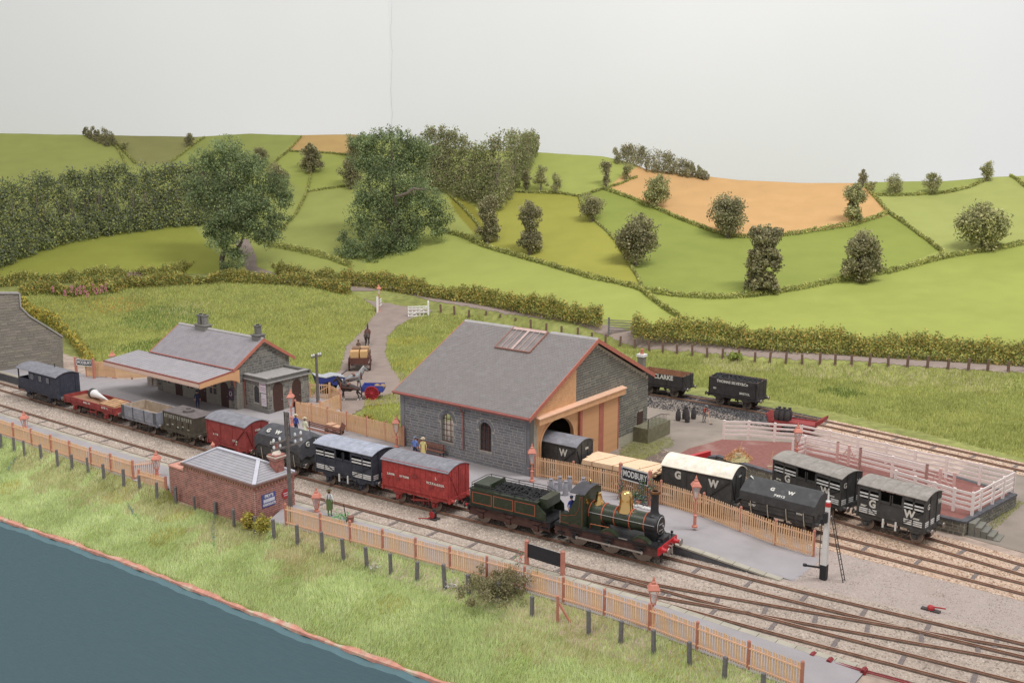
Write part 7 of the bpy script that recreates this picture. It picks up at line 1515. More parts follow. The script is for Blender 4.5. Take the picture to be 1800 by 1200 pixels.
MB().box(-ln/2+.25,-ln/2+1.5,-wd/2+.3,wd/2-.3,2.42,2.68).build('tank_dome_box',l_grn,t); MB().prism([(-wd/2+.2,2.42),(wd/2-.2,2.42),(wd/2-.35,2.85),(-wd/2+.35,2.85)],-ln/2+1.55,-ln/2+1.65,'x').build('coal_plate',l_grn,t); MB().box(ln/2-.95,ln/2-.35,-.85,.85,2.0,2.6).build('tool_box',l_grn,t)
n=260; r=np.random.default_rng(4); cl=MB()
for k in range(n):
    x=r.uniform(-ln/2+1.7,ln/2-1.1);y=r.uniform(-.9,.9); z=2.42+.28*(1-abs(y))*(1-abs(x/2.6))+r.uniform(-.03,.08); s=r.uniform(.06,.15); cl.add([(x+s,y,z),(x-s*.6,y+s*.8,z),(x-s*.5,y-s*.9,z),(x+s*.1,y,z+s),(x,y+s*.1,z-s)],[(0,1,3),(1,2,3),(2,0,3),(1,0,4),(2,1,4),(0,2,4)])
cl.build('coal',l_coal,t,kind='stuff'); MB().box(-ln/2+1.6,ln/2-1.,-.95,.95,2.38,2.45).build('coal_bed',l_coal,t)
for s in (-1,1):
    b=MB().lathe([(.17,0),(.13,.06),(.1,.3)],10,(0,0,0),'x').build('buffer',l_red,t,True,loc=(-ln/2-.08,s*.87,1.05),rot=(0,0,R(180))); MB().lathe([(.05,.28),(.05,.4),(.22,.4),(.2,.46),(0,.48)],12,(0,0,0),'x').build('buffer_head',w_tyre,b,True)
for s in (-1,1): MB().box(ln/2-.55,ln/2-.1,s*1.1-.2,s*1.1+.2,.42,.47).box(ln/2-.55,ln/2-.1,s*1.1-.2,s*1.1+.2,.78,.83).build('step',l_blk,t)
# engine
t=place('dark green steam goods engine with tall black chimney and big polished brass dome','steam engine',T1,9.2,16.5,'engine and tender','steam_engine'); EN=t; ln=7.3; X0,X1=-ln/2,ln/2
for s in (-1,1):
    MB().box(X0,X1,s*1.12-.03,s*1.12+.03,.62,1.22).build('outside_frame',l_brn,t); MB().box(X0,X1,s*.6-.03,s*.6+.03,.5,1.25).build('inside_frame',l_blk,t)
    MB().box(X0,X1,s*1.19-.02,s*1.19+.02,1.2,1.32).build('valance',l_blk,t)
MB().box(X0,X1,-1.25,1.25,1.25,1.32).build('footplate',l_blk,t)
wx=(-2.15,0.15,2.35)
a_,b_=wheelmesh(.76); mw=MB().lathe([(.64,-.05),(.76,-.06),(.79,.05),(.66,.05),(.64,-.05)],24,(0,0,0),'y').lathe([(0,-.08),(.17,-.08),(.17,.06),(0,.06)],12,(0,0,0),'y')
for k in range(14): a=2*math.pi*k/14; mw.bar((.14*math.cos(a),0,.14*math.sin(a)),(.67*math.cos(a),0,.67*math.sin(a)),.06,.06)
a_=mw.mesh('driving_wheel',M('driving_wheel_brown',sr(74,54,48),var=.2))
for x in wx:
    for s in (-1,1):
        w_=link('driving_wheel',a_,t,(x,s*.74,.76),(0,0,0 if s<0 else R(180))); link('tyre',b_,w_)
        MB().lathe([(0,-.07),(.2,-.07),(.2,.07),(0,.07)],12,(x,s*1.2,.76),'y').box(x-.1,x+.28,s*1.22-.05,s*1.22+.05,.66,.86).build('crank',l_blk,t,True); MB().lathe([(0,-.05),(.09,-.05),(.09,.06),(0,.06)],10,(x+.2,s*1.3,.76),'y').build('crank_pin',l_steelr,t)
    MB().cyl((x,-1.15,.76),(x,1.15,.76),.09,n=10).build('axle',l_blk,t)
for s in (-1,1):
    MB().bar((wx[0]+.1,s*1.3,.76),(wx[2]+.3,s*1.3,.76),.05,.1).build('coupling_rod',l_steelr,t)
    for x in wx:
        arc=[(x+.82*math.cos(k),.85+.82*math.sin(k)) for k in np.linspace(R(33),R(147),13)]
        q=MB().prism([(arc[0][0],1.32),]+arc+[(arc[-1][0],1.32)],s*.98-.2,s*.98+.2,'y').build('splasher',l_grn if x<-1 else l_grn,t)
        MB().prism([(x+.7*math.cos(k),.85+.7*math.sin(k)) for k in np.linspace(R(42),R(138),9)],s*1.18-.005,s*1.18+.012,'y').build('splasher_face',l_brn,q)
    q=MB(); 
    for x in (wx[1],wx[2],wx[0]): q.box(x-.45,x+.45,s*1.22-.04,s*1.22+.04,1.06,1.1).box(x-.35,x+.35,s*1.22-.04,s*1.22+.04,1.02,1.06).box(x-.22,x+.22,s*1.22-.04,s*1.22+.04,.98,1.02)
    q.build('leaf_springs',l_blk,t)
    for xx in (1.25,): MB().box(xx-.3,xx+.3,s*1.26-.02,s*1.26+.02,1.33,1.38).build('name_strip',l_steelr,t)
# boiler
bz,br0=2.22,.62; BX0,BX1=-1.55,2.35
MB().lathe([(br0+.03,BX0),(br0+.03,-.6),(br0,-.6),(br0,BX1)],24,(0,0,bz),'x').build('boiler',l_grn,t,True)
MB().lathe([(br0+.04,BX1),(br0+.04,BX1+.75),(br0+.02,BX1+.8),(.0,BX1+.82)],24,(0,0,bz),'x').build('smokebox',l_blk,t,True)
MB().prism([(-.62,1.32),(.62,1.32),(.64,bz),(-.64,bz)],BX0,-.6,'x').build('firebox',l_grn,t); MB().prism([(-.5,1.32),(.5,1.32),(.6,bz-.2),(-.6,bz-.2)],BX1,BX1+.78,'x').build('saddle',l_blk,t)
for x in (-1.5,-.6,.25,1.3,2.3): MB().lathe([(br0+.035,x-.035),(br0+.045,x-.03),(br0+.045,x+.03),(br0+.035,x+.035)],24,(0,0,bz),'x').build('boiler_band',l_org,t,True)
MB().tube([(-1.5,-.68,bz+.12),(BX1+.7,-.68,bz+.12)],.022,6).build('handrail',l_steelr,t); MB().tube([(-1.5,.68,bz+.12),(BX1+.7,.68,bz+.12)],.022,6).build('handrail',l_steelr,t)
MB().lathe([(.5,BX1+.82),(.52,BX1+.86),(.46,BX1+.9),(0,BX1+.93)],22,(0,0,bz),'x').build('smokebox_door',l_blk,t,True); MB().lathe([(.54,BX1+.81),(.56,BX1+.84),(.53,BX1+.87),(.51,BX1+.84)],24,(0,0,bz),'x').build('door_ring',l_steelr,t,True)
MB().bar((BX1+.98,-.02,bz-.0),(BX1+.98,.18,bz-.28),.03,.04).lathe([(.07,BX1+.93),(.06,BX1+1.02),(0,BX1+1.03)],10,(0,0,bz),'x').bar((BX1+.93,-.45,bz+.18),(BX1+.95,.0,bz+.18),.03,.05).bar((BX1+.93,-.45,bz-.2),(BX1+.95,.0,bz-.2),.03,.05).build('door_handle',l_steelr,t)
cx=BX1+.38; c=MB().lathe([(.42,bz+.58),(.3,bz+.68),(.25,bz+.85),(.23,bz+1.8),(.26,bz+1.95)],18,(cx,0,0)).build('chimney',l_blk,t,True); MB().lathe([(.26,bz+1.95),(.33,bz+1.98),(.33,bz+2.06),(.28,bz+2.12),(.2,bz+2.12),(.19,bz+1.95)],18,(cx,0,0)).build('chimney_cap',M('copper_cap',sr(120,84,50),rough=.3,metal=.8,var=.2),c,True)
dx=.8; MB().lathe([(.56,bz+.42),(.53,bz+.52),(.45,bz+.66),(.42,bz+1.2),(.39,bz+1.45),(.3,bz+1.64),(.16,bz+1.75),(0,bz+1.78)],24,(dx,0,0)).build('dome',l_brass,t,True)
vx=-1.1; MB().lathe([(.4,bz+.5),(.36,bz+.62),(.24,bz+.78),(.16,bz+1.05),(.15,bz+1.2),(.19,bz+1.26),(.1,bz+1.26)],18,(vx,0,0)).build('safety_valve_cover',l_brass,t,True)
# cab
cz=3.7; KX=-1.6
for s in (-1,1):
    MB().prism([(X0+.35,1.32),(KX,1.32),(KX,cz-.18),(KX-.55,cz-.2),(KX-.62,cz-.55),(X0+.95,2.15),(X0+.35,2.05)],s*1.13-.025,s*1.13+.025,'y').build('cab_side',l_grn,t)
    mb=MB(); pts=[(X0+.45,1.5),(KX-.08,1.5),(KX-.08,cz-.3),(KX-.22,cz-.3),(KX-.3,2.6),(KX-.55,2.15),(X0+.9,1.98),(X0+.45,1.95),(X0+.45,1.5)]
    for p_,q_ in zip(pts[:-1],pts[1:]): mb.bar((p_[0],s*1.16,p_[1]),(q_[0],s*1.16,q_[1]),.012,.04,up=(0,1,0))
    mb.build('lining',l_org,t)
hole=lambda cy:[(cy+.17*math.cos(k),2.98+.17*math.sin(k)) for k in np.linspace(0,2*math.pi,14,endpoint=False)]
MB().prism([(-1.13,1.32),(1.13,1.32),(1.13,cz-.16)]+[(y,z-.06) for y,z in roofarc(2.26,cz-.12,.26,9,0)][::-1]+[(-1.13,cz-.16)],KX-.02,KX+.03,'x',[hole(-.68),hole(.68)]).build('spectacle_plate',l_grn,t)
for s in (-1,1): MB().lathe([(.17,KX+.03),(.2,KX+.05),(.2,KX+.07),(.16,KX+.07)],16,(0,s*.68,2.98),'x').build('spectacle_rim',l_brass,t,True)
arc=roofarc(2.26,cz-.1,.26,11,.06); MB().prism(arc+[(y,z-.04) for y,z in arc[::-1]],KX-.95,KX+.12,'x').build('cab_roof',wm('cab_roof_dark',sr(72,70,74)),t,True); MB().lathe([(.05,0),(.05,.25),(.08,.27),(0,.36)],8,(KX-.3,.3,cz+.1)).build('whistle',l_brass,t,True)
MB().box(KX-.3,KX-.02,-.6,.6,1.32,2.9).build('firebox_backhead',l_blk,t); MB().box(X0,KX,-1.1,1.1,1.32,1.38).build('cab_floor',l_blk,t)
for s in (-1,1): MB().box(X0+.25,X0+.75,s*1.15-.18,s*1.15+.18,.42,.47).box(X0+.25,X0+.75,s*1.15-.18,s*1.15+.18,.8,.85).box(X0+.48,X0+.52,s*1.1-.05,s*1.1+.05,.42,1.2).build('cab_step',l_blk,t); MB().tube([(X0+.38,s*1.16,1.4),(X0+.38,s*1.16,2.2)],.02,5).build('cab_handrail',l_steelr,t)
bb=MB().box(X1-.06,X1+.06,-1.28,1.28,.82,1.3).build('buffer_beam',l_red,t); text('lettering','2322',.2,l_brass,bb,(X1+.065,.45,1.06),ENDR,.008,.003) if False else None
for s in (-1,1):
    b=MB().lathe([(.2,0),(.17,.05),(.13,.1),(.13,.32)],12,(0,0,0),'x').build('buffer',l_red,t,True,loc=(X1+.06,s*.88,1.06)); MB().lathe([(.06,.3),(.06,.42),(.24,.42),(.22,.48),(0,.5)],14,(0,0,0),'x').build('buffer_head',w_tyre,b,True)
    MB().box(X1-.1,X1-.0,s*.75-.05,s*.75+.05,.2,.82).build('guard_iron',l_blk,t); MB().lathe([(.04,1.32),(.04,1.5),(.09,1.5),(.09,1.62),(0,1.66)],8,(X1-.15,s*.95,0)).build('lamp_iron',l_blk,t)
MB().tube([(X1+.06,0,1.05),(X1+.3,0,1.05),(X1+.36,0,1.15)],.04,6).tube([(X1+.3,.06,1.02),(X1+.33,.06,.6),(X1+.33,-.06,.6),(X1+.3,-.06,1.02)],.025,5).build('coupling',l_steelr,t); MB().tube([(X1+.06,.3,1.1),(X1+.25,.3,1.0),(X1+.2,.3,.5)],.045,6).build('brake_hose',l_blk,t)
MB().box(BX1+.85,X1-.1,-.45,.45,1.32,1.55).build('cylinder_cover',l_blk,t); MB().tube([(-1.2,-.95,1.35),(-1.2,-.95,1.7),(0,-.75,1.65)],.03,5).build('injector_pipe',M('copper_pipe',sr(150,90,60),metal=.7,rough=.4),t)
# ---------------------------------------------------------------- yard wagons
t=place('black van with grey roof lettered W, half inside the goods shed','van',TY,-.8,4.5,'wagons in the goods yard','goods_van'); mink(t,5.0,w_black,w_roofg,.38,2.3,3.0)
side_text(t,'W',1.35,2.35,.75,2.3,None,.85,.03); end_text(t,'2356',.2,2.6,.22,2.5+.02); side_text(t,'G',-1.35,2.35,.75,2.3,None,.85,.03)
t=place('black low wagon under a long load of pale sawn timber','timber wagon',TY,4.9,10.4,'wagons in the goods yard','timber_wagon'); ln=5.6;wd=2.35; under(t,ln,3.4,w_black,w_under); openwagon(t,ln,wd,1.17,1.8,w_black,w_plank,3)
t2=place('long stack of pale sawn timber boards roped down on the black low wagon','timber stack',TY,5.1,10.2,None,'timber_stack'); t2.location.z=RT+1.81
w_tim=M('sawn_timber',sr(238,206,170),rough=.8,var=.07,scale=3,bump=.05); rr=np.random.default_rng(8)
for lay in range(3):
    for k in range(9): 
        y=-1.22+k*.27; dxx=rr.uniform(-.12,.12); MB().box(-2.85+dxx,2.85+dxx,y,y+.264,lay*.12,lay*.12+.115).build('plank',w_tim,t2)
for x in (-2.0,-.3,1.5): MB().tube([(x,-1.28,-.5),(x,-1.26,.36),(x+.5,0,.37),(x+.9,1.22,.36)],.022,5).build('rope',M('rope_brown',sr(176,140,104)),t2)
t=place('black goods van with cream arched roof lettered G W','van',TY,11.1,16.6,'wagons in the goods yard','goods_van'); mink(t,5.2,w_black,w_roofc,.55,2.4,2.95)
side_text(t,'G',-1.35,2.4,.72,2.4,None,.9,.04); side_text(t,'W',1.3,2.3,.72,2.4,None,.9,.04); end_text(t,'16954',.1,2.75,.17,2.62)
t=place('black wagon under a taut ridged dark sheet lettered G W 74912','sheeted wagon',TY,17.2,22.4,'wagons in the goods yard','sheeted_wagon'); sheeted(t,5.0,2.4,w_pole_,3.05,False,5,.75)
s_=R(33)
for c_t,x,sz in (('G',-.55,.36),('W',.75,.36)): text('lettering',c_t,sz,w_letter,t,(x,-.72,2.655),(R(32),0,0),.02,.006,sx=1.1)
text('lettering','74912',.26,w_letter,t,(.1,-1.08,2.42),(R(32),0,0),.008,.006,sx=1.2); text('lettering','E',.4,w_letter,t,(-2.25,-.2,2.97),(R(32),0,R(90)),.02,.006); text('lettering','G',.5,w_letter,t,(-1.6,-1.26,1.85),FRONT,.03,.006); text('lettering','25787',.2,w_letter,t,(-1.7,-1.26,1.45),FRONT,.008,.006); text('lettering','WW',.2,w_letter,t,(1.6,-1.26,1.6),FRONT,.008,.006)
t=place('black cattle wagon lettered G W, the left one of two at the dock','cattle wagon',TC,17.1,23.2,'cattle wagons at the dock','cattle_wagon'); cattle(t,5.6,w_black,w_roofo,5,True,num='38901')
t=place('black cattle wagon with whitened lower boards lettered G W, nearest the dock steps','cattle wagon',TC,23.7,28.6,'cattle wagons at the dock','cattle_wagon'); cattle(t,4.5,w_black,w_roofo,5,True,num='38609')
w_coalw=wm('coal_wagon_black',sr(58,54,54))
t=place('black coal wagon lettered CLARKE behind the goods shed, brown inside','coal wagon',TB,-6.8,-1.3,'coal wagons on the back siding','coal_wagon'); ln=5.0;wd=2.3; under(t,ln,2.8,w_coalw,w_under); openwagon(t,ln,wd,1.17,2.3,w_coalw,w_inred,5); irons(t,ln,wd,1.17,2.35,w_coalw,False,1.5); side_text(t,'CLARKE',.35,2.0,.62,wd,w_letter,.95,.02)
t=place('black coal wagon full of coal lettered THOMAS SILVEY & Co','coal wagon',TB,1.2,6.1,'coal wagons on the back siding','coal_wagon'); under(t,4.9,2.8,w_coalw,w_under); openwagon(t,4.9,wd,1.17,2.75,w_coalw,w_inred,7); irons(t,4.9,wd,1.17,2.75,w_coalw,False,1.5); side_text(t,'THOMAS SILVEY&Co',0,2.45,.36,wd,w_letter,.98,.012); side_text(t,'BRISTOL',1.3,1.55,.28,wd,w_letter,1.,.008); side_text(t,'191',-1.8,1.7,.24,wd)
cl=MB()
for k in range(300):
    x=r.uniform(-2.35,2.35);y=r.uniform(-1.05,1.05); z=2.6+.25*(1-abs(y))+r.uniform(-.03,.08); s=r.uniform(.06,.15); cl.add([(x+s,y,z),(x-s*.6,y+s*.8,z),(x-s*.5,y-s*.9,z),(x+s*.1,y,z+s),(x,y+s*.1,z-s)],[(0,1,3),(1,2,3),(2,0,3),(1,0,4),(2,1,4),(0,2,4)])
cl.build('coal',l_coal,t,kind='stuff'); MB().box(-2.4,2.4,-1.1,1.1,2.3,2.62).build('coal_bed',l_coal,t)
# buffer stop on the dock siding
a,b=9.6,float(TC(9.6)); t=thing('buffer_stop','red buffer stop at the end of the dock siding beside the cream roofed van','buffer stop',(*L(a,b),.1),YAW-.28)
MB().box(-.15,.15,-1.3,1.3,.85,1.3).build('buffer_beam',l_red,t)
for s in (-.74,.74): MB().bar((0,s,0),(0,s,1.2),.14,.14).bar((-1.3,s,.05),(0,s,1.1),.12,.12).build('frame',w_under,t)
# ================================================================= PEOPLE, HORSES, CARTS
def skin(name,J,Eg,mats,root,zone=None,sub=1,parent=None):
    names=list(J); me=bpy.data.meshes.new(name); me.from_pydata([J[k][0] for k in names],[(names.index(a),names.index(b)) for a,b in Eg],[])
    o=bpy.data.objects.new('tmp',me); COL.objects.link(o); m=o.modifiers.new('s','SKIN'); 
    if not me.skin_vertices: bpy.context.view_layer.objects.active=o; o.select_set(True); 
    m.use_smooth_shade=True
    sv=me.skin_vertices[0].data if me.skin_vertices else None
    if sv is None:
        bpy.ops.mesh.customdata_skin_add(); sv=me.skin_vertices[0].data
    for i,k in enumerate(names):
        r_=J[k][1]; sv[i].radius=(r_,r_) if np.ndim(r_)==0 else r_; sv[i].use_root=(k==root)
    sd=o.modifiers.new('d','SUBSURF'); sd.levels=sub; sd.render_levels=sub
    dg=bpy.context.evaluated_depsgraph_get(); dg.update(); m2=bpy.data.meshes.new_from_object(o.evaluated_get(dg)); bpy.data.objects.remove(o)
    m2.materials.clear(); 
    for q in mats: m2.materials.append(q)
    for p in m2.polygons:
        p.use_smooth=True; p.material_index=zone(p.center) if zone else 0
    return link(name,m2,parent)
SK_=M('skin_tone',sr(206,160,136),rough=.7,var=.05,bump=0)
def cloth(n,c): return M('cloth_'+n,c,rough=.9,var=.1,scale=8,bump=.1)
def person(label,loc,rz,shirt,legs,hat='boater',hatm=None,band=None,pose=None,skirt=None,sc=1.,sit=False,extra=None,group=None):
    t=thing('person',label,'person',loc,rz,group); t.scale=(sc,)*3
    J={'pel':((0,0,.95),(.15,.11)),'wa':((0,0,1.12),(.14,.1)),'ch':((0,0,1.34),(.18,.115)),'nk':((0,0,1.5),.06),'hd':((0,-.01,1.6),(.078,.09)),'hd2':((0,0,1.7),(.075,.088)),'nose':((0,-.105,1.61),.016)}
    for s,n in ((-1,'r'),(1,'l')):
        J[n+'sh']=((s*.17,0,1.42),.062); J[n+'el']=((s*.25,.02,1.16),.046); J[n+'wr']=((s*.25,-.06,.92),.032); J[n+'ha']=((s*.25,-.08,.85),(.032,.022))
        J[n+'hp']=((s*.09,0,.88),.095); J[n+'kn']=((s*.1,-.02,.5),.062); J[n+'an']=((s*.1,.02,.1),.042); J[n+'to']=((s*.11,-.14,.05),.042)
    if pose: 
        for k,v in pose.items(): J[k]=(v,J[k][1])
    Eg=[('pel','wa'),('wa','ch'),('ch','nk'),('nk','hd'),('hd','hd2'),('hd','nose')]
    for n in 'rl':
        Eg+=[('ch',n+'sh'),(n+'sh',n+'el'),(n+'el',n+'wr'),(n+'wr',n+'ha'),('pel',n+'hp'),(n+'hp',n+'kn'),(n+'kn',n+'an'),(n+'an',n+'to')]
        h=np.array(J[n+'ha'][0]); w_=np.array(J[n+'wr'][0]); d=(h-w_)/max(1e-6,np.linalg.norm(h-w_)); sdv=np.array([0,1,0.]) if abs(d[1])<.7 else np.array([0,0,1.])
        for i,(off,ln_) in enumerate(((-.028,.07),(-.01,.085),(.01,.08),(.028,.065))):
            k=n+'f%d'%i; J[k]=(tuple(h+sdv*off+d*ln_*.9),.0095); Eg.append((n+'ha',k))
        J[n+'th']=(tuple(h+sdv*-.045-d*.0),.011); Eg.append((n+'wr',n+'th'))
    hy=np.array(J['hd'][0]); ha=[np.array(J[n+'wr'][0]) for n in 'rl']; pel=J['pel'][0][2]
    def zone(c):
        c=np.array(c)
        if np.linalg.norm(c-hy)<.2 and c[2]>hy[2]-.07: return 0
        if min(np.linalg.norm(c-h) for h in ha)<.13 and True: return 0
        if c[2]<pel+.03 and abs(c[0])<.22 and not(min(np.linalg.norm(c-np.array(J[n+'el'][0])) for n in 'rl')<.1): return 2 if c[2]>.13 else 3
        return 1
    skin('body',J,Eg,[SK_,shirt,legs,m_black],'pel',zone,1,t)
    hp=np.array(J['hd2'][0]); hm=hatm or M('straw_hat',sr(222,210,180),var=.08,scale=20)
    MB().blob((hp[0],hp[1]+.02,hp[2]-.04),.098,10,6).build('hair',M('hair_brown',sr(74,56,46),rough=.9),t,True)
    eyes=MB(); 
    for s in (-1,1): eyes.blob((hy[0]+s*.035,hy[1]-.088,hy[2]+.045),.012,6,4)
    eyes.box(hy[0]-.03,hy[0]+.03,hy[1]-.096,hy[1]-.085,hy[2]-.03,hy[2]-.022); eyes.build('face',m_black,t,kind='stuff')
    z=hp[2]+.03
    if hat=='boater':
        q=MB().lathe([(.19,z),(.19,z+.02),(.11,z+.022),(.108,z+.1),(0,z+.105)],14,(hp[0],hp[1],0)).build('hat',hm,t)
        if band: MB().lathe([(.112,z+.024),(.113,z+.055),(.11,z+.055)],14,(hp[0],hp[1],0)).build('hat_band',band,q)
    elif hat=='cap': MB().lathe([(.115,z),(.13,z+.05),(.1,z+.09),(0,z+.095)],12,(hp[0],hp[1],0)).box(hp[0]-.07,hp[0]+.07,hp[1]-.19,hp[1]-.08,z-.01,z+.01).build('hat',hm,t)
    if skirt: MB().lathe([(.33,.04),(.26,.4),(.17,.85),(.13,1.05)],16).build('skirt',skirt,t,True)
    if extra: extra(t,J)
    return t
c_blue=cloth('blue',sr(62,76,150)); c_dkb=cloth('dark_blue',sr(50,56,84)); c_cream=cloth('cream',sr(224,226,196)); c_yel=cloth('yellow',sr(234,218,150)); c_wh=cloth('white',sr(226,226,224)); c_grn=cloth('green',sr(104,124,76)); c_gry=cloth('grey',sr(128,128,128)); c_redw=cloth('waistcoat_red',sr(160,80,74)); c_ltb=cloth('light_blue',sr(112,140,206))
def on(px,py,z): return (*L(*AT(px,py,z)),z)
person('person in blue jacket and straw boater standing by the platform bench',on(521,764,.9),R(160),c_blue,c_dkb,band=m_black,group='people waiting on the platform')
person('person in pale cream coat and straw boater to the right of the blue jacket',on(537,770,.9),R(150),c_cream,c_cream,skirt=c_cream,band=m_black,group='people waiting on the platform')
person('person in light blue uniform and grey cap before the goods shed wall',on(730,806,.9),R(-15),c_ltb,c_dkb,'cap',cloth('cap_grey',sr(120,130,150)),group='people waiting on the platform')
person('person in yellow blouse and wide straw hat with red band before the shed wall',on(744,808,.9),R(15),c_yel,c_yel,'boater',None,m_red,skirt=cloth('skirt_cream',sr(214,196,130)),group='people waiting on the platform')
def apron(t,J):
    MB().prism([(-.17,.45),(.17,.45),(.17,1.1),(.09,1.2),(-.09,1.2),(-.17,1.1)],.1,.125,'y').prism([(-.17,.45),(.17,.45),(.17,1.1),(-.17,1.1)],-.125,-.1,'y').build('apron',c_grn,t)
    for s in (-1,1): MB().tube([(s*.08,.125,1.15),(s*.1,.06,1.47),(s*.08,-.12,1.15)],.02,5).build('brace',cloth('brace_dark',sr(60,62,56)),t)
person('person in white shirt, green apron and red topped hat, back turned, on the near platform',on(580,907,.6),R(170),c_wh,c_grn,'boater',cloth('hat_green',sr(96,100,66)),m_red,extra=apron,sc=1.05)
person('person in dark blue uniform standing under the station canopy edge',on(348,719,.9),R(20),c_dkb,c_dkb,'cap',c_dkb)
def shovel(t,J):
    MB().cyl((.1,-.35,1.0),(.2,-.75,.05),.018,n=6).build('shovel_handle',m_tan,t); MB().box(.1,.3,-.95,-.72,.02,.05).build('shovel_blade',m_iron,t)
person('person in red waistcoat bending over a shovel in the coal yard',on(1237,742,.05),R(25),c_redw,c_gry,'cap',c_gry,pose={'wa':(0,-.04,1.1),'ch':(0,-.14,1.28),'nk':(0,-.24,1.4),'hd':(0,-.31,1.47),'hd2':(0,-.33,1.57),'nose':(0,-.41,1.46),'lsh':(.17,-.18,1.36),'rsh':(-.17,-.18,1.36),'lel':(.22,-.3,1.1),'rel':(-.2,-.32,1.1),'lwr':(.14,-.45,.88),'rwr':(.02,-.4,.95),'lha':(.15,-.52,.85),'rha':(.07,-.42,.98),'lkn':(.12,-.1,.5),'rkn':(-.1,-.06,.5)},extra=shovel)
x,y=L(9.2+.9+.0,float(T1(10.1))-.55); person('person in dark blue overalls standing in the engine cab',(x,y,RT+1.38),YAW+R(60),c_blue,c_dkb,'cap',c_dkb,sc=.95)
# ---------------- horses
def horse(label,loc,rz,coat,mane,sock=None,pose='stand',collar=True,group='horses in the goods yard',blaze=False):
    t=thing('horse',label,'horse',loc,rz,group); t.scale=(1.12,)*3
    J={'ru':((-.78,0,1.35),(.26,.28)),'lo':((-.35,0,1.25),(.28,.31)),'be':((.1,0,1.2),(.29,.33)),'ch':((.52,0,1.25),(.26,.34)),'nb':((.72,0,1.5),(.15,.24)),'nm':((.92,0,1.78),(.11,.17)),'po':((1.05,0,2.0),(.09,.12)),'fc':((1.22,0,1.86),(.08,.1)),'mz':((1.42,0,1.64),(.06,.065)),'el':((1.02,.06,2.14),.02),'er':((1.02,-.06,2.14),.02)}
    Eg=[('ru','lo'),('lo','be'),('be','ch'),('ch','nb'),('nb','nm'),('nm','po'),('po','fc'),('fc','mz'),('po','el'),('po','er')]
    for s,n in ((1,'l'),(-1,'r')):
        st=.1*s
        J[n+'hs']=((-.85,s*.16,1.05),(.13,.17)); J[n+'st']=((-.72,s*.17,.8),(.08,.1)); J[n+'hk']=((-1.0+st,s*.17,.5),.055); J[n+'hf']=((-.93+st,s*.17,.16),.045); J[n+'hh']=((-.88+st,s*.17,.04),.07)
        J[n+'fs']=((.5,s*.17,.92),(.1,.13)); J[n+'fk']=((.53-st,s*.16,.52),.055); J[n+'ff']=((.52-st,s*.16,.17),.042); J[n+'fh']=((.56-st,s*.16,.04),.07)
        Eg+=[('ru',n+'hs'),(n+'hs',n+'st'),(n+'st',n+'hk'),(n+'hk',n+'hf'),(n+'hf',n+'hh'),('ch',n+'fs'),(n+'fs',n+'fk'),(n+'fk',n+'ff'),(n+'ff',n+'fh')]
    skin('body',J,Eg,[coat,sock or coat],'be',lambda c:1 if c[2]<.26 else 0,1,t)
    mb=MB(); 
    for k in range(6): u=k/5; mb.box(.62+.38*u-.09,.62+.38*u+.03,-.03,.03,1.62+.42*u,1.84+.4*u)
    mb.build('mane',mane,t,kind='stuff'); MB().tube([(-.98,0,1.42),(-1.12,0,1.25),(-1.14,0,.75),(-1.1,0,.5)],[.05,.07,.06,.02],7).build('tail',mane,t,True)
    if collar: MB().lathe([(.3,-.05),(.36,0),(.3,.06)],16,(.68,0,1.36),'x').build('collar',M('harness_brown',sr(120,70,56),var=.15),t,True); MB().tube([(.6,-.34,1.3),(-.9,-.34,1.15)],.03,5).tube([(.6,.34,1.3),(-.9,.34,1.15)],.03,5).box(-.1,.12,-.32,.32,1.5,1.56).build('harness',M('harness_brown',sr(120,70,56)),t,kind='stuff')
    return t
h_black=M('coat_black',sr(58,48,46),rough=.6,var=.15,bump=.05); h_grey=M('coat_grey',sr(138,140,140),rough=.7,var=.25,scale=4,bump=.05); h_dark=M('coat_dark_brown',sr(66,54,48),rough=.6,var=.15); h_bay=M('coat_bay',sr(146,84,60),rough=.6,var=.12)
horse('black cart horse with white socks harnessed to the blue cart with red wheels',GT(614,704),R(176),h_black,h_black,m_white)
horse('dappled grey cart horse harnessed to the blue van behind the black horse',GT(622,686),R(24),h_grey,M('mane_pale',sr(206,206,204)),None)
hg=np.array(GT(646,606)); wgn=np.array(GT(634,646)); rzw=math.atan2(hg[1]-wgn[1],hg[0]-wgn[0]); horse('dark horse seen from behind, pulling the crate wagon up the road',tuple(hg),rzw,h_dark,h_black)
horse('brown horse at the far right edge beside the back hedge',GT(1822,655),R(178),h_bay,h_dark,collar=False,group=None)
def wheel_sp(par,c,r_,mat,n=10,w_=.07):
    q=MB().lathe([(r_*.9,-w_/2),(r_,-w_/2),(r_,w_/2),(r_*.9,w_/2),(r_*.9,-w_/2)],22,(0,0,0),'y').lathe([(0,-.1),(.1,-.1),(.1,.1),(0,.1)],10,(0,0,0),'y').build('wheel',mat,par,loc=c)
    for k in range(n): a=2*math.pi*k/n; MB().bar((.08*math.cos(a),0,.08*math.sin(a)),(r_*.92*math.cos(a),0,r_*.92*math.sin(a)),.035,.05).build('spoke',mat,q)
    return q
b_blue=M('cart_blue',sr(62,78,158),rough=.6,var=.12); b_red=M('cart_red',sr(192,60,70),rough=.6,var=.12)
p=np.array(GT(656,700)); t=thing('cart','blue two wheeled cart with big red spoked wheels and a brown sack load','cart',tuple(p),R(178))
for s in (-1,1): wheel_sp(t,(0,s*.78,.72),.72,b_red,12); MB().box(-1.1,.95,s*.66-.03,s*.66+.03,.85,1.45).build('side',b_blue,t); MB().bar((.6,s*.5,.95),(2.9,s*.42,1.1),.07,.09).build('shaft',b_blue,t)
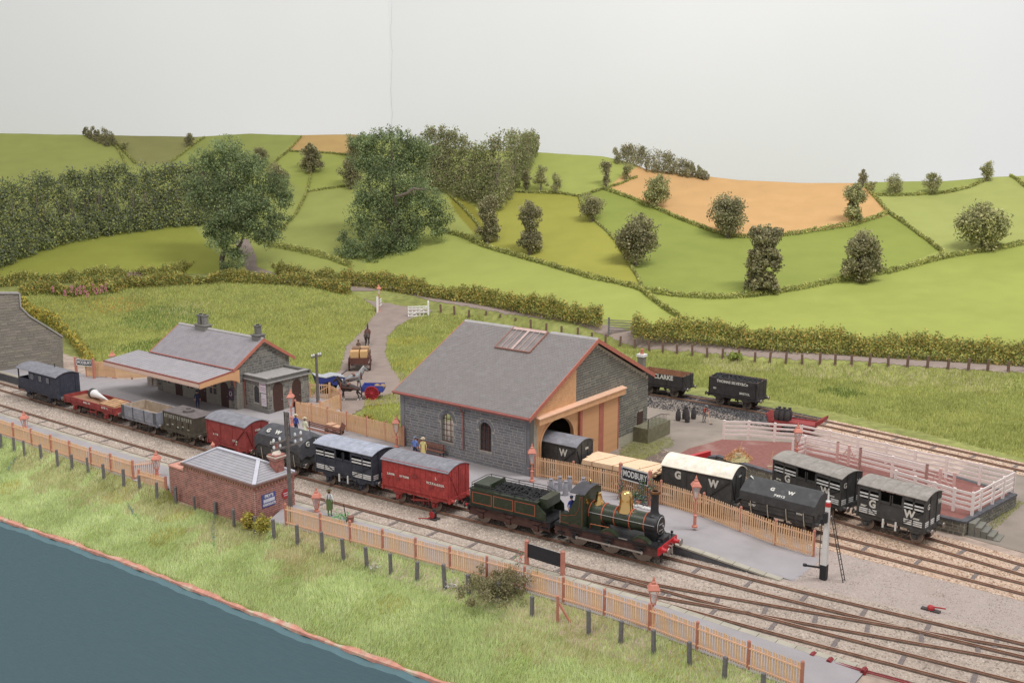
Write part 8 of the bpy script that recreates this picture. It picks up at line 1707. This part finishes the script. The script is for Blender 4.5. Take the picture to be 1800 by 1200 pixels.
MB().box(-1.1,.95,-.66,.66,.8,.87).build('floor',b_blue,t); MB().box(.9,.95,-.63,.63,.87,1.5).build('front_board',b_blue,t); MB().box(-1.15,-1.1,-.63,.63,.87,1.2).build('tail_board',b_blue,t); MB().cyl((0,-.78,.72),(0,.78,.72),.05).build('axle',m_iron,t)
t2=thing('sack_pile','pile of brown sacks in the back of the blue cart with red wheels','sacks',tuple(p+[.25,.05,.88])); 
for k,(x_,y_,z_) in enumerate(((0,0,.2),(.45,.2,.22),(.2,-.25,.45),(.75,-.1,.4))): MB().blob((x_,y_,z_),.32,10,7,(1,1,.7)).build('sack',M('sacking',sr(164,134,104),var=.2,bump=.3),t2,True)
p=np.array(GT(581,688)); t=thing('van_cart','dark blue boat sided cart with a grey canvas top behind the forecourt gate','cart',tuple(p),R(24))
MB().prism([(-1.35,.8),(1.2,.8),(1.35,1.5),(.2,1.75),(-.6,1.6),(-1.7,1.9)],-.75,.75,'y').build('body',M('cart_dark_blue',sr(48,60,128),rough=.6,var=.15),t); MB().prism([(1.35,1.52),(.2,1.78),(-.6,1.63),(-1.7,1.93),(-1.7,1.99),(-.6,1.7),(.2,1.86),(1.35,1.6)],-.78,.78,'y').build('canvas_top',M('canvas_grey',sr(176,178,182),var=.08),t)
for s in (-1,1): wheel_sp(t,(-.5,s*.85,.62),.62,m_black,10); wheel_sp(t,(.9,s*.8,.45),.45,m_white if s<0 else m_black,8); MB().bar((1.2,s*.4,.9),(3.3,s*.38,1.1),.06,.08).build('shaft',m_iron,t)
MB().box(.95,1.15,-.77,-.75,1.05,1.4).build('lamp_panel',m_white,t); MB().tube([(1.2,0,1.7),(1.9,.2,2.05)],.05).build('seat_rail',m_black,t)
# crate wagon
t=thing('delivery_wagon','brown open delivery wagon stacked with crates going up the road','horse wagon',tuple(wgn),rzw); t.scale=(1.2,)*3; wb_=M('wagon_wood_dark',sr(96,60,52),rough=.8,var=.2)
MB().box(-1.9,1.5,-.85,.85,.95,1.05).build('floor',wb_,t)
for s in (-1,1): MB().box(-1.9,1.5,s*.85-.04,s*.85+.04,1.0,1.45).build('side',wb_,t); wheel_sp(t,(-1.2,s*.98,.62),.62,wb_,12); wheel_sp(t,(1.0,s*.9,.48),.48,wb_,10); MB().bar((1.4,s*.42,.9),(3.9,s*.4,1.1),.07,.08).build('shaft',b_red,t)
MB().box(-1.95,-1.88,-.85,.85,.75,1.35).build('tail_board',wb_,t); MB().box(1.3,1.7,-.6,.6,1.45,1.6).build('seat',wb_,t)
M_ct=M('crate_tan',sr(206,166,116),rough=.85,var=.1,scale=5); M_cb=M('crate_brown',sr(136,106,84),rough=.85,var=.15,scale=5); cr_,sr_=math.cos(rzw),math.sin(rzw)
def crate(label,x_,y_,z_,a,b,c,m,name='crate',cat='crate'):
    q=thing(name,label,cat,(wgn[0]+1.2*(x_*cr_-y_*sr_),wgn[1]+1.2*(x_*sr_+y_*cr_),wgn[2]+1.2*z_),rzw,'crates on the delivery wagon'); q.scale=(1.2,)*3; MB().box(-a,a,-b,b,0,c).build('box',m,q)
    for s in (-1,1): MB().box(s*a*.8-.05,s*a*.8+.05,-b-.015,b+.015,-.0,c+.015).build('batten',m,q)
    return q
crate('large tan crate at the left rear of the brown delivery wagon',-1.3,.42,1.06,.5,.38,.85,M_ct); crate('large tan crate at the right rear of the brown delivery wagon',-1.3,-.42,1.06,.5,.33,.85,M_ct)
crate('brown crate in the left middle of the delivery wagon',-.2,.35,1.06,.5,.36,.95,M_cb); crate('pale brown long crate across the delivery wagon behind the driver',.5,-.1,1.06,.3,.7,.85,M('crate_pale',sr(190,156,118))); crate('dark brown crate in the right middle of the delivery wagon',-.2,-.42,1.06,.45,.32,.75,M_cb)
person('person in brown sitting on the seat of the delivery wagon',(wgn[0]+1.8*cr_-.3*sr_,wgn[1]+1.8*sr_+.3*cr_,wgn[2]+1.05),rzw+R(90),cloth('brown',sr(110,84,68)),cloth('brown',sr(110,84,68)),'cap',cloth('brown',sr(110,84,68)),pose={'lkn':(.12,-.42,.9),'rkn':(-.12,-.42,.9),'lan':(.12,-.45,.5),'ran':(-.12,-.45,.5),'lto':(.12,-.58,.45),'rto':(-.12,-.58,.45),'lwr':(.15,-.4,1.1),'rwr':(-.15,-.4,1.1),'lha':(.12,-.47,1.12),'rha':(-.12,-.47,1.12)})
# coal dray with heap of sacks
x,y=L(*AT(1392,757,.1)); t=thing('coal_dray','red flat coal dray piled with dark sacks beside the back siding','coal dray',(x,y,.05),YAW+R(6))
MB().box(-1.9,2.2,-.9,.9,.85,.95).build('deck',b_red if False else M('dray_red',sr(146,58,56),var=.15),t); dr=MATS['dray_red']
MB().prism([(2.2,.9),(2.9,1.45),(2.9,1.75),(2.2,1.3)],-.8,.8,'y').build('front_board',dr,t); MB().prism([(-1.9,.9),(-2.2,1.5),(-2.1,1.55),(-1.8,.95)],-.8,.8,'y').build('tail_board',dr,t)
for s in (-1,1):
    wheel_sp(t,(-1.2,s*.95,.5),.5,dr,10); wheel_sp(t,(1.5,s*.9,.4),.4,dr,8); MB().box(-1.9,2.2,s*.88-.03,s*.88+.03,.8,1.05).build('side_rail',dr,t)
m_sack=M('coal_sack',sr(70,66,66),rough=.95,var=.25,scale=5,bump=.4)
i=0
for (a_,b__) in ((-1.3,-.4),(-.85,-.45),(-.4,-.4),(-1.25,.15),(-.8,.1),(-.35,.2)):
    c,s_=math.cos(t.rotation_euler.z),math.sin(t.rotation_euler.z); q=thing('coal_sack','dark coal sack on the red dray, '+['front left','front middle','front right','back left','back middle','back right'][i]+' of six','sack',(x+a_*c-b__*s_,y+a_*s_+b__*c,1.0),i*.7,'coal sacks on the red dray')
    MB().lathe([(.2,0),(.26,.3),(.25,.75),(.16,.95),(.12,1.05),(.18,1.12)],9).build('sack',m_sack,q,True); i+=1
SKL=['leftmost coal sack standing before the coal heap','second coal sack from the left before the coal heap','tallest coal sack in the middle before the coal heap','rightmost coal sack before the coal heap, left of the man']
for (px,py,h_),lb in zip([(1192,739,1.),(1203,736,1.15),(1208,742,1.3),(1219,736,1.)],SKL):
    q=thing('coal_sack',lb,'sack',on(px,py,.05),px*.3,'coal sacks in the yard'); MB().lathe([(.2,0),(.26,.25*h_),(.24,.7*h_),(.14,.95*h_),(.1,1.02*h_),(.16,1.1*h_)],7).build('sack',m_sack,q,True,rot=(.06*math.sin(px),.08*math.cos(px),0))
# luggage trolley and oddments
t=thing('luggage_trolley','brown luggage trolley with pale box lids against the middle fence','trolley',on(588,762,.9),YAW); MB().box(-.9,.9,-.4,.4,.45,.52).build('deck',m_bench,t)
for s in (-1,1): wheel_sp(t,(-.5,s*.42,.25),.25,m_iron,6,.05); wheel_sp(t,(.5,s*.42,.25),.25,m_iron,6,.05)
MB().bar((.9,0,.5),(1.2,0,1.1),.05,.5).build('handle',m_bench,t)
t2=thing('parcel_box','pair of pale boxes lying on the brown luggage trolley','box',(t.location.x,t.location.y,.9+.53),YAW); MB().box(-.7,-.05,-.35,.35,0,.3).build('box',M('parcel_tan',sr(206,164,134)),t2); MB().box(.05,.75,-.3,.3,0,.22).build('box',MATS['parcel_tan'],t2)
t=thing('planter','small wooden tub with green plants and a dark fork beside the man in green','planter',on(607,917,.6),0); MB().lathe([(.2,0),(.25,.4),(.2,.4)],10,(.35,0,0)).build('tub',m_bench,t); MB().cyl((.1,0,0),(-.08,.0,1.25),.03,n=6).build('fork',m_black,t)
pp=np.random.default_rng(6).normal(size=(160,3))*[.3,.15,.12]+[-.3,0,.4]; leaves('foliage',pp,.07,leafcols(160,[sr(70,120,90),sr(90,130,80)],np.zeros(160),6),t,seed=6)
